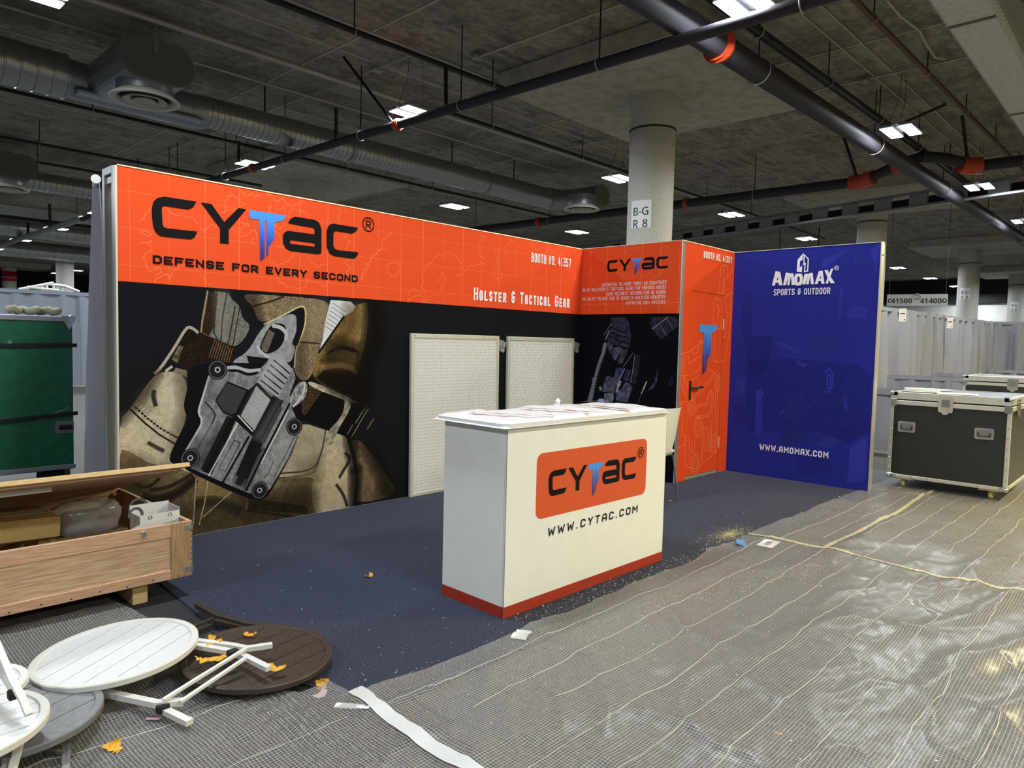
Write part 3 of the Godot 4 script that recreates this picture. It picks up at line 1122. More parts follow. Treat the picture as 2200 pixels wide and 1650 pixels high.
func build_floor_coverings() -> void:
	film_noise = noise(101, 0.9, 3)
	fold_noise = noise(102, 0.55, 2)
	fine_noise = noise(103, 6.0, 2)
	single("rough_mat", flat_prism(PackedVector2Array([Vector2(-1.5, -5.4), Vector2(1.75, -5.4), Vector2(1.75, -1.9), Vector2(-1.5, -1.9)]), 0.0, 0.004), mats.asphalt, "coarse black floor covering between the navy carpet and the crate", "mat")
	var left := [1.504, -2.599, 1.509, -2.931, 1.481, -3.465, 1.528, -4.155]
	var edge := PackedVector2Array([Vector2(7.72, -5.0), Vector2(7.72, -2.12), Vector2(1.62, -2.14), Vector2(1.53, -2.20), Vector2(1.49, -2.33)])
	for i in range(0, left.size(), 2):
		edge.append(Vector2(left[i], left[i + 1]))
	edge.append(Vector2(left[6] - 0.03, -5.0))
	single("booth_carpet", flat_prism(edge, 0.004, 0.012), mats.carpet, "navy blue carpet covering the booth floor", "carpet")

	var front := func(x: float) -> float: return -2.27 + 0.035 * film_noise.get_noise_2d(x * 1.6, 3.0) + 0.012 * fine_noise.get_noise_2d(x * 0.5, 8.0)
	var near := func(_x: float) -> float: return 0.55
	var t := film("clear scrim-woven sheeting in front of the counter, between the two tapes", 1.58, 5.08, front, near, 0.02)
	for k in 11:
		crease(t, 1.6 + 0.25 * (k % 3), 5.05, -2.12 + k * 0.212, -0.004, k)
	t = film("clear dusty sheeting on the right running under the flight case", 5.06, 11.5, front, near, 0.028)
	for k in 12:
		crease(t, 5.1 + 0.3 * (k % 3), 9.2, -2.05 + k * 0.19, 0.006, k + 20)
	t = film("clear scrim-woven sheeting at the lower left under the round tables", -0.6, 1.56, func(x: float) -> float: return -4.3 if x < 1.2 else lerpf(-4.3, -2.45, clampf((x - 1.2) / 0.2, 0.0, 1.0)) + 0.06 * (1.56 - x), near, 0.028)
	for k in 4:
		crease(t, 0.4, 1.5, -2.6 + k * 0.4, 0.05, k + 40)

	single("tape_strip", ribbon([Vector2(1.58, -2.30), Vector2(1.56, -1.9), Vector2(1.56, -0.3)], 0.06, 0.004), mats.tape_strip, "pale tape strip over the sheet seam at the bottom of the picture", "tape")
	single("seam_tape", ribbon([Vector2(5.07, -2.28), Vector2(5.07, -1.7), Vector2(5.06, 0.5)], 0.042, 0.004), mats.seam_tape, "yellowish tape running across the sheeting to the right edge", "tape")
	single("seam_tape", ribbon([Vector2(5.07, -1.73), Vector2(6.7, -1.72), Vector2(8.2, -1.75)], 0.035, 0.004), mats.seam_tape, "yellowish tape running from the other seam towards the flight case", "tape")


# ---------------------------------------------------------------- lettering: strokes on a unit box
const GLYPHS := {
	"A": [[0, 0, 0, 0.72, 0.22, 1, 0.78, 1, 1, 0.72, 1, 0], [0, 0.38, 1, 0.38]],
	"B": [[0.02, 0.52, 0.82, 0.52, 1, 0.62, 1, 0.88, 0.82, 1, 0, 1, 0, 0, 0.82, 0, 1, 0.14, 1, 0.40, 0.84, 0.52]],
	"C": [[1, 0.80, 0.80, 1, 0.20, 1, 0, 0.84, 0, 0.16, 0.20, 0, 0.80, 0, 1, 0.20]],
	"D": [[0, 0, 0, 1, 0.72, 1, 1, 0.80, 1, 0.20, 0.72, 0, 0, 0]],
	"E": [[1, 1, 0, 1, 0, 0, 1, 0], [0, 0.5, 0.82, 0.5]],
	"F": [[1, 1, 0, 1, 0, 0], [0, 0.5, 0.82, 0.5]],
	"G": [[1, 0.82, 0.80, 1, 0.20, 1, 0, 0.84, 0, 0.16, 0.20, 0, 0.80, 0, 1, 0.16, 1, 0.48, 0.55, 0.48]],
	"H": [[0, 0, 0, 1], [1, 0, 1, 1], [0, 0.5, 1, 0.5]],
	"I": [[0.5, 0, 0.5, 1]],
	"J": [[1, 1, 1, 0.16, 0.8, 0, 0.2, 0, 0, 0.16, 0, 0.3]],
	"K": [[0, 0, 0, 1], [1, 1, 0.1, 0.5, 1, 0]],
	"L": [[0, 1, 0, 0, 1, 0]],
	"M": [[0, 0, 0, 1, 0.5, 0.38, 1, 1, 1, 0]],
	"N": [[0, 0, 0, 1, 1, 0, 1, 1]],
	"O": [[0.5, 0, 0.20, 0, 0, 0.16, 0, 0.84, 0.20, 1, 0.5, 1], [0.5, 1, 0.80, 1, 1, 0.84, 1, 0.16, 0.80, 0, 0.5, 0]],
	"P": [[0, 0, 0, 1, 0.80, 1, 1, 0.86, 1, 0.56, 0.80, 0.42, 0.02, 0.42]],
	"R": [[0, 0, 0, 1, 0.80, 1, 1, 0.86, 1, 0.58, 0.80, 0.44, 0.02, 0.44], [0.5, 0.44, 1, 0]],
	"S": [[1, 0.86, 0.82, 1, 0.18, 1, 0, 0.86, 0, 0.64, 0.18, 0.54, 0.82, 0.46, 1, 0.36, 1, 0.14, 0.82, 0, 0.18, 0, 0, 0.14]],
	"T": [[0, 1, 1, 1], [0.5, 0, 0.5, 1]],
	"U": [[0, 1, 0, 0.16, 0.20, 0, 0.80, 0, 1, 0.16, 1, 1]],
	"V": [[0, 1, 0.5, 0, 1, 1]],
	"W": [[0, 1, 0.2, 0, 0.5, 0.7, 0.8, 0, 1, 1]],
	"X": [[0, 0, 1, 1], [0, 1, 1, 0]],
	"Y": [[0, 1, 0.5, 0.5, 1, 1], [0.5, 0.5, 0.5, 0]],
	"Z": [[0, 1, 1, 1, 0, 0, 1, 0]],
	"0": [[0.5, 0, 0.20, 0, 0, 0.16, 0, 0.84, 0.20, 1, 0.5, 1], [0.5, 1, 0.80, 1, 1, 0.84, 1, 0.16, 0.80, 0, 0.5, 0]],
	"1": [[0.2, 0.85, 0.6, 1, 0.6, 0]],
	"2": [[0, 0.78, 0, 0.86, 0.18, 1, 0.82, 1, 1, 0.86, 1, 0.62, 0, 0, 1, 0]],
	"3": [[0, 1, 1, 1, 1, 0.62, 0.84, 0.52, 0.3, 0.52], [0.84, 0.52, 1, 0.40, 1, 0.14, 0.82, 0, 0.18, 0, 0, 0.14]],
	"4": [[0.45, 1, 0, 0.28, 1, 0.28], [0.72, 0.6, 0.72, 0]],
	"5": [[1, 1, 0, 1, 0, 0.56, 0.82, 0.56, 1, 0.42, 1, 0.14, 0.82, 0, 0.18, 0, 0, 0.14]],
	"6": [[1, 0.86, 0.82, 1, 0.18, 1, 0, 0.86, 0, 0.14, 0.18, 0, 0.82, 0, 1, 0.14, 1, 0.42, 0.82, 0.54, 0.02, 0.54]],
	"7": [[0, 1, 1, 1, 0.42, 0]],
	"8": [[0.18, 0.52, 0, 0.64, 0, 0.86, 0.18, 1, 0.82, 1, 1, 0.86, 1, 0.64, 0.82, 0.52, 0.18, 0.52], [0.18, 0.52, 0, 0.40, 0, 0.14, 0.18, 0, 0.82, 0, 1, 0.14, 1, 0.40, 0.82, 0.52]],
	"&": [[1, 0.5, 0.45, 0.5], [0.85, 0.86, 0.7, 1, 0.2, 1, 0.04, 0.86, 0.04, 0.64, 0.22, 0.52, 0.5, 0.52], [0.22, 0.52, 0, 0.40, 0, 0.14, 0.18, 0, 0.6, 0, 0.78, 0.14, 0.78, 0.5]],
	"+": [[0.2, 0.5, 0.8, 0.5], [0.5, 0.3, 0.5, 0.7]],
	".": [[0.5, 0, 0.5, 0.02]],
}
const NARROW := {"I": 0.35, ".": 0.32, " ": 0.6, "1": 0.6, "M": 1.25, "W": 1.3, "+": 0.7}


# writes a line from u0 to u1 standing on v, in the plane of its parent
func write(text: String, u0: float, u1: float, v: float, high: float, weight: float, m: Material, parent: Node3D, z := 0.003, gap := 0.3, small_caps := 0.0, slant := 0.0) -> MeshInstance3D:
	var total := 0.0
	var adv := []
	var prev_space := true
	for i in text.length():
		var w: float = NARROW.get(text[i], 1.0)
		var sc := 1.0
		if small_caps > 0.0 and not prev_space and text[i] != " ":
			sc = small_caps
		prev_space = text[i] == " "
		adv.append([w * sc, sc])
		total += w * sc + gap
	total -= gap
	var unit := (u1 - u0) / total
	var stroke := weight * unit
	var b := MB.new()
	var u := u0
	for i in text.length():
		var gw: float = adv[i][0] * unit
		var gh: float = high * adv[i][1]
		if GLYPHS.has(text[i]):
			for q in GLYPHS[text[i]].size():
				var line: Array = GLYPHS[text[i]][q]
				var path := PackedVector2Array()
				for k in range(0, line.size(), 2):
					var p := Vector2(u + stroke / 2.0 + line[k] * (gw - stroke), v + stroke / 2.0 + line[k + 1] * (gh - stroke))
					p.x += slant * (p.y - v)
					path.append(p)
				stroke_line(b, path, stroke / 2.0, z + 0.0015 * q)
		u += gw + gap * unit
	return part("lettering", b.mesh(), m, parent)


# one pen stroke of even width with mitred corners and square ends
func stroke_line(b: MB, path: PackedVector2Array, r: float, z: float) -> void:
	var left := []
	var right := []
	var n := path.size()
	for i in n:
		var d0 := (path[i] - path[i - 1]).normalized() if i > 0 else (path[1] - path[0]).normalized()
		var d1 := (path[i + 1] - path[i]).normalized() if i < n - 1 else d0
		var t := (d0 + d1).normalized()
		var nrm := Vector2(-t.y, t.x)
		var k := minf(1.0 / maxf(nrm.dot(Vector2(-d0.y, d0.x)), 0.3), 2.2)
		var p := path[i]
		if i == 0:
			p -= d0 * r
		elif i == n - 1:
			p += d0 * r
		left.append(p + nrm * r * k)
		right.append(p - nrm * r * k)
	b.flat()
	for i in n - 1:
		var h := z + 0.00012 * i
		b.quad(Vector3(right[i].x, right[i].y, h), Vector3(right[i + 1].x, right[i + 1].y, h), Vector3(left[i + 1].x, left[i + 1].y, h), Vector3(left[i].x, left[i].y, h))


# the header emblem, traced on the long wall in metres, reused on the other faces
const LOGO := {
	"C": [[0.513, 2.342, 0.404, 2.341, 0.299, 2.341, 0.259, 2.325, 0.234, 2.299, 0.222, 2.257, 0.223, 2.199, 0.229, 2.141, 0.24, 2.106, 0.258, 2.086, 0.279, 2.075, 0.374, 2.076, 0.475, 2.079, 0.501, 2.097, 0.518, 2.138, 0.415, 2.136, 0.312, 2.134, 0.295, 2.141, 0.289, 2.157, 0.286, 2.208, 0.284, 2.259, 0.289, 2.273, 0.302, 2.279, 0.382, 2.279, 0.456, 2.279, 0.49, 2.298]],
	"Y": [[0.544, 2.341, 0.618, 2.341, 0.708, 2.229, 0.813, 2.344, 0.871, 2.343, 0.741, 2.178, 0.741, 2.078, 0.678, 2.077, 0.678, 2.182]],
	"A1": [[1.203, 2.289, 1.225, 2.326, 1.262, 2.347, 1.431, 2.346, 1.471, 2.33, 1.492, 2.28, 1.493, 2.101, 1.483, 2.088, 1.458, 2.081, 1.431, 2.082, 1.429, 2.272, 1.417, 2.282, 1.305, 2.284]],
	"A2": [[1.429, 2.233, 1.43, 2.19, 1.43, 2.164, 1.221, 2.164, 1.221, 2.137, 1.43, 2.137, 1.431, 2.082, 1.326, 2.081, 1.226, 2.082, 1.184, 2.097, 1.161, 2.141, 1.16, 2.191, 1.179, 2.22, 1.206, 2.232]],
	"c": [[1.834, 2.339, 1.816, 2.309, 1.778, 2.282, 1.63, 2.284, 1.609, 2.277, 1.601, 2.259, 1.6, 2.166, 1.616, 2.142, 1.642, 2.134, 1.837, 2.138, 1.83, 2.109, 1.797, 2.08, 1.611, 2.082, 1.565, 2.099, 1.542, 2.146, 1.538, 2.211, 1.537, 2.273, 1.557, 2.32, 1.593, 2.34, 1.708, 2.339]],
}
const LOGO_T := [[0.894, 2.342, 1.183, 2.345, 1.172, 2.317, 1.148, 2.296, 1.123, 2.289, 1.091, 2.278, 1.092, 2.159, 1.045, 2.091, 1.042, 2.031, 1.028, 2.017, 1.029, 2.282, 1.015, 2.283, 1.015, 2.008, 0.979, 1.978, 0.972, 2.282, 0.896, 2.284]]

func logo(parent: Node3D, z: float, scale_: Vector2, shift: Vector2) -> void:
	for k in LOGO:
		var b := MB.new()
		var shape := pts(LOGO[k][0])
		for i in shape.size():
			shape[i] = shape[i] * scale_ + shift
		b.face(shape, z)
		part("logo_letter", b.mesh(), mats.print_black, parent)
	var poly := pts(LOGO_T[0])
	var lo := 9.0
	var hi := -9.0
	for i in poly.size():
		poly[i] = poly[i] * scale_ + shift
		lo = minf(lo, poly[i].y)
		hi = maxf(hi, poly[i].y)
	part("logo_t", gradient_face(poly, z, lo, hi), mats.print_blue, parent)


# printed blue letter: light blue ink at the head, deep blue at the point
func gradient_face(poly: PackedVector2Array, z: float, lo: float, hi: float) -> ArrayMesh:
	var st := SurfaceTool.new()
	st.begin(Mesh.PRIMITIVE_TRIANGLES)
	var bands := 10
	for k in bands:
		var a := lerpf(lo, hi, float(k) / bands)
		var c := lerpf(lo, hi, float(k + 1) / bands)
		var strip := PackedVector2Array([Vector2(-50, a), Vector2(50, a), Vector2(50, c), Vector2(-50, c)])
		for piece in Geometry2D.intersect_polygons(poly, strip):
			var idx := Geometry2D.triangulate_polygon(piece)
			for i in range(0, idx.size(), 3):
				var t := [piece[idx[i]], piece[idx[i + 1]], piece[idx[i + 2]]]
				if (t[1] - t[0]).cross(t[2] - t[0]) > 0.0:
					t = [t[0], t[2], t[1]]
				for p in t:
					var f := clampf((p.y - lo) / (hi - lo), 0.0, 1.0)
					var ink := rgb(22, 34, 104).lerp(rgb(36, 84, 196), clampf(f / 0.45, 0, 1)).lerp(rgb(70, 146, 238), clampf((f - 0.4) / 0.45, 0, 1))
					st.set_color(ink.srgb_to_linear())
					st.set_normal(Vector3(0, 0, 1))
					st.add_vertex(Vector3(p.x, p.y, z))
	return st.commit()


func registered(parent: Node3D, c: Vector2, r: float, m: Material, z := 0.003) -> void:
	var b := MB.new()
	var n := 28
	for k in n:
		var a := TAU * k / n
		var q := TAU * (k + 1) / n
		b.quad(Vector3(c.x + cos(a) * r * 0.84, c.y + sin(a) * r * 0.84, z), Vector3(c.x + cos(a) * r, c.y + sin(a) * r, z), Vector3(c.x + cos(q) * r, c.y + sin(q) * r, z), Vector3(c.x + cos(q) * r * 0.84, c.y + sin(q) * r * 0.84, z))
	part("mark_ring", b.mesh(), m, parent)
	write("R", c.x - r * 0.4, c.x + r * 0.42, c.y - r * 0.55, r * 1.1, 0.2, m, parent, z)


# ---------------------------------------------------------------- printing: ink laid on an image of the fabric
class Press:
	var im: Image
	var s: float
	var h: int
	var w: int
	var fine := PackedFloat32Array()
	var soft := PackedFloat32Array()

	func _init(width: float, height: float, per_metre: float, ground: Color, seed_: int) -> void:
		s = per_metre
		w = int(ceil(width * s))
		h = int(ceil(height * s))
		im = Image.create(w, h, false, Image.FORMAT_RGBA8)
		im.fill(ground)
		var r := RandomNumberGenerator.new()
		r.seed = seed_
		var n := FastNoiseLite.new()
		n.seed = seed_
		n.frequency = 0.035
		n.fractal_octaves = 3
		for y in 256:
			for x in 256:
				fine.append(r.randf() * 2.0 - 1.0)
				soft.append(clampf(n.get_noise_2d(x, y) * 2.2, -1.0, 1.0))

	func poly(shape: PackedVector2Array, ink: Color, grain := 0.0, mottle := 0.0) -> void:
		var q := PackedVector2Array()
		var top := 1e9
		var bottom := -1e9
		for p in shape:
			var v := Vector2(p.x * s, h - p.y * s)
			q.append(v)
			top = minf(top, v.y)
			bottom = maxf(bottom, v.y)
		for y in range(maxi(0, int(top)), mini(h - 1, int(bottom)) + 1):
			var cuts := []
			for i in q.size():
				var a := q[i]
				var b := q[(i + 1) % q.size()]
				if (a.y <= y + 0.5) != (b.y <= y + 0.5):
					cuts.append(a.x + (y + 0.5 - a.y) / (b.y - a.y) * (b.x - a.x))
			cuts.sort()
			for i in range(0, cuts.size() - 1, 2):
				var x0 := clampi(roundi(cuts[i]), 0, w)
				var x1 := clampi(roundi(cuts[i + 1]), 0, w)
				if x1 <= x0:
					continue
				if grain == 0.0 and mottle == 0.0 and ink.a == 1.0:
					im.fill_rect(Rect2i(x0, y, x1 - x0, 1), ink)
					continue
				var row := (y & 255) << 8
				for x in range(x0, x1):
					var k := 1.0 + grain * fine[row | (x & 255)] + mottle * soft[row | (x & 255)]
					var c := Color(minf(ink.r * k, 1.0), minf(ink.g * k, 1.0), minf(ink.b * k, 1.0))
					if ink.a < 1.0:
						c = im.get_pixel(x, y).lerp(c, ink.a)
					im.set_pixel(x, y, c)

	func line(path: PackedVector2Array, width: float, ink: Color, grain := 0.0) -> void:
		var r := width / 2.0
		for i in path.size() - 1:
			var d := (path[i + 1] - path[i]).normalized()
			var n := Vector2(-d.y, d.x) * r
			var e := d * minf(r, 0.006)
			poly(PackedVector2Array([path[i] + n - e, path[i + 1] + n + e, path[i + 1] - n + e, path[i] - n - e]), ink, grain)
			if width * s > 5.0 and i > 0:
				disc(path[i], r, ink, grain)

	# a patch whose ink fades out over the feather
	func feathered(shape: PackedVector2Array, ink: Color, strength: float, feather: float) -> void:
		var steps := 7
		if Geometry2D.is_polygon_clockwise(shape):
			shape.reverse()
		ink.a = 1.0 - pow(1.0 - strength, 1.0 / steps)
		for k in steps:
			for p in Geometry2D.offset_polygon(shape, feather * (0.5 - float(k) / (steps - 1)), Geometry2D.JOIN_ROUND):
				if not Geometry2D.is_polygon_clockwise(p):
					poly(p, ink, 0.05)

	func soft_line(path: PackedVector2Array, width: float, ink: Color, strength: float) -> void:
		var steps := 5
		ink.a = 1.0 - pow(1.0 - strength, 1.0 / steps)
		for k in steps:
			for p in Geometry2D.offset_polyline(path, width * 0.5 * (1.0 - 0.8 * k / (steps - 1)), Geometry2D.JOIN_ROUND, Geometry2D.END_ROUND):
				if not Geometry2D.is_polygon_clockwise(p):
					poly(p, ink, 0.05)

	func disc(c: Vector2, r: float, ink: Color, grain := 0.0) -> void:
		var p := PackedVector2Array()
		for k in 28:
			p.append(c + Vector2(cos(TAU * k / 28), sin(TAU * k / 28)) * r)
		poly(p, ink, grain)

	func material() -> StandardMaterial3D:
		var m := StandardMaterial3D.new()
		m.albedo_texture = ImageTexture.create_from_image(im)
		m.roughness = 0.85
		m.metallic_specular = 0.18
		return m


# roughens a traced coast so that it reads as a map line
func coast(flat: Array, seed_: int) -> PackedVector2Array:
	var r := RandomNumberGenerator.new()
	r.seed = seed_
	var p := pts(flat)
	for pass_ in 3:
		var q := PackedVector2Array([p[0]])
		for i in p.size() - 1:
			var d := p[i + 1] - p[i]
			q.append(p[i] + d * 0.5 + d.orthogonal() * (r.randf() - 0.5) * 0.55)
			q.append(p[i + 1])
		p = q
	return p


# rounds the corners of a traced outline
func eased(p: PackedVector2Array, closed := true, passes := 2) -> PackedVector2Array:
	for k in passes:
		var q := PackedVector2Array()
		var n := p.size()
		if not closed:
			q.append(p[0])
		for i in (n if closed else n - 1):
			var a := p[i]
			var b := p[(i + 1) % n]
			q.append(a.lerp(b, 0.25))
			q.append(a.lerp(b, 0.75))
		if not closed:
			q.append(p[n - 1])
		p = q
	return p


func print_quad(b: MB, u0: float, v0: float, u1: float, v1: float, z: float, wide: float, high: float) -> void:
	b.flat()
	b.uvquad(Vector3(u0, v0, z), Vector3(u1, v0, z), Vector3(u1, v1, z), Vector3(u0, v1, z), Vector2(u0 / wide, 1 - v0 / high), Vector2(u1 / wide, 1 - v0 / high), Vector2(u1 / wide, 1 - v1 / high), Vector2(u0 / wide, 1 - v1 / high))


func build_booth_walls() -> void:
	var ink := plain("print_blue", Color.WHITE, 0.75)
	ink.vertex_color_use_as_albedo = true
	long_wall()
	return_wall()
	closet_wall()
	blue_wall()


const ORANGE := Color(0.905, 0.325, 0.165)
const MAP_INK := Color(0.945, 0.48, 0.30)

func long_wall() -> void:
	var wide := 4.855
	var t := thing("booth_wall", "long printed booth wall with orange header and holster picture", "booth wall", Vector3(WALL_X0, 0, WALL_Z))
	var p := Press.new(wide, WALL_H, 421.0, rgb(20, 21, 26), 3)
	paint_holster(p)
	p.poly(PackedVector2Array([Vector2(0, 1.759), Vector2(wide, 1.759), Vector2(wide, 2.5), Vector2(0, 2.5)]), ORANGE, 0.02)
	# map grid and coasts in paler orange
	var first := [0.331, 2.168, 0.575, 2.137]
	var gap: float = first[2] - first[0]
	var u: float = first[0] - gap
	while u < wide:
		p.line(PackedVector2Array([Vector2(u, 1.76), Vector2(u, 2.5)]), 0.004, MAP_INK)
		u += gap
	for v in [1.865, 2.105, 2.34]:
		p.line(PackedVector2Array([Vector2(0, v), Vector2(wide, v)]), 0.003, MAP_INK)
	var coasts := [
		[0.147, 2.159, 0.174, 2.177, 0.185, 2.208, 0.21, 2.237, 0.252, 2.262],
		[0.146, 2.09, 0.188, 2.099, 0.223, 2.085, 0.195, 2.063, 0.146, 2.079],
		[0.146, 2.014, 0.173, 2.028, 0.198, 2.02, 0.219, 2.044, 0.222, 1.986, 0.187, 1.96, 0.159, 1.921, 0.186, 1.887, 0.207, 1.837, 0.235, 1.854, 0.278, 1.858, 0.282, 1.84, 0.249, 1.811],
		[0.323, 2.273, 0.338, 2.242, 0.389, 2.234, 0.464, 2.226, 0.54, 2.168, 0.579, 2.161, 0.618, 2.201, 0.666, 2.204, 0.764, 2.197, 0.813, 2.172],
		[0.69, 2.29, 0.714, 2.333, 0.731, 2.414, 0.772, 2.436, 0.797, 2.409, 0.855, 2.378, 0.813, 2.34, 0.723, 2.314, 0.694, 2.29],
		[0.821, 2.484, 0.855, 2.458, 0.881, 2.438, 0.915, 2.468, 0.984, 2.467],
		[1.019, 2.486, 1.073, 2.478, 1.127, 2.445, 1.173, 2.495, 1.191, 2.439, 1.247, 2.422, 1.295, 2.455, 1.333, 2.504],
		[1.037, 2.382, 1.064, 2.394, 1.046, 2.342, 1.118, 2.386, 1.173, 2.411, 1.192, 2.355, 1.164, 2.309, 1.137, 2.23, 1.11, 2.276, 1.101, 2.217, 1.156, 2.157, 1.119, 2.102],
		[1.21, 2.341, 1.22, 2.393, 1.266, 2.408, 1.305, 2.38, 1.372, 2.39, 1.382, 2.357],
		[0.83, 2.246, 0.881, 2.245, 0.89, 2.222, 0.847, 2.216, 0.83, 2.142, 0.881, 2.164, 0.95, 2.189, 0.959, 2.15, 0.915, 2.128, 0.942, 2.09],
		[1.643, 2.492, 1.665, 2.442, 1.655, 2.378, 1.73, 2.28, 1.699, 2.249, 1.763, 2.221, 1.731, 2.172, 1.712, 2.043, 1.766, 2.011, 1.745, 1.936],
		[2.124, 2.197, 2.02, 2.148, 1.986, 2.107, 1.908, 2.052, 1.887, 1.985, 1.865, 1.919],
		[0.358, 1.858, 0.41, 1.901, 0.448, 1.889, 0.508, 1.879, 0.555, 1.837, 0.618, 1.771],
		[0.242, 1.766, 0.271, 1.805, 0.321, 1.832, 0.336, 1.796, 0.351, 1.85],
		[1.075, 1.997, 1.148, 1.979, 1.212, 2.002, 1.231, 2.03, 1.297, 2.105, 1.365, 2.078, 1.414, 2.014, 1.474, 1.984, 1.555, 2.01],
		[1.12, 1.884, 1.139, 1.835, 1.195, 1.805, 1.357, 1.817, 1.366, 1.879, 1.465, 1.86, 1.536, 1.839, 1.567, 1.886],
		[2.119, 2.053, 2.185, 2.086, 2.262, 2.08, 2.271, 2.026, 2.213, 1.966, 2.153, 1.988, 2.119, 2.053],
		[2.522, 1.893, 2.539, 1.951, 2.646, 2.145, 2.701, 2.222, 2.835, 2.251, 2.935, 2.218, 3.017, 2.152, 2.978, 2.104, 2.94, 2.026, 3.04, 2.079, 3.183, 2.168, 3.311, 2.165, 3.265, 2.252, 3.201, 2.275, 3.219, 2.383, 3.324, 2.457],
		[2.746, 1.938, 2.707, 1.978, 2.762, 2.055, 2.802, 2.03, 2.747, 1.909, 2.635, 1.829, 2.598, 1.784, 2.543, 1.767, 2.541, 1.894],
		[3.422, 2.113, 3.439, 2.301, 3.482, 2.352, 3.509, 2.199, 3.558, 2.093, 3.469, 2.054, 3.422, 2.113],
		[3.573, 2.315, 3.617, 2.399, 3.73, 2.475],
		[4.022, 2.478, 4.049, 2.415, 4.204, 2.382, 4.522, 2.433],
		[1.863, 1.898, 1.878, 1.952, 1.956, 2.064, 2.051, 2.179, 2.082, 2.276, 2.148, 2.311, 2.181, 2.342],
		[2.345, 1.811, 2.379, 1.855, 2.486, 1.862, 2.506, 1.821, 2.381, 1.786, 2.364, 1.757],
		[4.334, 1.766, 4.41, 1.873, 4.494, 1.826, 4.603, 1.867, 4.69, 1.819],
		[4.53, 2.244, 4.67, 2.24, 4.702, 2.172, 4.76, 2.159],
	]
	for i in coasts.size():
		p.line(coast(coasts[i], i), 0.0042, MAP_INK)
	var g := MB.new()
	print_quad(g, 0.012, 0.012, wide, WALL_H - 0.008, 0.0, wide, WALL_H)
	var sheet := part("printed_fabric", g.mesh(), p.material(), t)
	sheet.set_meta("label", "fabric print with orange map header over a black holster picture")
	# extruded frame, open at the near end
	var b := MB.new()
	b.span(Vector3(0.0, 0, -0.035), Vector3(0.012, WALL_H, 0.004))
	b.span(Vector3(0.0, WALL_H - 0.008, -0.035), Vector3(wide, WALL_H, 0.004))
	b.span(Vector3(0.0, 0, -0.035), Vector3(wide, 0.012, 0.004))
	part("front_edge", b.mesh(), mats.alu_bright, t)
	b = MB.new()
	b.span(Vector3(0.002, 0, -0.075), Vector3(0.05, WALL_H, -0.035), 0.003)
	b.span(Vector3(0.0, 0, -0.246), Vector3(0.05, WALL_H, -0.205), 0.003)
	part("end_post", b.mesh(), mats.aluminium, t)
	b = MB.new()
	b.span(Vector3(0.0, WALL_H - 0.05, -0.206), Vector3(0.05, WALL_H - 0.001, -0.074), 0.003)
	b.span(Vector3(0.012, WALL_H - 0.105, -0.206), Vector3(0.05, WALL_H - 0.06, -0.074), 0.003)
	part("end_bar", b.mesh(), mats.aluminium, t)
	b = MB.new()
	b.tube([Vector3(0.07, 0, -0.14), Vector3(0.07, WALL_H - 0.1, -0.14)], 0.02, 12)
	part("inner_post", b.mesh(), mats.alu_bright, t)
	b = MB.new()
	b.span(Vector3(0.11, 0, -0.24), Vector3(wide + 0.1, WALL_H - 0.002, -0.036))
	part("core", b.mesh(), mats.drape, t)
	logo(t, 0.003, Vector2.ONE, Vector2.ZERO)
	var rc := [1.935, 2.378, 1.991, 2.386]
	registered(t, Vector2(rc[0], rc[1]), rc[2] - rc[0] + 0.004, mats.print_black)
	var d := [0.226, 1.891, 1.835, 1.89, 0.227, 1.941]
	write("DEFENSE FOR EVERY SECOND", d[0], d[2], (d[1] + d[3]) / 2.0, d[5] - d[1] + 0.006, 0.24, mats.print_black, t, 0.003, 0.22)
	d = [3.982, 2.258, 4.643, 2.281, 3.979, 2.354]
	write("BOOTH NO. 41357", d[0], d[2], (d[1] + d[3]) / 2.0, d[5] - d[1], 0.36, mats.print_white, t, 0.003, 0.32)
	d = [3.162, 1.822, 4.639, 1.826, 3.159, 1.942]
	write("HOLSTER & TACTICAL GEAR", d[0], d[2], (d[1] + d[3]) / 2.0, d[5] - d[1], 0.36, mats.print_white, t, 0.003, 0.34, 0.82)


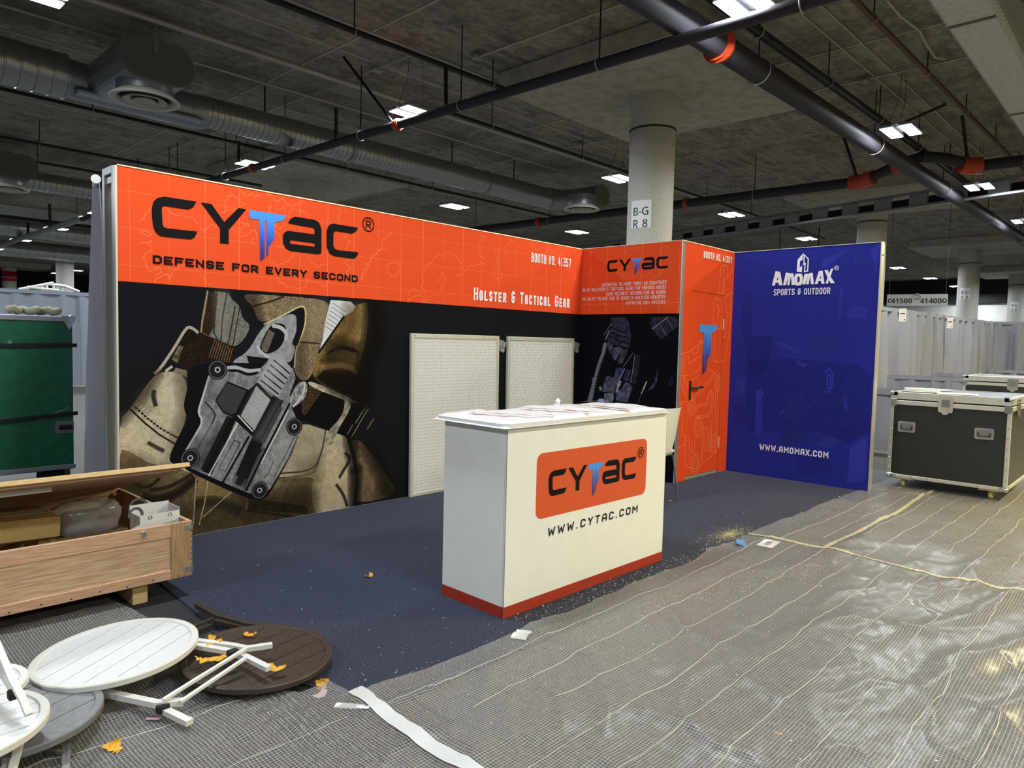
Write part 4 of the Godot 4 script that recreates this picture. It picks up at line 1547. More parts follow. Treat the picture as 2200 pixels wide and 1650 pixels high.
# the picture under the header: belt, glove, holstered pistol and trousers, in ink on black
func paint_holster(p: Press) -> void:
	var jeans := rgb(168, 157, 135)
	var jeans_low := rgb(100, 87, 63)
	var grey := rgb(118, 118, 122)
	var pale := rgb(168, 168, 170)
	var dark := rgb(18, 18, 22)
	var tan := rgb(118, 94, 56)
	var glove := rgb(118, 103, 80)
	p.poly(eased(pts([0.59, 1.733, 0.74, 1.737, 0.751, 1.701, 0.829, 1.641, 0.841, 1.554, 0.921, 1.497, 0.801, 1.325, 0.653, 1.398, 0.537, 1.438, 0.552, 1.522])), rgb(104, 102, 94), 0.5, 0.06)
	p.poly(pts([0.598, 1.733, 0.664, 1.729, 0.642, 1.504, 0.6, 1.418, 0.547, 1.448, 0.563, 1.533]), rgb(42, 32, 22), 0.7)
	p.line(pts([0.59, 1.733, 0.552, 1.522, 0.545, 1.448]), 0.012, rgb(150, 132, 96), 0.4)
	p.line(pts([0.729, 1.731, 0.696, 1.548, 0.685, 1.377]), 0.010, dark)
	p.line(pts([0.79, 1.639, 0.762, 1.487, 0.735, 1.357]), 0.007, dark)
	p.line(pts([0.824, 1.63, 0.796, 1.477, 0.773, 1.346]), 0.006, dark)
	p.line(pts([0.642, 1.504, 0.632, 1.451, 0.658, 1.398]), 0.009, dark)
	# trousers
	p.poly(eased(pts([0.005, 0.857, 0.077, 0.928, 0.123, 0.993, 0.189, 1.091, 0.247, 1.16, 0.344, 1.178, 0.449, 1.13, 0.448, 0.839, 0.326, 0.574, 0.462, 0.48, 0.865, 0.26, 1.031, 0.167, 1.067, 0.347, 1.292, 0.638, 1.317, 0.766, 1.545, 0.678, 1.73, 0.627, 1.759, 0.562, 1.796, 0.433, 1.852, 0.223, 1.81, 0.038, 1.812, -0.154, -0.003, -0.085])), jeans, 0.20, 0.07)
	p.poly(eased(pts([0.003, 0.676, 0.075, 0.65, 0.205, 0.546, 0.341, 0.52, 0.462, 0.465, 0.877, 0.247, 1.007, 0.171, 1.092, 0.355, 1.242, 0.325, 1.48, 0.307, 1.51, 0.083, 1.512, -0.163, -0.003, -0.085])), jeans_low, 0.30, 0.14)
	p.poly(eased(pts([1.758, 0.569, 1.876, 0.584, 2.031, 0.396, 2.177, 0.208, 2.295, 0.045, 1.809, 0.019, 1.851, 0.223, 1.796, 0.433])), rgb(92, 76, 60), 0.16, 0.14)
	p.poly(eased(pts([1.758, 0.569, 1.804, 0.546, 1.866, 0.349, 1.854, 0.057, 1.809, 0.019, 1.851, 0.223, 1.796, 0.433])), rgb(34, 27, 22), 0.2, 0.1)
	p.poly(eased(pts([1.413, 0.304, 1.563, 0.322, 1.673, 0.557, 1.73, 0.615, 1.776, 0.422, 1.733, 0.301, 1.793, 0.167, 1.81, 0.012, 1.622, -0.008, 1.442, -0.016])), rgb(158, 144, 120), 0.16, 0.06)
	for s in [
		[[0.002, 0.558, 0.111, 0.596, 0.243, 0.501, 0.321, 0.512, 0.3, 0.349, 0.1, 0.317, 0, 0.361], rgb(70, 58, 38), 0.6, 0.14], [[0, 0.312, 0.242, 0.296, 0.461, 0.263, 0.566, 0.097, 0.338, -0.053, -0.003, -0.035], rgb(48, 38, 24), 0.7, 0.2],
		[[0.587, 0.245, 0.877, 0.179, 1.244, 0.029, 0.996, -0.069, 0.587, 0.006], rgb(46, 37, 24), 0.7, 0.2], [[1.281, 0.308, 1.44, 0.276, 1.428, 0.023, 1.118, 0.026], rgb(52, 43, 30), 0.6, 0.16],
		[[0.275, 1.098, 0.423, 1.095, 0.412, 0.95, 0.382, 0.796, 0.274, 0.885], rgb(206, 198, 178), 0.5, 0.16], [[0.022, 0.841, 0.086, 0.867, 0.273, 0.702, 0.244, 0.643, 0.048, 0.711], rgb(198, 188, 164), 0.5, 0.14],
		[[0.151, 1.032, 0.208, 1.07, 0.198, 0.91, 0.132, 0.933], rgb(96, 84, 64), 0.5, 0.1], [[1.304, 0.708, 1.505, 0.633, 1.466, 0.394, 1.179, 0.415], rgb(120, 110, 90), 0.5, 0.14], [[1.306, 0.531, 1.358, 0.585, 1.411, 0.472, 1.333, 0.385], rgb(190, 178, 150), 0.5, 0.1],
		[[1.548, 0.385, 1.674, 0.495, 1.719, 0.303, 1.765, 0.07, 1.579, 0.048], rgb(196, 180, 152), 0.5, 0.16], [[1.925, 0.407, 2.002, 0.36, 2.099, 0.192, 2.006, 0.139, 1.927, 0.239], rgb(140, 112, 88), 0.5, 0.12], [[2.083, 0.194, 2.263, 0.05, 2.039, 0.029], rgb(40, 32, 26), 0.6, 0.1],
		[[0.545, 0.401, 0.74, 0.288, 0.609, 0.22, 0.545, 0.251], rgb(150, 126, 82), 0.5, 0.1]]:
		p.feathered(pts(s[0]), s[1], s[2], s[3])
	for s in [
		[0.105, 0.945, 0.188, 0.86, 0.273, 0.784, 0.381, 0.714],
		[0.082, 0.926, 0.169, 0.831, 0.263, 0.744, 0.361, 0.674]]:
		p.line(pts(s), 0.012, rgb(36, 30, 24))
		for i in 14:
			var q := pts(s)
			var a := q[0].lerp(q[3], (i + 0.3) / 14.0)
			p.line(PackedVector2Array([a + Vector2(0.004, 0.012), a + Vector2(0.024, 0.026)]), 0.006, rgb(182, 174, 156))
	for s in [
		[[0.232, 1.049, 0.222, 1.009, 0.241, 0.938], 0.022, 30], [[0.187, 0.699, 0.234, 0.665, 0.292, 0.629], 0.02, 40],
		[[0.147, 0.325, 0.271, 0.292, 0.4, 0.336, 0.503, 0.417], 0.05, 22], [[0.194, 0.374, 0.291, 0.371, 0.39, 0.4, 0.482, 0.452], 0.022, 30],
		[[0.011, 0.518, 0.101, 0.427, 0.185, 0.386, 0.262, 0.447], 0.016, 26], [[0.503, 0.236, 0.652, 0.235, 0.831, 0.119], 0.06, 40],
		[[1.545, 0.678, 1.532, 0.594, 1.506, 0.487, 1.439, 0.361, 1.129, 0.374], 0.010, 44], [[1.506, 0.511, 1.479, 0.405, 1.426, 0.326, 1.104, 0.342], 0.006, 40],
		[[1.731, 0.477, 1.79, 0.421, 1.733, 0.352, 1.676, 0.271], 0.02, 28], [[1.648, 0.224, 1.721, 0.127, 1.759, 0.02], 0.02, 30],
		[[0.889, 0.211, 0.995, 0.184, 1.375, 0.074], 0.01, 22], [[0.883, 0.127, 1.008, 0.09, 1.27, 0.012], 0.01, 22], [[1.375, 0.068, 1.388, 0.017], 0.012, 24]]:
		p.soft_line(eased(pts(s[0]), false), s[1] * 1.6, rgb(s[2], int(s[2] * 0.85), int(s[2] * 0.66)), 0.9)
	for s in [[0.593, 0.395, 0.566, 0.226, 0.528, 0.081], [0.508, 0.416, 0.497, 0.258, 0.487, 0.089], [0.763, 0.285, 0.652, 0.202, 0.555, 0.131], [0.889, 0.206, 0.877, 0.134]]:
		p.line(pts(s), 0.007, rgb(158, 142, 108), 0.5)
	p.poly(pts([0.9, 0.198, 1.375, 0.068, 1.375, 0.019, 0.889, 0.132]), rgb(38, 31, 22), 0.3, 0.3)
	# belt
	p.poly(pts([0.537, 1.438, 0.653, 1.398, 0.801, 1.336, 0.762, 1.216, 0.653, 1.244, 0.547, 1.228, 0.444, 1.188, 0.339, 1.245, 0.394, 1.352, 0.445, 1.466, 0.526, 1.443]), rgb(30, 23, 17), 0.8, 0.2)
	for i in 9:
		var a := pts([0.642, 1.393, 0.599, 1.27, 0.785, 1.325, 0.762, 1.227])
		p.line(PackedVector2Array([a[0].lerp(a[2], i / 9.0), a[1].lerp(a[3], i / 9.0)]), 0.005, rgb(120, 92, 62), 0.6)
	p.poly(pts([0.344, 1.255, 0.394, 1.352, 0.424, 1.342, 0.383, 1.229]), rgb(92, 82, 66), 0.2, 0.3)
	p.line(eased(pts([0.237, 1.16, 0.276, 1.2, 0.374, 1.352, 0.445, 1.479, 0.485, 1.473, 0.521, 1.443]), false), 0.02, rgb(160, 155, 140), 0.2)
	p.line(pts([0.309, 1.179, 0.344, 1.204]), 0.018, rgb(176, 170, 150))
	p.poly(pts([0.353, 1.168, 0.373, 1.199, 0.444, 1.177, 0.449, 1.13]), rgb(128, 120, 100), 0.4)
	p.poly(pts([1.392, 1.082, 1.887, 0.881, 1.802, 0.584, 1.572, 0.676, 1.303, 0.791]), rgb(14, 13, 14), 0.3)
	for i in 8:
		var a := pts([1.406, 1.052, 1.276, 0.851, 1.529, 1.007, 1.369, 0.81])
		p.line(PackedVector2Array([a[0].lerp(a[2], i / 8.0), a[1].lerp(a[3], i / 8.0)]), 0.005, rgb(112, 82, 52), 0.6)
	p.poly(eased(pts([1.392, 1.092, 1.71, 0.964, 1.887, 0.875, 1.798, 0.891, 1.71, 0.92, 1.379, 1.045])), rgb(178, 168, 146), 0.12, 0.15)
	p.poly(eased(pts([1.717, 0.951, 1.798, 0.904, 1.755, 0.8, 1.656, 0.67, 1.608, 0.545, 1.531, 0.582, 1.572, 0.676, 1.683, 0.767, 1.725, 0.864])), rgb(138, 132, 118), 0.15, 0.2)
	for s in [[1.831, 0.72, 1.934, 0.853], [1.751, 0.625, 1.802, 0.703], [1.788, 0.597, 1.957, 0.833]]:
		p.line(pts(s), 0.008, rgb(130, 112, 84))
	p.line(pts([1.952, 0.661, 2.012, 0.74]), 0.016, rgb(92, 76, 50))
	# sleeve
	p.poly(eased(pts([1.817, 1.711, 1.981, 1.739, 2.029, 1.603, 1.986, 1.399, 1.912, 1.221, 1.886, 1.045, 1.843, 0.921, 1.739, 0.956, 1.405, 1.096, 1.444, 1.248, 1.47, 1.307, 1.703, 1.59])), tan, 0.45, 0.12)
	p.poly(eased(pts([1.922, 1.73, 1.981, 1.739, 2.029, 1.603, 1.986, 1.399, 1.912, 1.221, 1.902, 1.02, 1.843, 0.921, 1.784, 0.948, 1.869, 1.222, 1.926, 1.398, 1.954, 1.6])), rgb(40, 31, 17), 0.4)
	p.poly(eased(pts([1.526, 1.271, 1.664, 1.345, 1.868, 1.297, 1.838, 1.334, 1.692, 1.376, 1.581, 1.332])), rgb(26, 20, 12), 0.3)
	p.poly(eased(pts([1.42, 1.117, 1.527, 1.175, 1.723, 1.185, 1.841, 1.122, 1.872, 0.995, 1.843, 0.921, 1.612, 1.01])), rgb(34, 26, 14), 0.35)
	p.line(eased(pts([1.46, 1.128, 1.527, 1.199, 1.666, 1.223, 1.81, 1.184]), false), 0.035, rgb(142, 118, 74), 0.4)
	for s in [[[1.833, 1.669, 1.907, 1.685, 1.925, 1.511, 1.837, 1.396, 1.763, 1.444, 1.776, 1.58], rgb(158, 130, 82), 0.5, 0.12], [[1.566, 1.392, 1.678, 1.418, 1.837, 1.371, 1.868, 1.272, 1.722, 1.296, 1.554, 1.271], rgb(24, 18, 10), 0.75, 0.09], [[1.499, 1.271, 1.637, 1.271, 1.781, 1.222, 1.723, 1.173, 1.527, 1.187], rgb(164, 138, 90), 0.5, 0.08]]:
		p.feathered(pts(s[0]), s[1], s[2], s[3])
	# pale slide
	p.poly(pts([1.582, 1.731, 1.773, 1.73, 1.817, 1.693, 1.793, 1.649, 1.703, 1.602, 1.477, 1.307, 1.51, 1.415, 1.536, 1.583]), rgb(202, 203, 206), 0.06)
	for i in 7:
		var a := pts([1.604, 1.706, 1.718, 1.645, 1.498, 1.426, 1.539, 1.403])
		p.line(PackedVector2Array([a[0].lerp(a[2], i / 9.0), a[1].lerp(a[3], i / 9.0)]), 0.005, rgb(96, 98, 104))
	p.line(pts([1.707, 1.602, 1.477, 1.307]), 0.018, dark)
	# pistol frame and trigger guard
	p.poly(eased(pts([1.002, 1.505, 1.122, 1.566, 1.272, 1.618, 1.285, 1.526, 1.255, 1.19, 1.087, 1.305, 0.979, 1.137, 0.772, 1.184, 0.772, 1.249, 0.885, 1.304])), rgb(140, 141, 146), 0.12, 0.08)
	p.poly(eased(pts([0.973, 1.349, 1.061, 1.519, 1.159, 1.533, 1.203, 1.489, 1.16, 1.351, 1.062, 1.293, 0.991, 1.304])), dark)
	p.poly(pts([0.992, 1.36, 1.051, 1.479, 1.099, 1.452, 1.063, 1.361, 1.039, 1.305, 0.998, 1.316]), rgb(92, 86, 74), 0.4)
	p.line(eased(pts([1.087, 1.508, 1.148, 1.499, 1.198, 1.455, 1.192, 1.409]), false), 0.03, rgb(170, 170, 174))
	p.line(eased(pts([0.962, 1.349, 0.992, 1.304, 1.052, 1.271]), false), 0.02, rgb(178, 178, 182))
	p.poly(pts([0.875, 1.282, 1.052, 1.26, 0.992, 1.159, 0.91, 1.182]), dark)
	# glove
	p.poly(eased(pts([0.856, 1.734, 1.183, 1.739, 1.589, 1.729, 1.536, 1.583, 1.51, 1.415, 1.457, 1.271, 1.405, 1.094, 1.314, 1.084, 1.255, 1.178, 1.273, 1.352, 1.35, 1.493, 1.362, 1.646, 1.322, 1.678, 1.014, 1.517, 0.954, 1.559, 0.925, 1.646, 0.862, 1.697])), glove, 0.6, 0.08)
	p.line(eased(pts([0.926, 1.646, 1.062, 1.687, 1.172, 1.733]), false), 0.014, rgb(44, 37, 26))
	p.line(eased(pts([1.014, 1.517, 1.172, 1.591, 1.322, 1.676, 1.362, 1.646, 1.354, 1.494, 1.277, 1.352, 1.265, 1.19]), false), 0.012, rgb(196, 176, 136), 0.2)
	p.line(eased(pts([1.324, 1.632, 1.315, 1.492, 1.268, 1.375]), false), 0.05, dark)
	p.line(pts([1.319, 1.388, 1.484, 1.379]), 0.012, rgb(50, 42, 30))
	for s in [
		[[1.967, 1.739, 2.059, 1.744, 2.064, 1.4, 1.96, 1.17, 1.934, 0.892, 1.844, 0.883, 1.87, 1.109, 1.913, 1.272, 1.956, 1.449], rgb(16, 13, 10), 0.95, 0.16], [[1.473, 1.128, 1.724, 1.148, 1.901, 1.095, 1.919, 0.88, 1.64, 0.978], rgb(16, 13, 8), 0.85, 0.12],
		[[1.499, 1.247, 1.581, 1.296, 1.722, 1.272, 1.869, 1.222, 1.855, 1.172, 1.694, 1.216, 1.554, 1.205], rgb(20, 15, 8), 0.7, 0.06], [[1.717, 1.7, 1.833, 1.719, 1.85, 1.546, 1.721, 1.394, 1.608, 1.332, 1.719, 1.541], rgb(60, 46, 24), 0.5, 0.1],
		[[0.852, 1.734, 0.944, 1.735, 1.003, 1.516, 0.944, 1.548], rgb(26, 20, 14), 0.6, 0.08], [[1.274, 1.364, 1.352, 1.388, 1.354, 1.107, 1.289, 1.096], rgb(40, 32, 22), 0.5, 0.08], [[1.415, 1.695, 1.536, 1.714, 1.497, 1.498, 1.404, 1.46], rgb(160, 142, 112), 0.45, 0.1],
		[[-0.004, 0.902, 0.086, 0.956, 0.247, 1.17, 0.275, 1.149, 0.123, 0.944, 0.022, 0.822], rgb(30, 25, 18), 0.7, 0.07], [[0.383, 1.147, 0.464, 1.146, 0.463, 0.833, 0.391, 0.723, 0.341, 0.572, 0.372, 0.776, 0.412, 0.919], rgb(60, 50, 36), 0.6, 0.09], [[1.73, 0.615, 1.848, 0.567, 1.822, 0.291, 1.776, 0.372], rgb(14, 12, 10), 0.8, 0.08],
		[[1.792, 0.32, 1.881, 0.348, 1.855, 0.005, 1.796, 0.002], rgb(14, 12, 10), 0.9, 0.08], [[1.923, 0.548, 2.064, 0.418, 2.313, 0.043, 2.182, 0.035, 2.003, 0.334], rgb(18, 15, 13), 0.8, 0.12], [[1.306, 0.436, 1.506, 0.475, 1.508, 0.292, 1.32, 0.315], rgb(80, 70, 52), 0.5, 0.1],
		[[0.808, 0.257, 1.427, 0.169, 1.428, 0.023, 0.877, 0.089], rgb(30, 24, 16), 0.6, 0.14], [[0.001, 0.48, 0.147, 0.431, 0.185, 0.345, 0.001, 0.381], rgb(36, 28, 18), 0.7, 0.1], [[0.643, 1.726, 0.74, 1.732, 0.718, 1.399, 0.653, 1.409], rgb(150, 148, 138), 0.4, 0.06]]:
		p.feathered(pts(s[0]), s[1], s[2], s[3])
	# black backing plate, then the grey shell
	p.poly(eased(pts([0.444, 1.198, 0.61, 1.233, 0.807, 1.227, 0.992, 1.226, 1.288, 1.178, 1.357, 0.704, 1.068, 0.22, 0.995, 0.184, 0.854, 0.228, 0.462, 0.465, 0.411, 0.513, 0.331, 0.542, 0.326, 0.594, 0.402, 0.753, 0.453, 0.839, 0.417, 0.929, 0.453, 1.063])), rgb(15, 15, 19))
	p.poly(pts([0.605, 1.186, 0.653, 1.228, 0.729, 1.195, 0.852, 1.161, 0.98, 1.181, 1.088, 1.282, 1.256, 1.178, 1.276, 1.108, 1.226, 0.982, 1.239, 0.888, 1.291, 0.78, 1.324, 0.707, 1.216, 0.481, 1.068, 0.266, 0.995, 0.213, 0.877, 0.264, 0.472, 0.49, 0.416, 0.538, 0.426, 0.616, 0.504, 0.725, 0.558, 0.816, 0.517, 0.882, 0.551, 0.975, 0.599, 1.133]), grey, 0.32, 0.12)
	p.line(eased(pts([0.599, 1.133, 0.551, 0.975, 0.52, 0.882, 0.558, 0.816, 0.504, 0.725, 0.442, 0.625]), false), 0.014, rgb(182, 182, 184))
	p.line(eased(pts([0.572, 0.953, 0.642, 0.875, 0.642, 0.832, 0.519, 0.628]), false), 0.010, rgb(40, 40, 44))
	p.poly(pts([0.642, 0.961, 0.729, 1.098, 0.893, 1.028, 0.963, 1.081, 1.089, 0.953, 0.958, 0.677, 0.923, 0.68, 0.762, 0.835, 0.696, 0.872]), rgb(20, 20, 24))
	p.poly(pts([0.653, 0.96, 0.735, 1.081, 0.876, 1.023, 0.796, 0.866, 0.762, 0.852, 0.702, 0.882]), rgb(56, 56, 60), 0.3)
	# raised rib and thumb piece
	p.poly(pts([1.087, 1.294, 1.137, 1.294, 1.249, 1.178, 1.126, 0.963, 0.963, 1.081, 1.004, 1.159]), rgb(146, 147, 152), 0.14)
	for i in 5:
		var a := pts([1.094, 1.248, 1.225, 1.144, 0.981, 1.081, 1.12, 0.974])
		p.line(PackedVector2Array([a[0].lerp(a[2], i / 4.4), a[1].lerp(a[3], i / 4.4)]), 0.010, dark)
	p.poly(pts([0.951, 1.07, 1.077, 0.947, 0.94, 0.712, 0.824, 0.837]), rgb(150, 151, 155), 0.24)
	p.line(pts([0.951, 1.07, 1.077, 0.947, 0.94, 0.71, 0.822, 0.837, 0.951, 1.07]), 0.016, rgb(34, 34, 38))
	p.line(pts([0.923, 0.719, 0.813, 0.841]), 0.010, rgb(196, 196, 198))
	for s in [[[0.762, 0.824, 0.588, 0.45], 0.075, 18], [[0.735, 0.826, 0.556, 0.475], 0.03, 30], [[0.894, 0.677, 0.701, 0.365], 0.016, 16], [[0.807, 0.783, 0.598, 0.427], 0.010, 210],
		[[1.126, 0.951, 0.946, 0.611, 0.842, 0.386], 0.10, 22], [[1.226, 0.912, 1.006, 0.525, 0.877, 0.281], 0.016, 14], [[1.214, 0.854, 0.994, 0.47], 0.007, 220],
		[[1.151, 0.881, 1.006, 0.628], 0.03, 60], [[1.279, 0.663, 1.104, 0.365], 0.008, 44], [[1.091, 0.471, 1.055, 0.394, 1.019, 0.353], 0.008, 40],
		[[0.785, 0.664, 0.669, 0.462, 0.718, 0.44, 0.83, 0.638, 0.785, 0.664], 0.007, 44], [[0.976, 0.58, 0.911, 0.501], 0.05, 34], [[0.882, 0.465, 0.814, 0.334], 0.05, 40]]:
		p.line(pts(s[0]), s[1], rgb(s[2], s[2], s[2] + 3), 0.15)
	for s in [[[1.006, 0.582, 0.911, 0.591, 0.797, 0.358, 0.877, 0.292], rgb(20, 20, 24), 0.7, 0.07], [[0.652, 0.745, 0.718, 0.729, 0.588, 0.471, 0.503, 0.513], rgb(24, 24, 28), 0.55, 0.09], [[1.177, 0.717, 1.266, 0.617, 1.092, 0.344, 1.019, 0.387], rgb(176, 176, 178), 0.4, 0.08], [[0.588, 0.803, 0.642, 0.789, 0.545, 0.625, 0.493, 0.651], rgb(176, 176, 178), 0.35, 0.05]]:
		p.feathered(pts(s[0]), s[1], s[2], s[3])
	p.poly(eased(pts([0.724, 1.206, 0.796, 1.216, 0.875, 1.183, 0.98, 1.181, 0.922, 1.127, 0.796, 1.14])), rgb(120, 120, 124), 0.1, 0.2)
	p.line(eased(pts([0.729, 1.195, 0.807, 1.194, 0.875, 1.166, 0.98, 1.176]), false), 0.024, pale)
	p.line(eased(pts([0.74, 1.173, 0.818, 1.172, 0.887, 1.138, 0.963, 1.154]), false), 0.020, dark)
	p.poly(eased(pts([1.226, 0.958, 1.289, 1.073, 1.38, 1.082, 1.374, 0.988, 1.342, 0.93, 1.258, 0.875, 1.226, 0.912])), rgb(128, 130, 134), 0.1, 0.25)
	p.line(eased(pts([1.354, 1.071, 1.348, 0.977, 1.258, 0.887]), false), 0.014, rgb(190, 190, 192))
	for s in [[[0.61, 1.143, 0.762, 1.141, 0.718, 1.087, 0.642, 0.972, 0.588, 0.974], rgb(60, 60, 64), 0.5, 0.06], [[0.653, 1.142, 0.74, 1.163, 0.696, 1.056, 0.631, 1.015], rgb(180, 180, 184), 0.45, 0.05], [[0.504, 0.703, 0.588, 0.675, 0.503, 0.502, 0.431, 0.552], rgb(60, 60, 64), 0.55, 0.06], [[0.718, 0.631, 0.796, 0.602, 0.696, 0.393, 0.63, 0.434], rgb(160, 160, 164), 0.4, 0.06],
		[[0.98, 1.126, 1.064, 1.226, 1.137, 1.271, 1.174, 1.225, 1.04, 1.045], rgb(186, 187, 192), 0.4, 0.07], [[1.102, 0.918, 1.151, 0.95, 0.994, 0.64, 0.935, 0.668], rgb(120, 120, 126), 0.5, 0.05], [[0.876, 0.884, 0.993, 1.002, 1.041, 0.943, 0.923, 0.781], rgb(184, 185, 188), 0.35, 0.07]]:
		p.feathered(pts(s[0]), s[1], s[2], s[3])
	for c in [[0.661, 1.18, 0.725, 1.179], [0.467, 0.564, 0.527, 0.558], [1.267, 0.728, 1.329, 0.724], [0.982, 0.264, 1.042, 0.256]]:
		var r: float = c[2] - c[0]
		var o := Vector2(c[0], c[1])
		p.disc(o, r * 1.12, rgb(24, 24, 28))
		p.disc(o, r, rgb(84, 84, 88), 0.3)
		p.disc(o, r * 0.86, rgb(20, 20, 24))
		p.disc(o, r * 0.66, rgb(44, 44, 48))
		p.disc(o, r * 0.56, rgb(16, 16, 20))
		p.disc(o, r * 0.36, rgb(150, 150, 152), 0.3)
		p.disc(o, r * 0.18, rgb(14, 14, 18))


func return_wall() -> void:
	var wide := 1.269
	var t := thing("booth_wall", "short printed return wall with export claims and a dark glove picture", "booth wall", Vector3(CORNER_X, 0, WALL_Z), -PI / 2)
	var p := Press.new(wide, WALL_H, 400.0, rgb(13, 13, 19), 5)
	p.poly(PackedVector2Array([Vector2(0, 1.759), Vector2(wide, 1.759), Vector2(wide, 2.5), Vector2(0, 2.5)]), ORANGE, 0.02)
	for k in 6:
		p.line(PackedVector2Array([Vector2(0.12 + k * 0.225, 1.76), Vector2(0.12 + k * 0.225, 2.5)]), 0.003, MAP_INK)
	p.line(PackedVector2Array([Vector2(0, 1.87), Vector2(wide, 1.87)]), 0.003, MAP_INK)
	var lines := [
		[0.323, 2.135, 0.411, 2.206, 0.5, 2.21, 0.546, 2.163, 0.634, 2.15, 0.719, 2.182, 0.826, 2.15, 0.887, 2.191, 0.991, 2.142, 1.079, 2.208],
		[0.536, 2.418, 0.579, 2.433, 0.603, 2.395, 0.667, 2.4], [0.621, 2.466, 0.666, 2.436, 0.707, 2.469, 0.772, 2.437, 0.813, 2.47],
		[1.001, 2.395, 1.04, 2.427, 1.099, 2.44, 1.111, 2.388], [0.207, 1.83, 0.252, 1.885, 0.333, 1.865, 0.382, 1.78],
		[0.823, 2.23, 0.884, 2.253, 0.927, 2.216, 0.987, 2.248, 1.04, 2.175, 1.069, 2.217], [0.074, 2.222, 0.132, 2.266, 0.111, 2.182]]
	for i in lines.size():
		p.line(coast(lines[i], 60 + i), 0.004, MAP_INK)
	for s in [
		[[0.417, 1.722, 0.605, 1.728, 0.657, 1.658, 0.688, 1.519, 0.668, 1.386, 0.575, 1.412, 0.463, 1.423, 0.383, 1.479, 0.406, 1.551, 0.421, 1.622], rgb(50, 50, 64), 0.3],
		[[0.383, 1.472, 0.464, 1.416, 0.433, 1.323, 0.415, 1.337, 0.378, 1.393], rgb(64, 64, 80), 0.25], [[0.447, 1.395, 0.541, 1.411, 0.585, 1.384, 0.496, 1.246, 0.451, 1.288], rgb(70, 70, 86), 0.25],
		[[0.585, 1.377, 0.66, 1.378, 0.591, 1.229, 0.54, 1.212, 0.522, 1.247], rgb(60, 60, 74), 0.25], [[0.918, 1.651, 0.938, 1.726, 1.238, 1.724, 1.257, 1.631, 1.058, 1.489, 0.952, 1.59], rgb(44, 44, 60), 0.3],
		[[0.508, 1.176, 0.61, 1.173, 0.555, 1.05, 0.486, 1.068], rgb(58, 58, 92), 0.15], [[0.644, 1.16, 0.703, 1.156, 0.674, 1.028, 0.598, 1.052], rgb(48, 50, 82), 0.15],
		[[0.746, 1.318, 0.818, 1.334, 0.794, 1.139, 0.766, 1.012, 0.7, 1.016, 0.719, 1.164], rgb(38, 38, 50), 0.35], [[0.407, 1.078, 0.555, 1.05, 0.493, 0.896, 0.326, 0.9, 0.373, 1.062], rgb(74, 76, 94), 0.12],
		[[0.633, 1.022, 0.683, 1.015, 0.744, 0.962, 0.667, 0.802, 0.522, 0.813, 0.509, 0.912, 0.585, 0.938], rgb(78, 80, 102), 0.12], [[0.362, 0.88, 0.484, 0.896, 0.495, 0.839, 0.472, 0.773, 0.358, 0.771], rgb(98, 100, 114), 0.1],
		[[0.259, 0.786, 0.293, 0.825, 0.365, 0.815, 0.358, 0.771], rgb(120, 150, 182), 0.2], [[0.915, 1.049, 0.852, 0.907, 0.836, 0.912, 0.895, 1.047], rgb(156, 156, 154), 0.05],
		[[1.039, 1.184, 1.03, 1.048, 0.993, 0.985, 0.919, 0.939, 0.998, 1.046, 1.032, 1.177], rgb(58, 58, 84), 0.2], [[0.547, 1.035, 0.59, 1.031, 0.535, 0.913, 0.51, 0.905], rgb(150, 150, 152), 0.1],
		[[0.28, 0.948, 0.315, 0.957, 0.334, 0.929, 0.299, 0.898], rgb(110, 112, 128), 0.2]]:
		p.poly(pts(s[0]), s[1], s[2], 0.25)
	for s in [[[0.406, 1.565, 0.528, 1.524, 0.664, 1.504], 0.014, 16], [[0.398, 1.529, 0.53, 1.467, 0.658, 1.441], 0.014, 16], [[0.412, 1.629, 0.491, 1.587, 0.628, 1.553], 0.012, 18], [[0.433, 1.323, 0.465, 1.395, 0.533, 1.411], 0.010, 14],
		[[0.952, 1.6, 1.133, 1.724], 0.008, 150], [[1.048, 1.634, 1.125, 1.531], 0.008, 100], [[1.13, 1.694, 1.199, 1.598], 0.008, 100], [[0.328, 1.529, 0.42, 1.651], 0.008, 110],
		[[0.356, 1.486, 0.405, 1.579], 0.02, 110], [[0.601, 1.187, 0.72, 1.338], 0.007, 120], [[0.619, 1.166, 0.556, 1.043], 0.010, 150], [[0.746, 1.318, 0.727, 1.164, 0.7, 1.023], 0.007, 140],
		[[0.199, 1.045, 0.197, 0.987, 0.136, 0.784], 0.02, 96], [[0.735, 0.962, 0.675, 0.803], 0.012, 12], [[0.844, 0.906, 0.807, 0.806], 0.006, 90], [[1.211, 1.118, 1.17, 1.022], 0.006, 70], [[1.228, 1.079, 1.193, 1.01], 0.006, 70]]:
		p.line(pts(s[0]), s[1], rgb(s[2], s[2], s[2] + 8), 0.2)
	var chain := pts([0.35, 1.421, 0.328, 1.32, 0.279, 1.202, 0.239, 1.069, 0.2, 0.892, 0.169, 0.764])
	for i in chain.size() - 1:
		for k in 5:
			var c := chain[i].lerp(chain[i + 1], k / 5.0)
			p.disc(c, 0.026, rgb(112, 114, 128), 0.3)
			p.disc(c + Vector2(0.012, -0.010), 0.011, rgb(20, 20, 28))
	var g := MB.new()
	print_quad(g, 0.0, 0.01, wide, WALL_H - 0.004, 0.0, wide, WALL_H)
	part("printed_fabric", g.mesh(), p.material(), t)
	var b := MB.new()
	b.span(Vector3(0, 0, -0.06), Vector3(wide, WALL_H, -0.002))
	part("core", b.mesh(), mats.drape, t)
	b = MB.new()
	b.span(Vector3(0, WALL_H - 0.004, -0.06), Vector3(wide, WALL_H + 0.002, 0.002))
	part("top_edge", b.mesh(), mats.alu_bright, t)
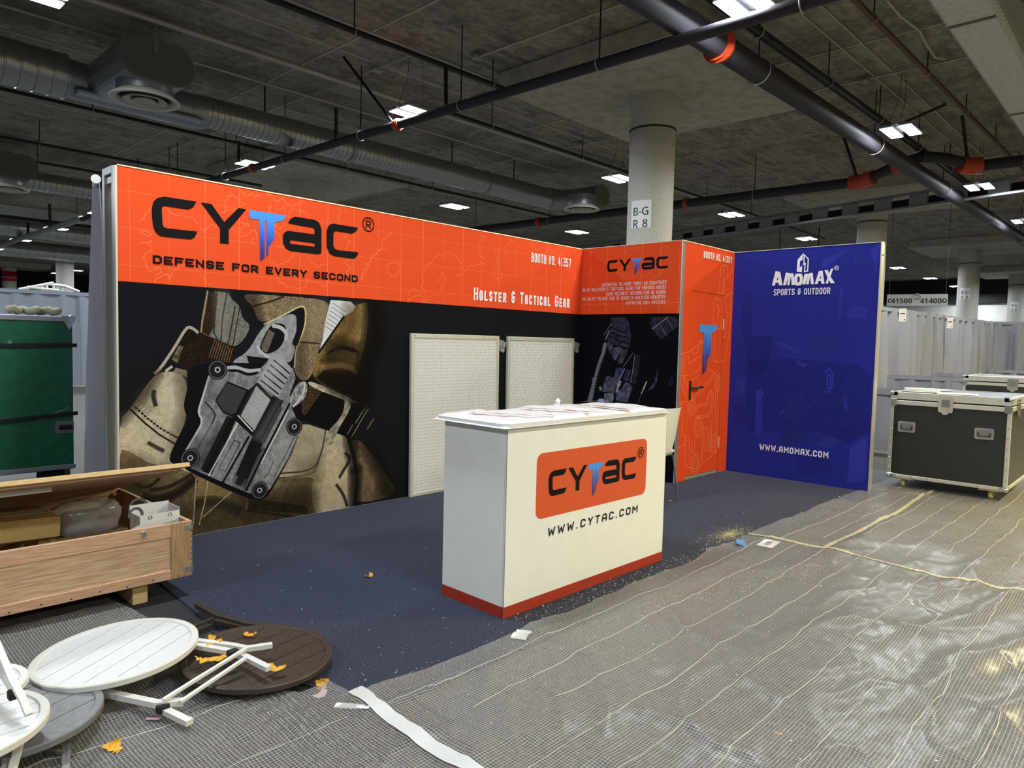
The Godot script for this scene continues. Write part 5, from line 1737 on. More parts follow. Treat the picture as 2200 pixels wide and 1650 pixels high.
	# emblem scaled to its size on this wall
	var a := [0.347, 2.246, 1.112, 2.363, 0.343, 2.348, 1.118, 2.236]
	var src := [0.221, 2.199, 1.834, 2.339, 0.299, 2.341, 1.221, 2.056]
	var sx: float = (a[2] - a[0]) / (src[2] - src[0])
	logo(t, 0.003, Vector2(sx, sx), Vector2(a[0] - src[0] * sx, (a[5] - src[5] * sx)))
	var rows := [["EXPORTING TO MORE THAN 140 COUNTRIES", [0.277, 2.065, 1.1, 2.064, 0.276, 2.097]], ["DS OF HOLSTERS & TACTICAL GEAR FOR VARIOUS NEEDS", [0.009, 2.018, 1.1, 2.014, 0.008, 2.05]],
		["ZERO ACCIDENT RECORD FOR 18 YEARS", [0.341, 1.963, 1.099, 1.964, 0.34, 1.993]], ["NG SALES VOLUME FOR 16 YEARS IN HOLSTER INDUSTRY", [0.013, 1.915, 1.096, 1.912, 0.012, 1.946]], ["INITIATING 260+ PATENTS", [0.61, 1.86, 1.097, 1.858, 0.609, 1.889]]]
	for r in rows:
		var d: Array = r[1]
		write(r[0], d[0] + 0.004, d[2], (d[1] + d[3]) / 2.0, 0.036, 0.22, mats.print_white, t, 0.003, 0.32)


func closet_wall() -> void:
	var wide := 1.156
	var t := thing("booth_wall", "orange closet wall with a door and line drawing of a holster", "booth wall", Vector3(CORNER_X, 0, CLOSET_Z))
	var p := Press.new(wide, WALL_H, 430.0, ORANGE.darkened(0.06), 7)
	p.poly(PackedVector2Array([Vector2(0, 0), Vector2(wide, 0), Vector2(wide, 2.5), Vector2(0, 2.5)]), Color(0.87, 0.305, 0.15), 0.02)
	var ink := Color(0.93, 0.50, 0.32)
	for s in [
		[0.817, 2.018, 0.833, 2.197, 0.839, 2.308, 0.885, 2.331, 0.965, 2.335, 1.009, 2.309, 0.992, 2.21, 0.932, 2.16], [0.918, 2.316, 0.916, 2.159, 0.896, 2.031], [0.715, 1.938, 0.729, 1.954, 0.871, 1.947, 0.905, 1.92, 0.899, 1.635, 0.868, 1.619, 0.717, 1.659, 0.715, 1.938],
		[0.776, 1.949, 0.802, 2.017, 0.929, 2.018, 0.952, 1.937], [1.148, 2.314, 1.055, 2.246, 0.932, 2.16, 0.947, 1.997], [1.138, 2.055, 0.964, 1.983, 0.967, 1.953, 1.011, 1.82, 1.095, 1.808, 1.114, 1.962], [0.757, 1.63, 0.772, 1.274, 0.916, 1.258, 1.044, 1.273, 1.106, 1.687, 1.111, 1.809],
		[1.003, 1.547, 1.024, 1.684, 1.047, 1.791], [0.908, 1.53, 1.019, 1.547], [0.767, 1.882, 0.812, 1.899, 0.847, 1.857, 0.841, 1.752, 0.795, 1.735], [0.8, 1.854, 0.818, 1.863, 0.83, 1.796, 0.807, 1.78],
		[0.002, 1.304, 0.041, 1.332, 0.094, 1.343, 0.137, 1.318, 0.133, 1.192, 0.126, 1.107, 0.216, 1.021, 0.206, 0.964], [0.001, 1.248, 0.036, 1.283, 0.072, 1.276, 0.057, 1.109, 0.108, 0.981, 0.196, 0.908], [0.026, 1.276, 0.056, 1.304, 0.098, 1.297, 0.103, 1.122, 0.161, 1.008], [0.053, 1.346, 0.245, 1.375, 0.482, 1.478, 0.516, 1.42],
		[0.015, 1.123, 0.208, 1.12], [0.191, 1.346, 0.226, 1.247, 0.479, 1.333], [0.322, 1.118, 0.348, 1.146, 0.502, 1.224, 0.671, 1.185, 0.799, 1.139, 0.932, 1.076], [0.394, 1.476, 0.48, 1.499, 0.514, 1.449, 0.508, 1.333], [0.287, 1.375, 0.332, 1.347, 0.403, 1.361, 0.413, 1.419],
		[0.27, 1.048, 0.409, 1.102, 0.473, 1.042, 0.45, 0.956, 0.34, 0.888, 0.278, 0.947, 0.27, 1.048], [0.799, 1.139, 0.592, 1.039, 0.424, 0.913, 0.343, 0.844], [0.802, 1.109, 0.625, 1.009, 0.47, 0.897], [0.878, 0.957, 0.914, 0.727, 0.918, 0.498, 0.864, 0.38], [0.832, 0.943, 0.86, 0.73, 0.864, 0.456],
		[0.922, 0.268, 0.815, 0.217, 0.576, 0.137, 0.43, 0.109, 0.283, 0.148, 0.216, 0.206, 0.206, 0.479], [0.392, 0.77, 0.434, 0.797, 0.641, 0.816, 0.678, 0.918, 0.722, 0.947, 0.787, 0.914, 0.8, 0.763, 0.715, 0.663, 0.445, 0.657, 0.398, 0.697, 0.392, 0.77], [0.422, 0.761, 0.464, 0.78, 0.673, 0.797, 0.701, 0.91, 0.75, 0.916, 0.761, 0.78, 0.682, 0.687, 0.458, 0.679, 0.422, 0.761],
		[0.286, 0.473, 0.323, 0.18], [0.571, 0.568, 0.578, 0.182, 0.601, 0.194, 0.602, 0.559, 0.571, 0.568], [0.634, 0.534, 0.638, 0.295, 0.7, 0.289, 0.694, 0.545, 0.634, 0.534], [0.749, 0.631, 0.747, 0.285, 0.78, 0.266, 0.785, 0.644],
		[0.137, 0.769, 0.143, 0.513, 0.229, 0.478, 0.23, 0.835], [0.037, 0.83, 0.03, 0.746, 0.087, 0.701, 0.105, 0.827, 0.037, 0.83], [-0.014, 0.427, 0.07, 0.378, 0.179, 0.396, 0.231, 0.449], [0.36, 0.438, 0.357, 0.293, 0.413, 0.316, 0.419, 0.433], [0.063, 0.843, 0.229, 0.849]]:
		p.line(pts(s), 0.007, ink)
	for c in [[[0.888, 1.024, 0.969, 1.022]], [[0.319, 0.781, 0.4, 0.776]], [[0.467, 0.561, 0.563, 0.554]], [[0.867, 0.349, 0.964, 0.341]], [[0.44, 0.167, 0.538, 0.156]]]:
		var q: Array = c[0]
		var r: float = q[2] - q[0]
		for k in [1.0, 0.78, 0.5, 0.25]:
			var ring := PackedVector2Array()
			for i in 23:
				ring.append(Vector2(q[0] + cos(TAU * i / 22) * r * k, q[1] + sin(TAU * i / 22) * r * k * 1.15))
			p.line(ring, 0.006, ink)
	var m := p.material()
	var door := [0.22, 1.992, 0.942, 2.01, 0.245, 0.031, 0.951, 0.012]
	var u0: float = (door[0] + door[4]) / 2.0
	var u1: float = (door[2] + door[6]) / 2.0
	var v1: float = (door[1] + door[3]) / 2.0
	var v0 := 0.05
	var g := MB.new()
	print_quad(g, 0, 0.0, u0 - 0.004, WALL_H - 0.004, 0, wide, WALL_H)
	print_quad(g, u1 + 0.004, 0.0, wide, WALL_H - 0.004, 0, wide, WALL_H)
	print_quad(g, u0 - 0.004, v1 + 0.004, u1 + 0.004, WALL_H - 0.004, 0, wide, WALL_H)
	part("printed_panel", g.mesh(), m, t)
	var b := MB.new()
	b.span(Vector3(0.062, 0, -0.06), Vector3(u0 - 0.004, WALL_H, -0.001))
	b.span(Vector3(u1 + 0.004, 0, -0.06), Vector3(wide, WALL_H, -0.001))
	b.span(Vector3(u0 - 0.004, v1 + 0.004, -0.06), Vector3(u1 + 0.004, WALL_H, -0.001))
	part("core", b.mesh(), mats.door_gap, t)
	b = MB.new()
	b.span(Vector3(0, WALL_H - 0.004, -0.06), Vector3(wide, WALL_H + 0.002, 0.002))
	b.span(Vector3(-0.002, 0, -0.004), Vector3(0.004, WALL_H, 0.002))
	part("top_edge", b.mesh(), mats.alu_bright, t)
	b = MB.new()
	b.span(Vector3(u0, v0, -0.04), Vector3(u1, v1, -0.003))
	var leaf := part("door", b.mesh(), mats.door_gap, t)
	g = MB.new()
	print_quad(g, u0, v0, u1, v1, -0.002, wide, WALL_H)
	part("printed_face", g.mesh(), m, leaf)
	b = MB.new()
	b.span(Vector3(u0, 0.012, -0.05), Vector3(u1, v0, -0.012))
	part("sill", b.mesh(), mats.door_sill, t)
	var hp := [0.26, 1.069, 0.256, 0.862, 0.274, 0.993, 0.447, 0.992]
	b = MB.new()
	b.span(Vector3(hp[2] - 0.01, hp[3], 0.0), Vector3(hp[0] + 0.012, hp[1], 0.012), 0.004)
	var plate := part("handle_plate", b.mesh(), mats.door_black, leaf)
	b = MB.new()
	b.tube([Vector3(hp[4], hp[5], 0.01), Vector3(hp[4], hp[5], 0.05), Vector3(hp[6], hp[7] + 0.005, 0.05)], 0.012, 10)
	part("lever", b.mesh(), mats.door_black, plate)
	for y in [1.62, 0.30]:
		b = MB.new()
		b.tube([Vector3(u1 + 0.002, y, 0.004), Vector3(u1 + 0.002, y + 0.12, 0.004)], 0.008, 8)
		part("hinge", b.mesh(), mats.alu_bright, leaf)
	var tt := pts([0.402, 1.663, 0.81, 1.665, 0.804, 1.632, 0.745, 1.586, 0.678, 1.579, 0.686, 1.415, 0.659, 1.333, 0.609, 1.282, 0.597, 1.172, 0.574, 1.154, 0.555, 1.566, 0.537, 1.566, 0.559, 1.15, 0.511, 1.122, 0.506, 1.579, 0.406, 1.58])
	var lo := 9.0
	var hi := 0.0
	for q in tt:
		lo = minf(lo, q.y)
		hi = maxf(hi, q.y)
	part("logo_t", gradient_face(tt, 0.002, lo, hi), mats.print_blue, leaf)
	var d := [0.439, 2.359, 1.086, 2.374, 0.434, 2.43]
	write("BOOTH NO. 41357", d[0], d[2], (d[1] + d[3]) / 2.0, d[5] - d[1], 0.36, mats.print_white, t, 0.003, 0.32)


func blue_wall() -> void:
	var wide := 1.527
	var t := thing("booth_wall", "blue booth wall with a white house logo and outdoor slogan", "booth wall", Vector3(BLUE_X, 0, CLOSET_Z), -PI / 2)
	var p := Press.new(wide, WALL_H, 430.0, rgb(41, 46, 138), 9)
	p.poly(PackedVector2Array([Vector2(0, 0), Vector2(wide, 0), Vector2(wide, 2.5), Vector2(0, 2.5)]), rgb(41, 46, 138), 0.03, 0.02)
	for s in [
		[[-0.064, 1.547, 0.479, 1.554, 0.474, 1.3, 0.661, 1.323, 1.356, 1.283, 1.508, 1.166, 1.506, 0.621, 1.322, 0.475, 0.992, 0.568, 0.476, 0.514, 0.061, 0.452, -0.017, 0.909], rgb(36, 40, 122)], [[0.109, 2.054, 0.226, 2.067, 0.25, 1.551, 0.123, 1.549], rgb(38, 42, 128)],
		[[1.223, 2.457, 1.004, 2.266, 0.972, 2.284, 0.969, 2.348, 1.135, 2.416], rgb(51, 57, 158)], [[1.415, 2.428, 1.529, 2.495, 1.508, 2.3, 1.499, 2.179, 1.463, 2.333], rgb(50, 56, 156)], [[1.161, 2.053, 1.19, 2.068, 1.183, 1.753, 1.153, 1.737], rgb(48, 54, 152)],
		[[1.226, 1.8, 1.312, 1.877, 1.444, 1.859, 1.42, 1.751, 1.243, 1.752], rgb(48, 54, 152)], [[0.499, 1.503, 0.602, 1.488, 0.824, 1.378, 0.724, 1.391], rgb(52, 57, 142)], [[1.339, 0.429, 1.438, 0.535, 1.502, 0.558, 1.502, 0.134, 1.327, 0.06], rgb(54, 58, 158)],
		[[1.252, 0.978, 1.296, 0.838, 1.275, 0.812, 1.261, 0.851], rgb(52, 57, 156)], [[-0.064, 1.547, 0.159, 1.55, 0.245, 0.472, 0.004, 0.447], rgb(40, 45, 132)], [[0.324, 0.932, 0.394, 0.937, 0.407, 0.472, 0.327, 0.463], rgb(48, 53, 148)],
		[[0.712, 0.941, 0.843, 0.966, 0.932, 0.808, 0.761, 0.627, 0.64, 0.7], rgb(41, 45, 120)], [[0.848, 1.558, 1.131, 1.562, 1.227, 1.484, 1.048, 1.368, 0.886, 1.428], rgb(43, 47, 128)], [[0.569, 0.387, 0.728, 0.624, 0.913, 0.543, 0.87, 0.422], rgb(40, 44, 118)],
		[[0.998, 0.437, 1.151, 0.536, 1.245, 0.498, 1.096, 0.383], rgb(48, 52, 138)], [[0.065, 0.773, 0.231, 0.786, 0.24, 0.577, 0.075, 0.561], rgb(38, 42, 122)], [[0.78, 0.227, 1.098, 0.335, 1.199, 0.186, 0.886, 0.074], rgb(38, 42, 124)],
		[[0.208, 1.29, 0.438, 1.315, 0.445, 1.179, 0.235, 1.1], rgb(34, 37, 112)], [[0.745, 1.309, 0.894, 1.265, 0.831, 1.23, 0.764, 1.26], rgb(50, 55, 140)], [[0.088, 1.093, 0.207, 1.099, 0.188, 0.923, 0.097, 0.899], rgb(46, 51, 144)]]:
		p.poly(pts(s[0]), s[1], 0.03, 0.04)
	for s in [[1.056, 1.191, 1.094, 1.225, 1.135, 1.178, 1.133, 1.05, 1.09, 0.983, 1.05, 0.996], [1.081, 1.176, 1.112, 1.161, 1.111, 1.033, 1.083, 1.023, 1.081, 1.176], [0.332, 0.95, 0.384, 0.962, 0.404, 0.92, 0.353, 0.882, 0.324, 0.915, 0.332, 0.95], [0.653, 0.769, 0.605, 0.714], [1.288, 2.359, 1.306, 2.281]]:
		p.line(pts(s), 0.014, rgb(54, 60, 168))
	var g := MB.new()
	print_quad(g, 0.0, 0.012, wide, WALL_H - 0.006, 0.0, wide, WALL_H)
	part("printed_fabric", g.mesh(), p.material(), t)
	var b := MB.new()
	b.span(Vector3(0, 0, -0.08), Vector3(wide, WALL_H - 0.002, -0.001))
	part("core", b.mesh(), mats.drape, t)
	b = MB.new()
	b.span(Vector3(0, WALL_H - 0.006, -0.08), Vector3(wide, WALL_H, 0.003))
	b.span(Vector3(wide, 0.0, -0.08), Vector3(wide + 0.012, WALL_H, 0.003))
	part("edge_profile", b.mesh(), mats.alu_bright, t)
	b = MB.new()
	b.tube([Vector3(wide + 0.01, 2.37, -0.02), Vector3(wide + 0.035, 2.37, -0.02)], 0.008, 8)
	part("knob", b.mesh(), mats.alu_bright, t)
	# house emblem
	b = MB.new()
	b.face(pts([0.769, 2.437, 0.769, 2.37, 0.741, 2.355, 0.739, 2.288, 0.767, 2.307, 0.764, 2.238, 0.711, 2.249, 0.714, 2.371]), 0.003)
	for s in [[0.782, 2.321, 0.784, 2.401, 0.778, 2.425, 0.827, 2.373, 0.826, 2.249, 0.794, 2.242], [0.794, 2.242, 0.797, 2.326, 0.779, 2.318]]:
		stroke_line(b, pts(s), 0.006, 0.004 if s.size() > 8 else 0.006)
	part("house_emblem", b.mesh(), mats.print_white, t)
	# brand lettering cut from slanted strokes
	b = MB.new()
	for s in [
		[0.447, 2.108, 0.481, 2.264, 0.533, 2.255, 0.564, 2.109, 0.525, 2.11, 0.519, 2.138, 0.487, 2.138, 0.481, 2.109], [0.57, 2.108, 0.595, 2.243, 0.643, 2.233, 0.646, 2.223, 0.652, 2.233, 0.676, 2.231, 0.699, 2.107, 0.664, 2.107, 0.651, 2.204, 0.639, 2.108, 0.614, 2.107, 0.628, 2.211, 0.601, 2.108],
		[0.776, 2.109, 0.795, 2.219, 0.828, 2.22, 0.833, 2.213, 0.848, 2.225, 0.878, 2.227, 0.897, 2.108, 0.866, 2.108, 0.854, 2.2, 0.843, 2.108, 0.815, 2.109, 0.831, 2.203, 0.806, 2.108], [0.905, 2.108, 0.941, 2.24, 0.979, 2.244, 1.005, 2.108, 0.974, 2.108, 0.968, 2.14, 0.942, 2.139, 0.936, 2.108],
		[0.996, 2.246, 1.029, 2.25, 1.047, 2.213, 1.061, 2.257, 1.085, 2.264, 1.062, 2.178, 1.107, 2.112, 1.069, 2.109, 1.045, 2.148, 1.041, 2.109, 1.016, 2.108, 1.032, 2.174]]:
		b.face(pts(s), 0.003)
	for s in [[0.734, 2.21, 0.713, 2.208, 0.705, 2.188, 0.708, 2.13, 0.721, 2.115, 0.738, 2.116], [0.734, 2.21, 0.754, 2.207, 0.764, 2.186, 0.763, 2.134, 0.753, 2.117, 0.738, 2.116]]:
		for poly in Geometry2D.offset_polyline(pts(s), 0.0165, Geometry2D.JOIN_MITER, Geometry2D.END_BUTT):
			b.face(poly, 0.005 if s[2] < s[0] else 0.006)
	part("brand_letters", b.mesh(), mats.print_white, t)
	b = MB.new()
	for s in [[0.511, 2.202, 0.498, 2.168, 0.516, 2.169], [0.962, 2.194, 0.951, 2.163, 0.968, 2.164]]:
		b.face(pts(s), 0.004)
	part("letter_counter", b.mesh(), plain("print_blue_flat", rgb(41, 46, 138), 0.8), t)
	var rc := [1.117, 2.264, 1.141, 2.263]
	registered(t, Vector2(rc[0], rc[1]), rc[2] - rc[0], mats.print_white)
	var d := [0.472, 2.003, 1.066, 2, 0.469, 2.069]
	write("SPORTS & OUTDOOR", d[0], d[2], (d[1] + d[3]) / 2.0, d[5] - d[1], 0.30, mats.print_white, t, 0.003, 0.26)
	d = [0.389, 0.296, 1.131, 0.303, 0.386, 0.362]
	write("WWW.AMOMAX.COM", d[0], d[2], (d[1] + d[3]) / 2.0, d[5] - d[1], 0.30, mats.print_white, t, 0.003, 0.26)


# ---------------------------------------------------------------- counter
func build_counter() -> void:
	var long := 1.485
	var deep := 0.483
	var high := 0.98
	var t := thing("counter", "white reception counter with an orange logo panel on navy carpet", "counter", Vector3(2.566, 0.012, -2.435), -0.017)
	var band := [0.003, 0.07, 1.493, 0.05]
	var bh: float = (band[1] + band[3]) / 2.0
	var b := MB.new()
	b.span(Vector3(0.0035, bh, -0.016), Vector3(long - 0.0035, high, 0.0), 0.0008)
	part("front_panel", b.mesh(), mats.counter_white, t)
	b = MB.new()
	b.span(Vector3(0.0035, 0, -0.016), Vector3(long - 0.0035, bh, 0.0005), 0.0008)
	part("front_band", b.mesh(), mats.counter_band, t)
	for x in [0.0, long - 0.016]:
		b = MB.new()
		b.span(Vector3(x, bh, -deep), Vector3(x + 0.016, high, -0.0165), 0.001)
		part("side_panel", b.mesh(), mats.counter_white, t)
		b = MB.new()
		b.span(Vector3(x - 0.0005, 0, -deep), Vector3(x + 0.0165, bh, -0.0165), 0.001)
		part("side_band", b.mesh(), mats.counter_band, t)
		b = MB.new()
		b.span(Vector3(x + (0.0005 if x == 0.0 else 0.0125), 0.001, -0.0025), Vector3(x + (0.003 if x == 0.0 else 0.0155), high, 0.0))
		part("corner_profile", b.mesh(), mats.aluminium, t)
	b = MB.new()
	b.span(Vector3(0.016, 0.35, -deep + 0.01), Vector3(long - 0.016, 0.37, -0.016))
	part("shelf", b.mesh(), mats.counter_white, t)
	b = MB.new()
	b.prism(rounded_rect(-0.04, -0.025, long - 0.01, deep + 0.05, 0.05, 5), 0.0, 0.026)
	part("worktop", b.mesh(), mats.white_plastic, t, Vector3(0, high, 0), Vector3(-PI / 2, 0, 0))
	# logo panel
	var q := [0.224, 0.833, 0.23, 0.486, 1.255, 0.829, 1.262, 0.468, 0.231, 0.802]
	var u0: float = (q[0] + q[2]) / 2.0
	var u1: float = (q[4] + q[6]) / 2.0
	var v1: float = (q[1] + q[5]) / 2.0
	var v0: float = (q[3] + q[7]) / 2.0
	b = MB.new()
	b.face(rounded_rect(u0, v0, u1, v1, 0.045, 8), 0.0015)
	var panel := part("logo_panel", b.mesh(), mats.counter_orange, t)
	var a := [0.322, 0.678, 1.144, 0.653, 0.417, 0.727, 0.423, 0.589]
	var src := [0.221, 2.199, 1.834, 2.339, 0.36, 2.341, 0.359, 2.076]
	var sx: float = (a[2] - a[0]) / (src[2] - src[0])
	var sy: float = (a[5] - a[7]) / (src[5] - src[7])
	logo(panel, 0.003, Vector2(sx, sy), Vector2(a[0] - src[0] * sx, a[7] - src[7] * sy))
	var rc := [1.19, 0.746, 1.221, 0.743]
	registered(panel, Vector2(rc[0], rc[1]), rc[2] - rc[0] + 0.003, mats.print_black)
	var d := [0.327, 0.374, 1.174, 0.368, 0.325, 0.42]
	write("WWW.CYTAC.COM", d[0], d[2], (d[1] + d[3]) / 2.0, d[5] - d[1], 0.19, mats.print_black, t, 0.003, 0.55, 0.0, 0.1)
	# wrapped top: loose white film with three bands of brown tape
	var n := noise(121, 2.2, 3)
	var n2 := noise(122, 7.0, 2)
	var g := []
	var nx := 64
	var nz := 22
	for j in nz + 1:
		var row := []
		for i in nx + 1:
			var x := -0.05 + (long + 0.045) * i / nx
			var z := 0.032 - (deep + 0.095) * j / nz
			var rim := minf(minf(i, nx - i) / 2.0, minf(j, nz - j) / 2.0)
			var y := 1.012 + 0.012 * n.get_noise_2d(x, z) + 0.006 * absf(n2.get_noise_2d(x, z * 1.5)) + (0.025 * maxf(0.0, n.get_noise_2d(x * 0.8 + 5.0, z)) if z < -0.25 else 0.0)
			if rim < 1.0:
				y = 0.984 + 0.028 * rim
			row.append(Vector3(x, y, z))
		g.append(row)
	b = MB.new()
	b.sheet(g)
	var wrap := single("counter_wrap", b.mesh(), mats.film_white, "crumpled white plastic film wrapped over the counter top", "plastic film", Vector3(2.566, 0.012, -2.435), Vector3(0, -0.017, 0))
	var bump := MB.new()
	bump.xf = Transform3D(Basis(Vector3(0.3, 1, 0.2).normalized(), 0.6) * Basis.from_scale(Vector3(0.028, 0.03, 0.018)), Vector3(0.92, 1.035, -0.46))
	bump.lathe([Vector2(1.3, -0.9), Vector2(0.8, -0.1), Vector2(1.0, 0.4), Vector2(0.5, 0.8), Vector2(0, 1.1)], 7, false)
	part("knot", bump.mesh(), mats.film_white, wrap)
	var brown := plain("brown_tape", rgb(150, 122, 116), 0.4)
	for k in [[0.10, 0.42], [0.52, 0.72], [0.98, 1.12], [1.22, 1.44]]:
		b = MB.new()
		var s := [[], []]
		for i in 13:
			var f := i / 12.0
			var x := lerpf(k[0], k[1] - 0.05, f)
			var z := lerpf(-0.38, 0.0, f) if k[0] < 1.2 else lerpf(-0.5, -0.42, f)
			for e in 2:
				var zz := z + (e - 0.5) * 0.03
				s[e].append(Vector3(x + (e - 0.5) * 0.05, 1.024 + 0.012 * n.get_noise_2d(x, zz) + 0.006 * absf(n2.get_noise_2d(x, zz * 1.5)) + (0.025 * maxf(0.0, n.get_noise_2d(x * 0.8 + 5.0, zz)) if zz < -0.25 else 0.0), zz))
		b.sheet([s[1], s[0]])
		part("tape_band", b.mesh(), brown, wrap)


# ---------------------------------------------------------------- pegboards
func build_pegboards() -> void:
	pegboard(3.965, 5.078, "left pegboard panel in stretch wrap leaning on the black wall")
	pegboard(5.208, 6.285, "right pegboard panel in stretch wrap near the wall corner")


func pegboard(x0: float, x1: float, label: String) -> void:
	var w := x1 - x0
	var h := 1.47
	var t := thing("pegboard_panel", label, "pegboard", Vector3(x0, 0.014, -4.955), 0.0, "wrapped pegboard panels")
	t.rotation.x = -0.012
	var b := MB.new()
	b.flat()
	var s := 1.0 / 0.03
	b.uvquad(Vector3(0.02, 0.02, 0.004), Vector3(w - 0.02, 0.02, 0.004), Vector3(w - 0.02, h - 0.02, 0.004), Vector3(0.02, h - 0.02, 0.004), Vector2(0.02, -0.02) * s, Vector2(w - 0.02, -0.02) * s, Vector2(w - 0.02, -h + 0.02) * s, Vector2(0.02, -h + 0.02) * s)
	part("perforated_board", b.mesh(), mats.pegboard, t)
	var frame := plain("pegboard_frame", rgb(206, 207, 192), 0.4, 0.3)
	for k in [[Vector3(0, 0, -0.02), Vector3(0.032, h, 0.012)], [Vector3(w - 0.032, 0, -0.02), Vector3(w, h, 0.012)], [Vector3(0.032, h - 0.04, -0.02), Vector3(w - 0.032, h, 0.011)], [Vector3(0.032, 0, -0.02), Vector3(w - 0.032, 0.032, 0.011)]]:
		b = MB.new()
		b.span(k[0], k[1], 0.003)
		part("frame_bar", b.mesh(), frame, t)
	for k in [0.03, 0.25, 0.8, 0.95]:
		b = MB.new()
		b.box(Vector3(w * k, h - 0.02, 0.012), Vector3(0.008, 0.008, 0.004))
		part("screw", b.mesh(), mats.black_iron, t)
	# stretch wrap pulled round the panel, standing in fine ridges
	var n := noise(131 + int(x0), 1.0, 3)
	var g := []
	for j in 90:
		var row := []
		for i in 24:
			var x := w * i / 23.0
			var y := h * j / 89.0
			row.append(Vector3(x, y, 0.017 + 0.006 * n.get_noise_2d(x * 1.5 + 3.0 * sin(y * 0.8), y * 18.0 + x * 5.0)))
		g.append(row)
	b = MB.new()
	b.sheet(g)
	part("stretch_wrap", b.mesh(), mats.stretch_wrap, t)
	b = MB.new()
	var f := []
	for j in 6:
		var row := []
		for i in 6:
			row.append(Vector3(w + 0.10 * i / 5.0 * (1.0 - 0.06 * j), h - 0.03 - 0.11 * j / 5.0 - 0.03 * i / 5.0, 0.01 + 0.02 * n.get_noise_2d(i * 0.7, j * 0.9)))
		f.append(row)
	f.reverse()
	b.sheet(f)
	part("loose_wrap_end", b.mesh(), mats.clear_bag, t)


# ---------------------------------------------------------------- chair behind the counter
func build_chair() -> void:
	var t := thing("shell_chair", "white plastic shell chair with thin metal legs behind the counter", "chair", Vector3(5.50, 0.012, -3.46), 0.12)
	var shell := MB.new()
	var g := []
	for j in 19:
		var row := []
		for i in 15:
			var u := -1.0 + 2.0 * i / 14.0
			var v := j / 18.0
			var p: Vector3
			if v < 0.45:
				var f := v / 0.45
				p = Vector3(u * 0.22, 0.45 - 0.02 * f + 0.03 * u * u, -0.22 + 0.40 * f)
			else:
				var f := (v - 0.45) / 0.55
				var half := 0.14 + 0.085 * sin(clampf(f * 1.3 + 0.25, 0.0, 1.0) * PI) if f < 0.35 else 0.225 - 0.10 * (f - 0.35)
				p = Vector3(u * half, 0.43 + 0.44 * f, 0.18 + 0.10 * f - 0.05 * u * u)
			row.append(p)
		g.append(row)
	shell.sheet(g)
	part("shell", shell.mesh(), mats.white_plastic, t)
	for k in [[-1, -1], [1, -1], [-1, 1], [1, 1]]:
		var b := MB.new()
		b.tube([Vector3(k[0] * 0.08, 0.425, k[1] * 0.12), Vector3(k[0] * 0.17, 0.425, k[1] * 0.16), Vector3(k[0] * 0.19, 0.38, k[1] * 0.17), Vector3(k[0] * 0.22, 0.0, k[1] * 0.21)], 0.009, 10)
		part("leg", b.mesh(), mats.chrome, t)


# ---------------------------------------------------------------- flight cases
func build_flight_cases() -> void:
	flight_case(Vector3(8.1, 0.016, -2.17), 1.05, 1.15, 0.99, "black flight case on yellow castors beside the blue wall")
	flight_case(Vector3(12.0, 0.0, -2.27), 1.25, 1.15, 1.10, "second black flight case, behind the nearer one at the right edge")
	var n := noise(141, 8.0, 2)
	var b := MB.new()
	for k in 4:
		b.xf = Transform3D(Basis(Vector3.UP, 0.25 + 0.12 * k), Vector3(8.35 + 0.02 * k, 1.012 + 0.009 * k, -1.95))
		b.box(Vector3.ZERO, Vector3(0.20, 0.006, 0.30), 0.002)
	single("paper_stack", b.mesh(), mats.paper, "crumpled stack of white papers on the near corner of the flight case", "paper")
	b = MB.new()
	b.box(Vector3.ZERO, Vector3(0.26, 0.003, 0.36))
	single("paper_sheet", b.mesh(), mats.paper, "single white sheet lying on the front edge of the flight case", "paper", Vector3(8.35, 1.009, -1.62), Vector3(0, 0.2, 0))
	b = MB.new()
	b.box(Vector3.ZERO, Vector3(0.22, 0.003, 0.3))
	single("paper_sheet", b.mesh(), mats.paper, "white sheet lying at the back of the flight case lid", "paper", Vector3(8.95, 1.009, -1.95), Vector3(0, 0.5, 0))


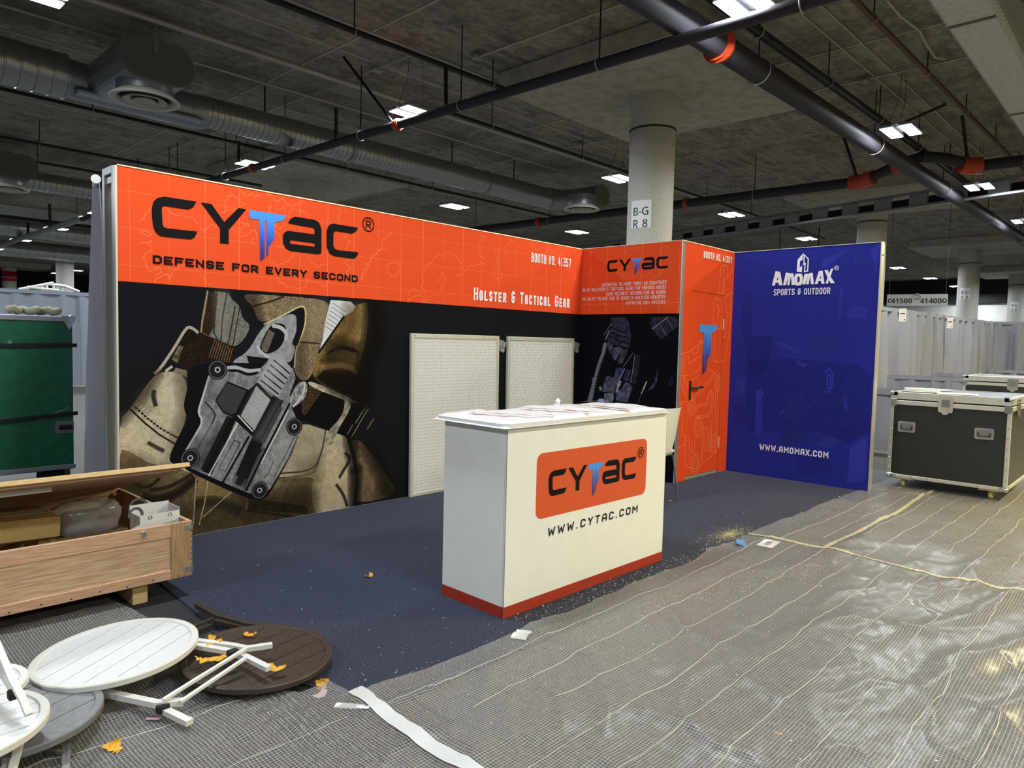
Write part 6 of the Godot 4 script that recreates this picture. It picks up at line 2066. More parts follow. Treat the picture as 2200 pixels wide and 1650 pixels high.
func flight_case(at: Vector3, w: float, d: float, h: float, label: String) -> void:
	var t := thing("flight_case", label, "flight case", at, -PI / 2, "flight cases")
	var y0 := 0.10
	var split := h - 0.085
	var e := 0.035
	var b := MB.new()
	b.span(Vector3(0.01, y0 + 0.01, -d + 0.01), Vector3(w - 0.01, split, -0.006))
	part("body", b.mesh(), mats.case_black, t)
	b = MB.new()
	b.span(Vector3(0.01, split + 0.012, -d + 0.01), Vector3(w - 0.01, h - 0.004, -0.006))
	var lid := part("lid", b.mesh(), mats.case_black, t)
	b = MB.new()
	b.span(Vector3(0.016, split - 0.002, -d + 0.016), Vector3(w - 0.016, split + 0.014, -0.014))
	part("lid_gap", b.mesh(), mats.matte_black, t)
	for k in [
		[Vector3(0, y0, -e), Vector3(w, y0 + e, 0)], [Vector3(0, y0, -d), Vector3(w, y0 + e, -d + e)], [Vector3(0, y0, -d), Vector3(e, y0 + e, 0)], [Vector3(w - e, y0, -d), Vector3(w, y0 + e, 0)],
		[Vector3(0, y0, -e), Vector3(e, split, 0)], [Vector3(w - e, y0, -e), Vector3(w, split, 0)], [Vector3(0, y0, -d), Vector3(e, split, -d + e)], [Vector3(w - e, y0, -d), Vector3(w, split, -d + e)],
		[Vector3(0, split - 0.045, -0.02), Vector3(w, split, 0.006)], [Vector3(0, split - 0.045, -d), Vector3(0.02, split, 0)], [Vector3(w - 0.02, split - 0.045, -d), Vector3(w, split, 0)]]:
		b = MB.new()
		b.span(k[0], k[1], 0.003)
		part("edge_profile", b.mesh(), mats.alu_bright, t)
	for k in [[Vector3(0, split + 0.014, -0.02), Vector3(w, h, 0.004)], [Vector3(0, split + 0.014, -d), Vector3(0.02, h, 0)], [Vector3(w - 0.02, split + 0.014, -d), Vector3(w, h, 0)], [Vector3(0, split + 0.014, -d), Vector3(w, h, -d + 0.02)], [Vector3(0, h - 0.003, -0.03), Vector3(w, h + 0.002, 0.003)], [Vector3(0, h - 0.003, -d), Vector3(0.03, h + 0.002, 0)], [Vector3(w - 0.03, h - 0.003, -d), Vector3(w, h + 0.002, 0)], [Vector3(0, h - 0.003, -d), Vector3(w, h + 0.002, -d + 0.03)]]:
		b = MB.new()
		b.span(k[0], k[1], 0.002)
		part("edge_profile", b.mesh(), mats.alu_bright, lid)
	for x in [0.012, w - 0.012]:
		for z in [-0.012, -d + 0.012]:
			for y in [y0 + 0.012, h - 0.012]:
				b = MB.new()
				var sx := -1.0 if x < w / 2 else 1.0
				var sz := 1.0 if z > -d / 2 else -1.0
				var sy := -1.0 if y < 0.5 else 1.0
				b.xf = Transform3D(Basis(), Vector3(x, y, z))
				b.lathe([Vector2(0, -0.026), Vector2(0.02, -0.018), Vector2(0.026, 0), Vector2(0.02, 0.018), Vector2(0, 0.026)], 12)
				b.box(Vector3(-sx * 0.025, -sy * 0.004, sz * 0.012), Vector3(0.06, 0.045, 0.008), 0.003)
				b.box(Vector3(sx * 0.012, -sy * 0.004, -sz * 0.025), Vector3(0.008, 0.045, 0.06), 0.003)
				part("ball_corner", b.mesh(), mats.chrome, t)
	for x in [0.03, w - 0.03]:
		b = MB.new()
		b.box(Vector3(x, split - 0.022, 0.004), Vector3(0.06, 0.075, 0.008), 0.003)
		part("corner_brace", b.mesh(), mats.chrome, t)
	# rivets along the front
	b = MB.new()
	for k in 7:
		b.box(Vector3(0.1 + (w - 0.2) * k / 6.0, y0 + 0.017, 0.002), Vector3(0.01, 0.01, 0.005), 0.002)
		b.box(Vector3(0.017, y0 + 0.1 + (split - y0 - 0.2) * k / 6.0, 0.002), Vector3(0.01, 0.01, 0.005), 0.002)
		b.box(Vector3(w - 0.017, y0 + 0.1 + (split - y0 - 0.2) * k / 6.0, 0.002), Vector3(0.01, 0.01, 0.005), 0.002)
		b.box(Vector3(0.1 + (w - 0.2) * k / 6.0, h - 0.03, 0.005), Vector3(0.01, 0.01, 0.005), 0.002)
	var rv := part("rivets", b.mesh(), mats.chrome, t)
	rv.set_meta("kind", "stuff")
	latch(t, Vector3(w * 0.48, split - 0.01, 0.006), 0.0)
	latch(t, Vector3(w + 0.004, split - 0.01, -d * 0.3), PI / 2)
	for x in [w * 0.155, w * 0.80]:
		var hy := y0 + (h - y0) * 0.60
		b = MB.new()
		b.prism(rounded_rect(x - 0.08, hy - 0.055, x + 0.08, hy + 0.055, 0.016, 4), -0.006, 0.004)
		var dish := part("handle_dish", b.mesh(), mats.chrome, t)
		b = MB.new()
		b.prism(rounded_rect(x - 0.062, hy - 0.037, x + 0.062, hy + 0.037, 0.012, 4), 0.0, 0.006)
		part("recess", b.mesh(), mats.wheel_fork, dish)
		b = MB.new()
		b.tube([Vector3(x - 0.05, hy + 0.012, 0.008), Vector3(x - 0.048, hy - 0.022, 0.014), Vector3(x + 0.048, hy - 0.022, 0.014), Vector3(x + 0.05, hy + 0.012, 0.008)], 0.006, 8)
		part("grip", b.mesh(), mats.rubber, dish)
	for x in [0.14, w - 0.14]:
		for z in [-0.10, -d + 0.12]:
			b = MB.new()
			b.span(Vector3(x - 0.09, y0 - 0.014, z - 0.06), Vector3(x + 0.09, y0, z + 0.09))
			part("wood_block", b.mesh(), mats.wood, t)
			b = MB.new()
			b.span(Vector3(x - 0.05, y0 - 0.022, z - 0.045), Vector3(x + 0.05, y0 - 0.014, z + 0.045))
			b.span(Vector3(x - 0.022, 0.03, z - 0.012), Vector3(x - 0.016, y0 - 0.02, z + 0.02))
			b.span(Vector3(x + 0.016, 0.03, z - 0.012), Vector3(x + 0.022, y0 - 0.02, z + 0.02))
			var fork := part("castor", b.mesh(), mats.wheel_fork, t)
			b = MB.new()
			b.xf = Transform3D(Basis(Vector3(0, 0, 1), PI / 2), Vector3(x, 0.04, z))
			b.lathe([Vector2(0, -0.016), Vector2(0.032, -0.016), Vector2(0.04, -0.008), Vector2(0.04, 0.008), Vector2(0.032, 0.016), Vector2(0, 0.016)], 20)
			part("wheel", b.mesh(), mats.yellow_wheel, fork)


func latch(t: Node3D, at: Vector3, turn: float) -> void:
	var b := MB.new()
	b.prism(rounded_rect(-0.065, -0.085, 0.065, 0.075, 0.02, 4), 0.0, 0.006)
	var l := part("butterfly_latch", b.mesh(), mats.chrome, t, at, Vector3(0, turn, 0))
	b = MB.new()
	b.prism(rounded_rect(-0.034, -0.03, 0.034, 0.045, 0.008, 3), 0.006, 0.016)
	part("latch_body", b.mesh(), mats.wheel_fork, l)
	b = MB.new()
	b.prism(rounded_rect(-0.03, -0.105, 0.03, -0.05, 0.02, 5), 0.006, 0.014)
	part("thumb_turn", b.mesh(), mats.chrome, l)


# ---------------------------------------------------------------- pipe and drape
func drape_cloth(t: Node3D, a: Vector2, b: Vector2, h: float, m: Material, amp: float, waves: float, seed_: int, y0 := 0.03) -> void:
	var n := noise(seed_, 0.8, 3)
	var dir := (b - a).normalized()
	var side := Vector2(-dir.y, dir.x)
	var length := a.distance_to(b)
	var cols := maxi(16, int(length * waves * 7.0))
	var g := []
	for j in 8:
		var row := []
		var v := j / 7.0
		for i in cols + 1:
			var s := length * i / cols
			var ph := s * waves * TAU + 2.4 * n.get_noise_2d(s * 2.2, v * 0.35)
			var wav := (sin(ph) + 0.45 * sin(ph * 2.3 + 1.0)) * amp * (1.0 - 0.55 * pow(v, 4.0)) * (0.75 + 0.5 * n.get_noise_2d(s * 1.3, 7.0))
			var p := a + dir * s + side * wav
			row.append(Vector3(p.x, y0 + (h - y0) * v, p.y))
		g.append(row)
	var mb := MB.new()
	mb.sheet(g)
	part("cloth", mb.mesh(), m, t)


func drape_run(label: String, a: Vector2, b: Vector2, h: float, m: Material, panel: float, seed_: int, amp := 0.045, waves := 3.2) -> Node3D:
	var t := thing("pipe_and_drape", label, "drape")
	var length := a.distance_to(b)
	var k := maxi(1, int(round(length / panel)))
	for i in k:
		drape_cloth(t, a.lerp(b, float(i) / k), a.lerp(b, (i + 1.0) / k), h, m, amp, waves, seed_ + i)
	var r := MB.new()
	r.tube([Vector3(a.x, h - 0.03, a.y), Vector3(b.x, h - 0.03, b.y)], 0.02, 10)
	part("rod", r.mesh(), mats.alu_bright, t)
	for q in [a, b]:
		r = MB.new()
		r.tube([Vector3(q.x, 0, q.y), Vector3(q.x, h + 0.02, q.y)], 0.025, 10)
		part("upright", r.mesh(), mats.alu_bright, t)
	# gathered pocket along the rod
	var n := noise(seed_ + 50, 3.0, 2)
	var g := [[], []]
	var dir := (b - a).normalized()
	var side := Vector2(-dir.y, dir.x)
	var cnt := int(length * 14.0)
	for i in cnt + 1:
		var p := a.lerp(b, float(i) / cnt) + side * (0.03 + 0.02 * n.get_noise_1d(i * 1.3)) * (1.0 if side.dot(-p_eye(a)) > 0 else -1.0)
		g[0].append(Vector3(p.x, h - 0.09, p.y))
		g[1].append(Vector3(p.x, h + 0.012 * n.get_noise_1d(i * 2.0), p.y))
	r = MB.new()
	r.sheet(g)
	part("rod_pocket", r.mesh(), m, t)
	return t


func p_eye(p: Vector2) -> Vector2:
	return p.normalized()


func build_drapes() -> void:
	drape_run("tall grey drape run receding behind the flight cases", Vector2(17.2, -5.05), Vector2(26.9, -4.45), 2.44, mats.drape, 1.22, 201, 0.17, 1.9)
	drape_run("tall darker grey drape run across the far right end", Vector2(27.0, -4.45), Vector2(27.4, 1.5), 2.44, mats.drape, 1.5, 221, 0.14, 1.8)
	drape_run("low grey drape nearest to the flight case, beside the blue wall", Vector2(10.75, -4.4), Vector2(10.75, -1.2), 0.91, mats.drape, 1.6, 231, 0.03, 3.0)
	drape_run("low dark grey drape behind the first low drape", Vector2(17.2, -4.7), Vector2(17.25, -1.0), 0.91, mats.drape, 1.4, 241, 0.07, 2.6)
	drape_run("low dark grey drape strip just left of the rear flight case", Vector2(20.5, -4.55), Vector2(20.4, -1.5), 0.91, mats.drape, 1.4, 251, 0.08, 2.4)
	drape_run("low dark grey drape strip above the rear flight case", Vector2(26.2, -4.2), Vector2(26.2, -1.0), 0.93, mats.drape, 1.6, 261, 0.07, 2.2)
	var cards := [16.731, -4.483, 21.46, -4.574, 27.387, -4.751]
	var words := ["left", "middle", "right"]
	for i in 3:
		var c := thing("booth_card", "white booth card on the receding grey drape, %s of three" % words[i], "sign", Vector3(cards[i * 2], 2.2, cards[i * 2 + 1] + 0.14), -1.15, "booth cards on the drape")
		var b := MB.new()
		b.box(Vector3.ZERO, Vector3(0.14, 0.28, 0.004))
		part("card", b.mesh(), mats.paper, c)
		b = MB.new()
		b.box(Vector3(0, 0.03, 0.003), Vector3(0.09, 0.022, 0.002))
		part("print", b.mesh(), mats.ink, c)
		b = MB.new()
		b.box(Vector3(0.04, -0.10, 0.003), Vector3(0.03, 0.016, 0.002))
		part("print", b.mesh(), mats.ink, c)


# ---------------------------------------------------------------- left edge: drape end, green case
func build_left_side() -> void:
	var t := thing("pipe_and_drape", "grey drape hanging on a pole behind the near end of the long wall", "drape")
	var n := noise(301, 1.0, 2)
	var head := Vector2(1.60, -5.44)
	var tail := Vector2(2.45, -8.3)
	var along := (tail - head).normalized()
	var side := Vector2(-along.y, along.x)
	var g := []
	for j in 33:
		var row := []
		var v := j / 32.0
		for i in 141:
			var s := i / 140.0
			var ph := s * 46.0 + 1.3 * n.get_noise_2d(s * 9.0, v * 1.5)
			var loose := 1.0 - pow(v, 1.3)
			var wave := sin(ph) * (0.022 + 0.085 * loose) + 0.02 * n.get_noise_2d(s * 20.0, v * 2.0) * loose
			# the free edge is swept out to the left near the floor
			wave += 0.13 * loose * exp(-s * 26.0)
			var p := head + along * (s * 2.98 - 0.05 * loose * exp(-s * 20.0)) + side * wave
			row.append(Vector3(p.x, 0.02 + 2.45 * v, p.y))
		g.append(row)
	var b := MB.new()
	b.sheet(g)
	part("cloth", b.mesh(), mats.drape, t)
	var rod_a := Vector3(head.x, 2.463, head.y) - Vector3(along.x, 0, along.y) * 0.02
	var rod_b := Vector3(tail.x, 2.463, tail.y)
	b = MB.new()
	b.tube([rod_a, rod_b], 0.022, 14)
	part("rod", b.mesh(), mats.alu_bright, t)
	b = MB.new()
	b.tube([rod_a - Vector3(along.x, 0, along.y) * 0.012, rod_a], 0.03, 16)
	part("rod_cap", b.mesh(), mats.white_plastic, t)
	b = MB.new()
	b.tube([Vector3(1.665, 0, -5.40), Vector3(1.665, 2.43, -5.40)], 0.022, 12)
	part("upright", b.mesh(), mats.alu_bright, t)

	# green touring case
	var zc := -7.3
	var q := [1.405, 1.559, 1.943, 1.563, 1.898, 0.21, 1.384, 0.186, 1.401, 1.295, 1.94, 1.302, 1.391, 0.647, 1.915, 0.685, 1.797, 0.621, 1.913, 0.507]
	t = thing("green_case", "big green touring case with black straps and steel corners", "case", Vector3(q[2], 0, zc))
	var w := 1.3
	var top: float = (q[1] + q[3]) / 2.0
	var bot: float = (q[5] + q[7]) / 2.0
	b = MB.new()
	b.span(Vector3(-w, bot, -0.75), Vector3(0, top - 0.03, 0), 0.006)
	part("body", b.mesh(), mats.green_paint, t)
	for k in [[Vector3(-w, top - 0.05, -0.77), Vector3(0.012, top, 0.012)], [Vector3(-w, bot - 0.02, -0.77), Vector3(0.012, bot + 0.025, 0.012)]]:
		b = MB.new()
		b.span(k[0], k[1], 0.006)
		part("edge_profile", b.mesh(), mats.aluminium, t)
	b = MB.new()
	b.prism(PackedVector2Array([Vector2(-0.09, top + 0.003), Vector2(0.018, top + 0.003), Vector2(0.018, top - 0.04), Vector2(-0.03, top - 0.12), Vector2(-0.07, top - 0.05)]), 0.012, 0.022)
	b.box(Vector3(0.0, top - 0.01, 0.0), Vector3(0.05, 0.05, 0.05), 0.015)
	part("corner_plate", b.mesh(), mats.chrome, t)
	for y in [[q[9], q[11]], [q[13], q[15]]]:
		b = MB.new()
		var d: float = (y[1] - y[0]) * w / (q[2] - q[0])
		b.prism(PackedVector2Array([Vector2(-w, y[1] - d - 0.018), Vector2(0.03, y[1] - 0.016), Vector2(0.03, y[1] + 0.018), Vector2(-w, y[1] - d + 0.016)]), 0.013, 0.018)
		part("strap", b.mesh(), mats.rubber, t)
	b = MB.new()
	b.prism(rounded_rect(q[16] - q[2], q[19], 0.0, q[17], 0.02, 4), 0.0, 0.008)
	var dish := part("handle_dish", b.mesh(), mats.wheel_fork, t)
	b = MB.new()
	b.tube([Vector3(q[16] - q[2] + 0.03, (q[17] + q[19]) / 2.0, 0.02), Vector3(-0.02, (q[17] + q[19]) / 2.0, 0.02)], 0.02, 10)
	part("grip", b.mesh(), mats.rubber, dish)
	b = MB.new()
	for x in [-0.15, -w + 0.15]:
		b.span(Vector3(x - 0.09, 0.0, -0.25), Vector3(x + 0.09, bot - 0.02, -0.05), 0.01)
	part("castor_base", b.mesh(), mats.rubber, t)
	# scuffs on the paint
	b = MB.new()
	b.prism(pts([-0.28, 0.62, -0.12, 0.70, -0.03, 0.74, -0.03, 0.747, -0.12, 0.712, -0.26, 0.64]), 0.0, 0.0012)
	b.prism(pts([-0.50, 1.30, -0.47, 1.35, -0.45, 1.30, -0.47, 1.28]), 0.0, 0.0012)
	part("scuff", b.mesh(), plain("scuff", rgb(110, 140, 122), 0.8), t)
	var s := MB.new()
	var path := []
	for k in 14:
		path.append(Vector3(-0.44 + 0.03 * k, top + 0.045 + 0.012 * sin(k * 2.1), -0.2 + 0.05 * sin(k * 1.3)))
	s.tube(path, 0.035, 8)
	single("canvas_bundle", s.mesh(), plain("canvas", rgb(150, 146, 122), 0.9), "rolled khaki canvas bundle on top of the green case", "bundle", Vector3(q[2], 0, zc))
	b = MB.new()
	b.span(Vector3(q[2] + 0.01, 0.0, zc - 0.6), Vector3(q[2] + 0.10, 1.45, zc - 0.5))
	single("plywood_offcut", b.mesh(), mats.cardboard, "brown plywood piece standing between green case and grey drape", "board")
	drape_run("long grey drape run far behind the green case", Vector2(1.5, -21.4), Vector2(8.5, -20.4), 2.44, mats.drape, 1.4, 311, 0.06, 2.2)
	# white stair railing beyond
	t = thing("stair_railing", "white metal railing peeking over the far drape", "railing")
	var rl := [5.065, 2.575, 5.922, 2.823, 5.458, 2.602, 5.955, 2.637, 5.747, 2.783, 6.037, 2.615, 6.217, 2.751, 6.58, 2.611, 5.267, 2.655, 5.631, 2.748]
	for k in [[0, 2], [8, 12], [12, 14], [16, 10]]:
		b = MB.new()
		b.tube([Vector3(rl[k[0]], rl[k[0] + 1], -24), Vector3(rl[k[1]], rl[k[1] + 1], -24)], 0.045, 8)
		part("rail", b.mesh(), mats.white_paint, t)
	for k in [[16, 4], [18, 4], [8, 6], [2, 6]]:
		b = MB.new()
		b.tube([Vector3(rl[k[0]], rl[k[0] + 1], -24), Vector3(rl[k[0]], 0.0, -24)], 0.04, 8)
		part("post", b.mesh(), mats.white_paint, t)


# ---------------------------------------------------------------- wooden crate
func build_crate() -> void:
	var x0 := 0.12
	var x1 := 1.577
	var zf := -3.83
	var zb := -4.93
	var y0 := 0.12
	var y1 := 0.42
	var t := thing("wooden_crate", "long open plywood crate on skids at the left edge", "crate", Vector3(0, 0.004, 0))
	var b := MB.new()
	b.span(Vector3(x0, y0 + 0.01, zf - 0.02), Vector3(x1 - 0.02, y1 - 0.01, zf - 0.008))
	part("front_panel", b.mesh(), mats.wood, t)
	for k in [[y1 - 0.075, y1], [y0, y0 + 0.05]]:
		b = MB.new()
		b.span(Vector3(x0, k[0], zf - 0.02), Vector3(x1 - 0.11, k[1], zf), 0.002)
		part("rail", b.mesh(), mats.wood_rail, t)
	b = MB.new()
	b.span(Vector3(x1 - 0.11, y0, zf - 0.02), Vector3(x1, y1, zf + 0.001), 0.002)
	part("stile", b.mesh(), mats.wood_stile, t)
	b = MB.new()
	b.span(Vector3(x1 - 0.02, y0, zb), Vector3(x1, y1, zf - 0.02), 0.002)
	part("end_panel", b.mesh(), mats.wood, t)
	b = MB.new()
	b.span(Vector3(x0, y0, zb), Vector3(x1 - 0.02, y1, zb + 0.02), 0.002)
	part("back_panel", b.mesh(), mats.wood, t)
	b = MB.new()
	b.span(Vector3(x1 - 0.06, y0 + 0.02, zb + 0.02), Vector3(x1 - 0.02, y1 - 0.02, zb + 0.06))
	part("inner_batten", b.mesh(), mats.wood, t)
	b = MB.new()
	b.span(Vector3(x0, y0, zb + 0.02), Vector3(x1 - 0.02, y0 + 0.015, zf - 0.02))
	part("bottom_panel", b.mesh(), mats.wood, t)
	for y in [y1 - 0.035, y0 + 0.04]:
		b = MB.new()
		b.span(Vector3(x1 - 0.04, y - 0.014, zf + 0.001), Vector3(x1 + 0.002, y + 0.014, zf + 0.003))
		var br := part("corner_bracket", b.mesh(), mats.aluminium, t)
		b = MB.new()
		for k in 4:
			b.box(Vector3(x1 - 0.033 + 0.022 * (k % 2), y - 0.008 + 0.016 * (k / 2), zf + 0.0045), Vector3(0.007, 0.007, 0.003), 0.001)
		part("bracket_screw", b.mesh(), mats.chrome, br)
	b = MB.new()
	b.span(Vector3(1.322, y1 - 0.045, zf), Vector3(1.342, y1 - 0.015, zf + 0.01), 0.003)
	b.tube([Vector3(1.324, y1 - 0.03, zf + 0.01), Vector3(1.332, y1 - 0.062, zf + 0.014), Vector3(1.342, y1 - 0.03, zf + 0.01)], 0.0025, 6)
	part("clasp", b.mesh(), mats.chrome, t)
	b = MB.new()
	for k in 9:
		b.box(Vector3(0.5 + k * 0.125, y0 + 0.012 + 0.006 * (k % 2), zf + 0.001), Vector3(0.006, 0.006, 0.003))
		b.box(Vector3(x1 - 0.006, y0 + 0.03 + k * 0.031, zf + 0.002), Vector3(0.005, 0.005, 0.003))
	var nails := part("nail_heads", b.mesh(), mats.black_iron, t)
	nails.set_meta("kind", "stuff")
	for x in [1.30, 0.35]:
		b = MB.new()
		b.span(Vector3(x, 0.0, zb + 0.1), Vector3(x + 0.075, y0, zf - 0.075), 0.003)
		part("skid", b.mesh(), mats.plywood, t)
	# lid, hinged at the back and propped half open
	var tilt := atan2(0.714 - 0.43, zf - 0.027 - zb)
	b = MB.new()
	b.span(Vector3(x0 - 0.3, -0.001, 0.0), Vector3(x1, 0.022, 1.112), 0.001)
	var lid := part("lid", b.mesh(), mats.plywood, t, Vector3(0, y1 + 0.008, zb), Vector3(-tilt, 0, 0))
	b = MB.new()
	b.span(Vector3(x0 - 0.3, -0.012, 0.02), Vector3(x1 - 0.05, -0.001, 1.06), 0.001)
	part("lining", b.mesh(), mats.wood_rail, lid)
	b = MB.new()
	b.span(Vector3(x0 - 0.3, -0.034, 0.86), Vector3(0.98, -0.012, 0.90), 0.002)
	part("white_batten", b.mesh(), mats.white_paint, lid)

	# what lies inside
	var q := [1.061, 0.463, 1.053, 0.353, 0.802, 0.451, 0.8, 0.329]
	b = MB.new()
	b.box(Vector3.ZERO, Vector3(0.62, 0.11, 0.34), 0.006)
	var carton := single("cardboard_box", b.mesh(), mats.cardboard, "flat brown cardboard carton inside the open crate", "box", Vector3(q[0] - 0.31, (q[1] + q[3]) / 2.0 + 0.0, -4.42), Vector3(0, 0.06, -0.05))
	b = MB.new()
	b.box(Vector3(0, 0.056, 0), Vector3(0.62, 0.002, 0.06))
	part("packing_tape", b.mesh(), mats.clear_bag, carton)
	b = MB.new()
	b.box(Vector3.ZERO, Vector3(0.4, 0.12, 0.3), 0.006)
	single("cardboard_box", b.mesh(), mats.cardboard, "second cardboard carton low in the crate at the left edge", "box", Vector3(0.82, 0.20, -4.12), Vector3(0, -0.1, 0))
	b = MB.new()
	b.box(Vector3.ZERO, Vector3(0.45, 0.16, 0.3), 0.006)
	single("cardboard_box", b.mesh(), mats.cardboard, "third carton on the crate bottom under the plastic bag", "box", Vector3(1.22, 0.215, -4.55), Vector3.ZERO)
	var bag := MB.new()
	var n := noise(331, 9.0, 2)
	var bc := [1.234, 0.389]
	bag.smooth()
	var rows := []
	for j in 13:
		var row := []
		for i in 25:
			var a := TAU * i / 24.0
			var f := PI * j / 12.0
			var d := Vector3(cos(a) * sin(f), cos(f), -sin(a) * sin(f))
			var k := 1.0 + 0.16 * n.get_noise_3d(d.x, d.y, d.z)
			row.append(Vector3(signf(d.x) * pow(absf(d.x), 0.6) * 0.165, signf(d.y) * pow(absf(d.y), 0.6) * 0.095, signf(d.z) * pow(absf(d.z), 0.6) * 0.12) * k)
		rows.append(row)
	rows.reverse()
	bag.sheet(rows)
	var bg := single("plastic_bag", bag.mesh(), mats.clear_bag, "cloudy clear plastic bag stuffed in the crate", "bag", Vector3(bc[0], bc[1], -4.42))
	b = MB.new()
	b.box(Vector3(-0.02, -0.02, 0.0), Vector3(0.22, 0.11, 0.15), 0.03)
	part("contents", b.mesh(), plain("bag_contents", rgb(92, 84, 80), 0.8), bg)
	paper_bag()


func paper_bag() -> void:
	var z := -3.96
	var q := [1.357, 0.477, 1.561, 0.47, 1.56, 0.345, 1.333, 0.386]
	var t := thing("paper_bag", "white carrier bag with grey ribbon handles in the crate corner", "bag", Vector3(q[0], 0.20, z))
	var w: float = q[2] - q[0]
	var h: float = (q[1] + q[3]) / 2.0 - 0.20
	var d := 0.15
	var b := MB.new()
	b.span(Vector3(0, 0, 0), Vector3(w, h - 0.012, 0.003))
	b.span(Vector3(0, 0, -d), Vector3(w, h + 0.015, -d + 0.003))
	b.span(Vector3(0, 0, -d), Vector3(0.003, h - 0.02, 0))
	b.span(Vector3(w - 0.003, 0, -d), Vector3(w, h + 0.004, 0))
	b.span(Vector3(0, 0, -d), Vector3(w, 0.004, 0))
	part("bag_body", b.mesh(), mats.paper, t)
	b = MB.new()
	b.prism(pts([-0.05, h - 0.10, w - 0.02, h - 0.06, w - 0.02, h - 0.03, 0.10, h - 0.045, 0.0, h - 0.055, -0.05, h - 0.075]), 0.012, 0.016)
	part("folded_flap", b.mesh(), mats.paper, t)
	for k in [[0.045, -d - 0.002, 0.05], [-0.02, 0.0, 0.035]]:
		b = MB.new()
		var g := [[], []]
		for i in 15:
			var a := PI * 1.15 * i / 14.0 - 0.2
			for e in 2:
				var rr: float = k[2] + (e - 0.5) * 0.016
				g[e].append(Vector3(k[0] + cos(a) * rr * 0.9, h - 0.005 + sin(a) * rr, k[1] + (e - 0.5) * 0.006))
		b.sheet(g)
		part("ribbon_handle", b.mesh(), mats.grey_strap, t)
	for k in [0.25, 0.75]:
		b = MB.new()
		var ring := []
		for i in 13:
			ring.append(Vector3(w * k + cos(TAU * i / 12) * 0.009, h - 0.03 + sin(TAU * i / 12) * 0.009, 0.005))
		b.tube(ring, 0.002, 5, false)
		part("eyelet", b.mesh(), mats.wheel_fork, t)


# ---------------------------------------------------------------- folding tables
func build_tables() -> void:
	var t := round_table("round_table", "white round folding table lying on the pile, slatted top up", Vector3(0.965, 0.141, -3.083), 0.305, Vector2(-0.065, -0.022), mats.table_white, mats.table_rim, [0.681, -3.135, 1.078, -3.355], 6)
	bar(t, at_height([0.77, -2.983, 0.868, -2.854, 0.963, -2.662], 0.07) + at_height([1.047, -2.626], 0.06), 0.016, mats.white_paint)
	bar(t, at_height([0.977, -2.677, 1.016, -2.492], 0.045), 0.015, mats.white_paint)
	bar(t, at_height([0.982, -2.642], 0.085) + at_height([1.33, -2.708], 0.15), 0.008, mats.white_paint)
	bar(t, at_height([1.029, -2.604], 0.075) + at_height([1.3, -2.648], 0.14), 0.008, mats.white_paint)
	bar(t, at_height([1.21, -3.003, 1.324, -2.812, 1.353, -2.747, 1.446, -2.708], 0.13), 0.014, mats.white_paint)
	bar(t, at_height([1.198, -2.973, 1.294, -2.782, 1.319, -2.687, 1.336, -2.529], 0.125), 0.014, mats.white_paint)
	for c in [[1.292, -2.745], [0.98, -2.643]]:
		var b := MB.new()
		b.box(Vector3(c[0], 0.13 if c[0] > 1.25 else 0.055, c[1]), Vector3(0.045, 0.032, 0.03), 0.004)
		part("joint_block", b.mesh(), mats.rubber, t)
	t = round_table("round_table", "dark brown round folding table lying on the navy carpet edge", Vector3(1.418, 0.081, -2.776), 0.305, Vector2(0.023, 0.037), mats.table_brown, mats.table_brown, [1.129, -2.802, 1.617, -2.92], 6)
	bar(t, at_height([1.496, -3.571, 1.505, -3.361, 1.559, -3.176, 1.623, -3.062], 0.05), 0.017, mats.table_brown)
	bar(t, at_height([1.36, -3.32, 1.508, -3.368], 0.045), 0.008, mats.table_brown)
	bar(t, at_height([1.375, -3.304, 1.462, -3.327], 0.03), 0.008, mats.table_brown)
	bar(t, at_height([1.482, -3.337, 1.551, -3.149], 0.04), 0.014, mats.table_brown)
	bar(t, at_height([1.239, -2.611, 1.262, -2.532], 0.03), 0.018, mats.table_brown)
	t = round_table("round_table", "grey round folding table half hidden beneath the white ones", Vector3(0.56, 0.115, -2.83), 0.27, Vector2(0.0, 0.0), mats.table_grey, mats.table_grey, [0.579, -2.604, 0.738, -2.67], 5)
	bar(t, at_height([0.688, -2.727, 0.602, -2.412], 0.05), 0.006, mats.table_grey)
	bar(t, at_height([0.701, -2.722, 0.61, -2.404], 0.05), 0.006, mats.table_grey)
	bar(t, at_height([0.589, -2.682, 0.648, -2.587], 0.05), 0.006, mats.table_grey)
	t = round_table("round_table", "small white round folding table cut by the left edge", Vector3(0.38, 0.2, -2.68), 0.247, Vector2(-0.016, -0.008), mats.table_white, mats.table_rim, [0.487, -2.635, 0.585, -2.639], 6)
	bar(t, at_height([0.54, -2.968], 0.34) + at_height([0.529, -2.67], 0.30) + at_height([0.537, -2.586], 0.27) + at_height([0.543, -2.538], 0.235), 0.011, mats.white_paint)
	bar(t, at_height([0.516, -2.831], 0.31) + at_height([0.536, -2.697], 0.26), 0.011, mats.white_paint)
	bar(t, at_height([0.538, -2.625, 0.47, -2.421], 0.12), 0.012, mats.white_paint)
	bar(t, at_height([0.499, -2.603, 0.446, -2.426], 0.1), 0.010, mats.white_paint)
	var kb := [0.533, -2.674]
	var jb := MB.new()
	jb.box(Vector3(kb[0], 0.255, kb[1]), Vector3(0.035, 0.03, 0.03), 0.004)
	part("joint_block", jb.mesh(), mats.rubber, t)
	t = round_table("folding_chair_seat", "small white slatted round chair seat behind the tables at the left edge", Vector3(0.48, 0.17, -3.05), 0.172, Vector2(0.0, 0.0), mats.table_white, mats.table_rim, [0.556, -2.993, 0.63, -3.012], 5)


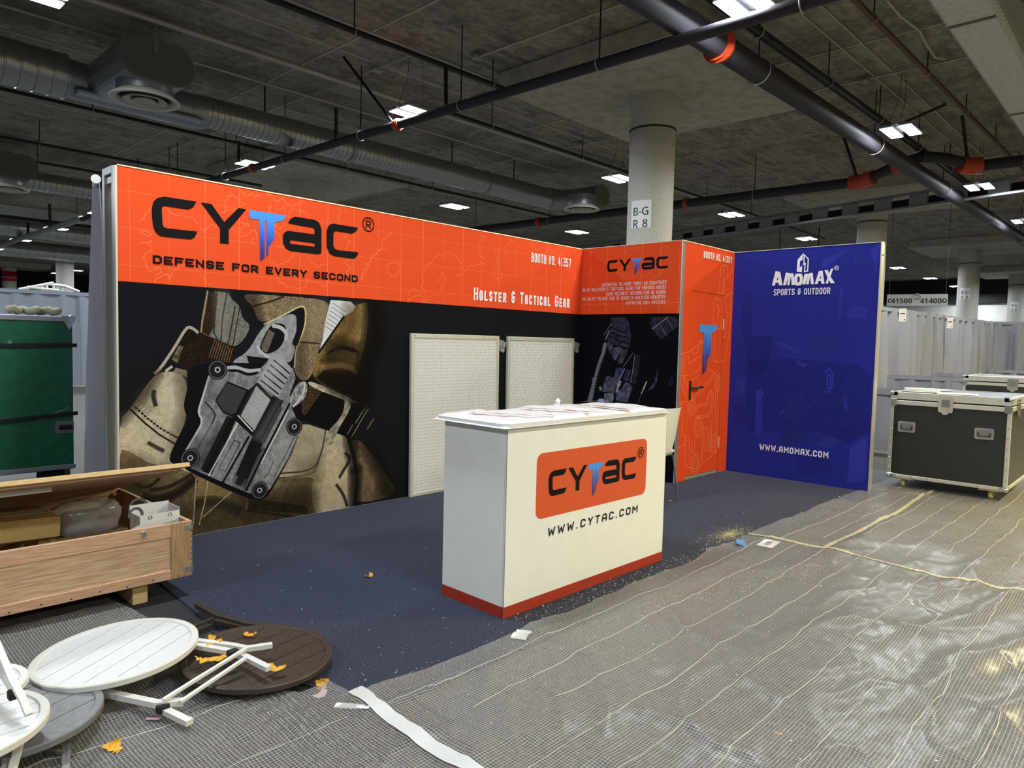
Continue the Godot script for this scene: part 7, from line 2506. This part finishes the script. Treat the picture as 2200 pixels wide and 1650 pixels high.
func bar(t: Node3D, path: Array, r: float, m: Material) -> void:
	var b := MB.new()
	b.tube(path, r * 1.3, 4, true, 0.7, PI / 4)
	part("leg", b.mesh(), m, t)


func round_table(called: String, label: String, c: Vector3, r: float, tilt: Vector2, top: Material, rim: Material, along: Array, n: int) -> Node3D:
	var t := thing(called, label, "table" if called == "round_table" else "chair")
	var up := Vector3(tilt.x, 1, tilt.y).normalized()
	var grain := Vector3(along[2] - along[0], 0, along[3] - along[1])
	grain = (grain - up * grain.dot(up)).normalized()
	var frame := Transform3D(Basis(grain, up, grain.cross(up)), c)
	var b := MB.new()
	b.xf = frame
	b.lathe([Vector2(r - 0.03, -0.026), Vector2(r - 0.004, -0.026), Vector2(r, -0.022), Vector2(r, -0.004), Vector2(r - 0.004, 0.0), Vector2(r - 0.026, 0.0), Vector2(r - 0.03, -0.004), Vector2(r - 0.03, -0.026)], 96, false)
	part("rim", b.mesh(), rim, t)
	var disc := PackedVector2Array()
	for k in 60:
		disc.append(Vector2(cos(TAU * k / 60), sin(TAU * k / 60)) * (r - 0.029))
	var wid := 2.0 * (r - 0.03) / n
	for k in n:
		var z0 := -(r - 0.03) + k * wid
		var strip := PackedVector2Array([Vector2(-r, z0 + 0.002), Vector2(r, z0 + 0.002), Vector2(r, z0 + wid - 0.002), Vector2(-r, z0 + wid - 0.002)])
		for piece in Geometry2D.intersect_polygons(disc, strip):
			b = MB.new()
			b.xf = frame * Transform3D(Basis(Vector3.RIGHT, -PI / 2), Vector3.ZERO)
			b.prism(piece, -0.02, -0.005)
			part("slat", b.mesh(), top, t)
	b = MB.new()
	b.xf = frame
	b.lathe([Vector2(0, -0.022), Vector2(r - 0.028, -0.022), Vector2(r - 0.028, -0.0201), Vector2(0, -0.0201)], 40)
	part("underside", b.mesh(), rim, t)
	return t


# ---------------------------------------------------------------- scraps on the floor
func scrap(label: String, at: Vector3, size: float, seed_: int, m: Material, called := "tape_scrap", category := "tape scrap", group := "", lift := 0.35) -> void:
	var n := noise(seed_, 1.0, 2)
	var r := RandomNumberGenerator.new()
	r.seed = seed_
	var b := MB.new()
	for s in 2:
		var g := []
		var turn := r.randf() * TAU
		var curl := r.randf_range(0.8, 2.2)
		for j in 4:
			var row := []
			for i in 8:
				var f := i / 7.0
				var a := curl * (f - 0.2)
				var p := Vector3(sin(a) / curl * size * 1.2, maxf(0.0, (1.0 - cos(a)) / curl * size * lift * 2.0), (j / 3.0 - 0.5) * size * 0.55)
				p += Vector3(n.get_noise_2d(i * 0.9, j * 1.1 + s * 9), absf(n.get_noise_2d(i * 1.1 + 20, j + s * 5)) * 0.9, n.get_noise_2d(i + 40, j * 0.8)) * size * 0.22
				row.append(Basis(Vector3.UP, turn) * p)
			g.append(row)
		g.reverse()
		b.sheet(g)
	single(called, b.mesh(), m, label, category, at, Vector3.ZERO, group)


func build_litter() -> void:
	var y := [
		["crumpled yellow tape bunch on the brown table beside the white legs", [1.225, -2.787], 0.11, 0.055, 1], ["upright twist of yellow tape above the bunch on the brown table", [1.257, -2.895], 0.13, 0.045, 2],
		["loose yellow tape scrap near the back of the brown table", [1.469, -2.947], 0.09, 0.03, 3], ["yellow tape scrap hanging from the white foot on the brown table", [1.375, -2.548], 0.10, 0.034, 4],
		["folded yellow tape scrap on the carpet corner by the brown table", [1.52, -2.44], 0.014, 0.042, 5], ["yellow tape scrap at the head of the pale strip", [1.561, -2.265], 0.022, 0.042, 6],
		["yellow tape scrap lying alone on the sheeting at the bottom left", [0.792, -2.532], 0.02, 0.04, 7], ["small yellow tape piece in the middle of the navy carpet", [2.454, -3.424], 0.014, 0.032, 8],
		["tiny brown scrap on the sheeting near the bottom right", [2.513, -0.979], 0.025, 0.016, 9], ["tiny brown scrap on the sheeting near the right edge", [3.855, -0.637], 0.025, 0.016, 10]]
	for k in y:
		scrap(k[0], Vector3(k[1][0], k[2], k[1][1]), k[3] * 1.35, 400 + k[4], mats.masking_tape, "tape_scrap", "tape scrap", "yellow tape scraps")
	var w := [2.485, -2.234]
	var b := MB.new()
	var g := []
	for j in 5:
		var row := []
		for i in 7:
			row.append(Vector3((i / 6.0 - 0.5) * 0.13, 0.004 + 0.012 * sin(i * 0.9) * (1.0 if i > 3 else 0.4), (0.5 - j / 4.0) * 0.075))
		g.append(row)
	b.sheet(g)
	single("paper_scrap", b.mesh(), mats.paper, "curled white paper scrap at the carpet edge before the counter", "paper", Vector3(w[0], 0.02, w[1]), Vector3(0, 0.5, 0))
	var fw := [1.497, -2.215]
	b = MB.new()
	b.box(Vector3(0, 0.004, 0), Vector3(0.11, 0.006, 0.035), 0.002)
	b.box(Vector3(0.055, 0.010, 0.012), Vector3(0.05, 0.004, 0.02), 0.001)
	single("paper_scrap", b.mesh(), mats.film_white, "torn white strip across the head of the pale tape", "paper", Vector3(fw[0], 0.03, fw[1]), Vector3(0, -0.9, 0))
	var bt := [4.754, -2.196]
	b = MB.new()
	b.xf = Transform3D(Basis(Vector3.RIGHT, 0.25), Vector3.ZERO)
	b.box(Vector3(0, 0.012, 0), Vector3(0.09, 0.004, 0.075), 0.002)
	b.xf = Transform3D(Basis(Vector3(0, 0, 1), 0.3), Vector3(0.03, 0.01, 0))
	b.box(Vector3(0, 0.008, 0), Vector3(0.04, 0.004, 0.06), 0.002)
	single("tape_scrap", b.mesh(), plain("blue_tape", rgb(72, 128, 184), 0.5), "folded scrap of blue tape at the carpet edge", "tape scrap", Vector3(bt[0], 0.022, bt[1]), Vector3(0, 0.5, 0))
	var card := thing("floor_card", "white booth number card lying beside the seam", "card", Vector3(4.91, 0.034, -2.06), 0.1)
	b = MB.new()
	b.box(Vector3.ZERO, Vector3(0.20, 0.002, 0.11))
	part("card", b.mesh(), mats.paper, card)
	var holder := Node3D.new()
	holder.name = "number"
	card.add_child(holder)
	holder.rotation = Vector3(-PI / 2, 0, 0)
	holder.position = Vector3(0, 0.0025, 0)
	write("41357", -0.06, 0.06, -0.018, 0.036, 0.3, mats.ink, holder, 0.0, 0.25)
	# red and white printed ribbon on the bare floor by the carpet corner
	b = MB.new()
	var rp := at_height([1.471, -2.525, 1.486, -2.478, 1.504, -2.439, 1.512, -2.41, 1.493, -2.387, 1.47, -2.373, 1.448, -2.38], 0.02)
	g = [[], []]
	for i in rp.size():
		g[0].append(rp[i] + Vector3(0.008, 0.002, 0.010))
		g[1].append(rp[i] + Vector3(-0.008, 0.012, -0.008))
	b.sheet(g)
	single("ribbon_scrap", b.mesh(), plain("ribbon", rgb(214, 190, 192), 0.6), "red and white ribbon scrap by the carpet corner", "ribbon")
	var pinned := [0.946, -2.645]
	b = MB.new()
	b.box(Vector3(0, 0.006, 0), Vector3(0.012, 0.006, 0.05), 0.002)
	single("plastic_scrap", b.mesh(), plain("pink_plastic", rgb(206, 150, 160), 0.5), "thin pink plastic piece on the sheeting below the white table", "scrap", Vector3(pinned[0], 0.02, pinned[1]), Vector3(0, 0.8, 0))

	# crumbs nobody could count
	crumbs("white_crumbs", "white plaster crumbs scattered over the navy carpet", mats.paper, 260, 61, func(r: RandomNumberGenerator) -> Vector3:
		var x := lerpf(1.6, 7.4, pow(r.randf(), 1.6))
		var z := lerpf(-2.3, -4.6, pow(r.randf(), 2.4))
		return Vector3(x, 0.013, z), 0.0028, 0.0075)
	crumbs("wood_crumbs", "cream crumbs of wood and plaster along the counter foot", mats.cream_chip, 500, 62, func(r: RandomNumberGenerator) -> Vector3:
		var x := lerpf(2.6, 4.6, r.randf())
		var z := -2.42 + 0.14 * r.randf() + 0.02 * (x - 2.6)
		return Vector3(x, 0.014, z), 0.003, 0.007)
	crumbs("sheet_crumbs", "pale crumbs scattered over the clear sheeting", mats.cream_chip, 900, 63, func(r: RandomNumberGenerator) -> Vector3:
		var x := lerpf(1.8, 8.0, r.randf())
		var z := lerpf(-2.2, 0.1, r.randf())
		return Vector3(x, film_height(x, z) + 0.002, z), 0.0025, 0.006)
	var sp := [4.999, -2.398]
	crumbs("sawdust", "yellowish sawdust heap on the carpet edge near the blue tape", mats.sawdust, 2600, 64, func(r: RandomNumberGenerator) -> Vector3:
		var a := r.randf() * TAU
		var d := absf(r.randfn(0.0, 0.16))
		var x: float = sp[0] + cos(a) * d * 1.25
		var z: float = sp[1] + sin(a) * d * 0.5
		return Vector3(x, 0.013 + 0.006 * exp(-d * 9.0) * r.randf(), z), 0.002, 0.005)
	crumbs("sawdust", "yellow sawdust streaks on the sheeting beside the counter", mats.sawdust, 1400, 65, func(r: RandomNumberGenerator) -> Vector3:
		var line := r.randi() % 5
		var x := 3.4 + line * 0.27 + r.randfn(0.0, 0.16)
		var z := -2.0 + line * 0.13 + r.randfn(0.0, 0.035) - 0.15 * (x - 3.6)
		return Vector3(x, film_height(x, z) + 0.002, z), 0.002, 0.004)


func crumbs(called: String, label: String, m: Material, count: int, seed_: int, where: Callable, small: float, large: float) -> void:
	var r := RandomNumberGenerator.new()
	r.seed = seed_
	var b := MB.new()
	b.box(Vector3.ZERO, Vector3(1.0, 0.45, 0.7), 0.2)
	var mm := MultiMesh.new()
	mm.transform_format = MultiMesh.TRANSFORM_3D
	mm.mesh = b.mesh()
	mm.instance_count = count
	for i in count:
		var p: Vector3 = where.call(r)
		var s := lerpf(small, large, pow(r.randf(), 3.0)) * (2.2 if r.randf() < 0.03 else 1.0)
		mm.set_instance_transform(i, Transform3D(Basis.from_euler(Vector3(r.randf() * 0.6, r.randf() * TAU, r.randf() * 0.6)).scaled(Vector3.ONE * s), p))
	var o := MultiMeshInstance3D.new()
	o.name = numbered(called)
	o.multimesh = mm
	o.material_override = m
	add_child(o)
	tag(o, label, "debris", "", "stuff")
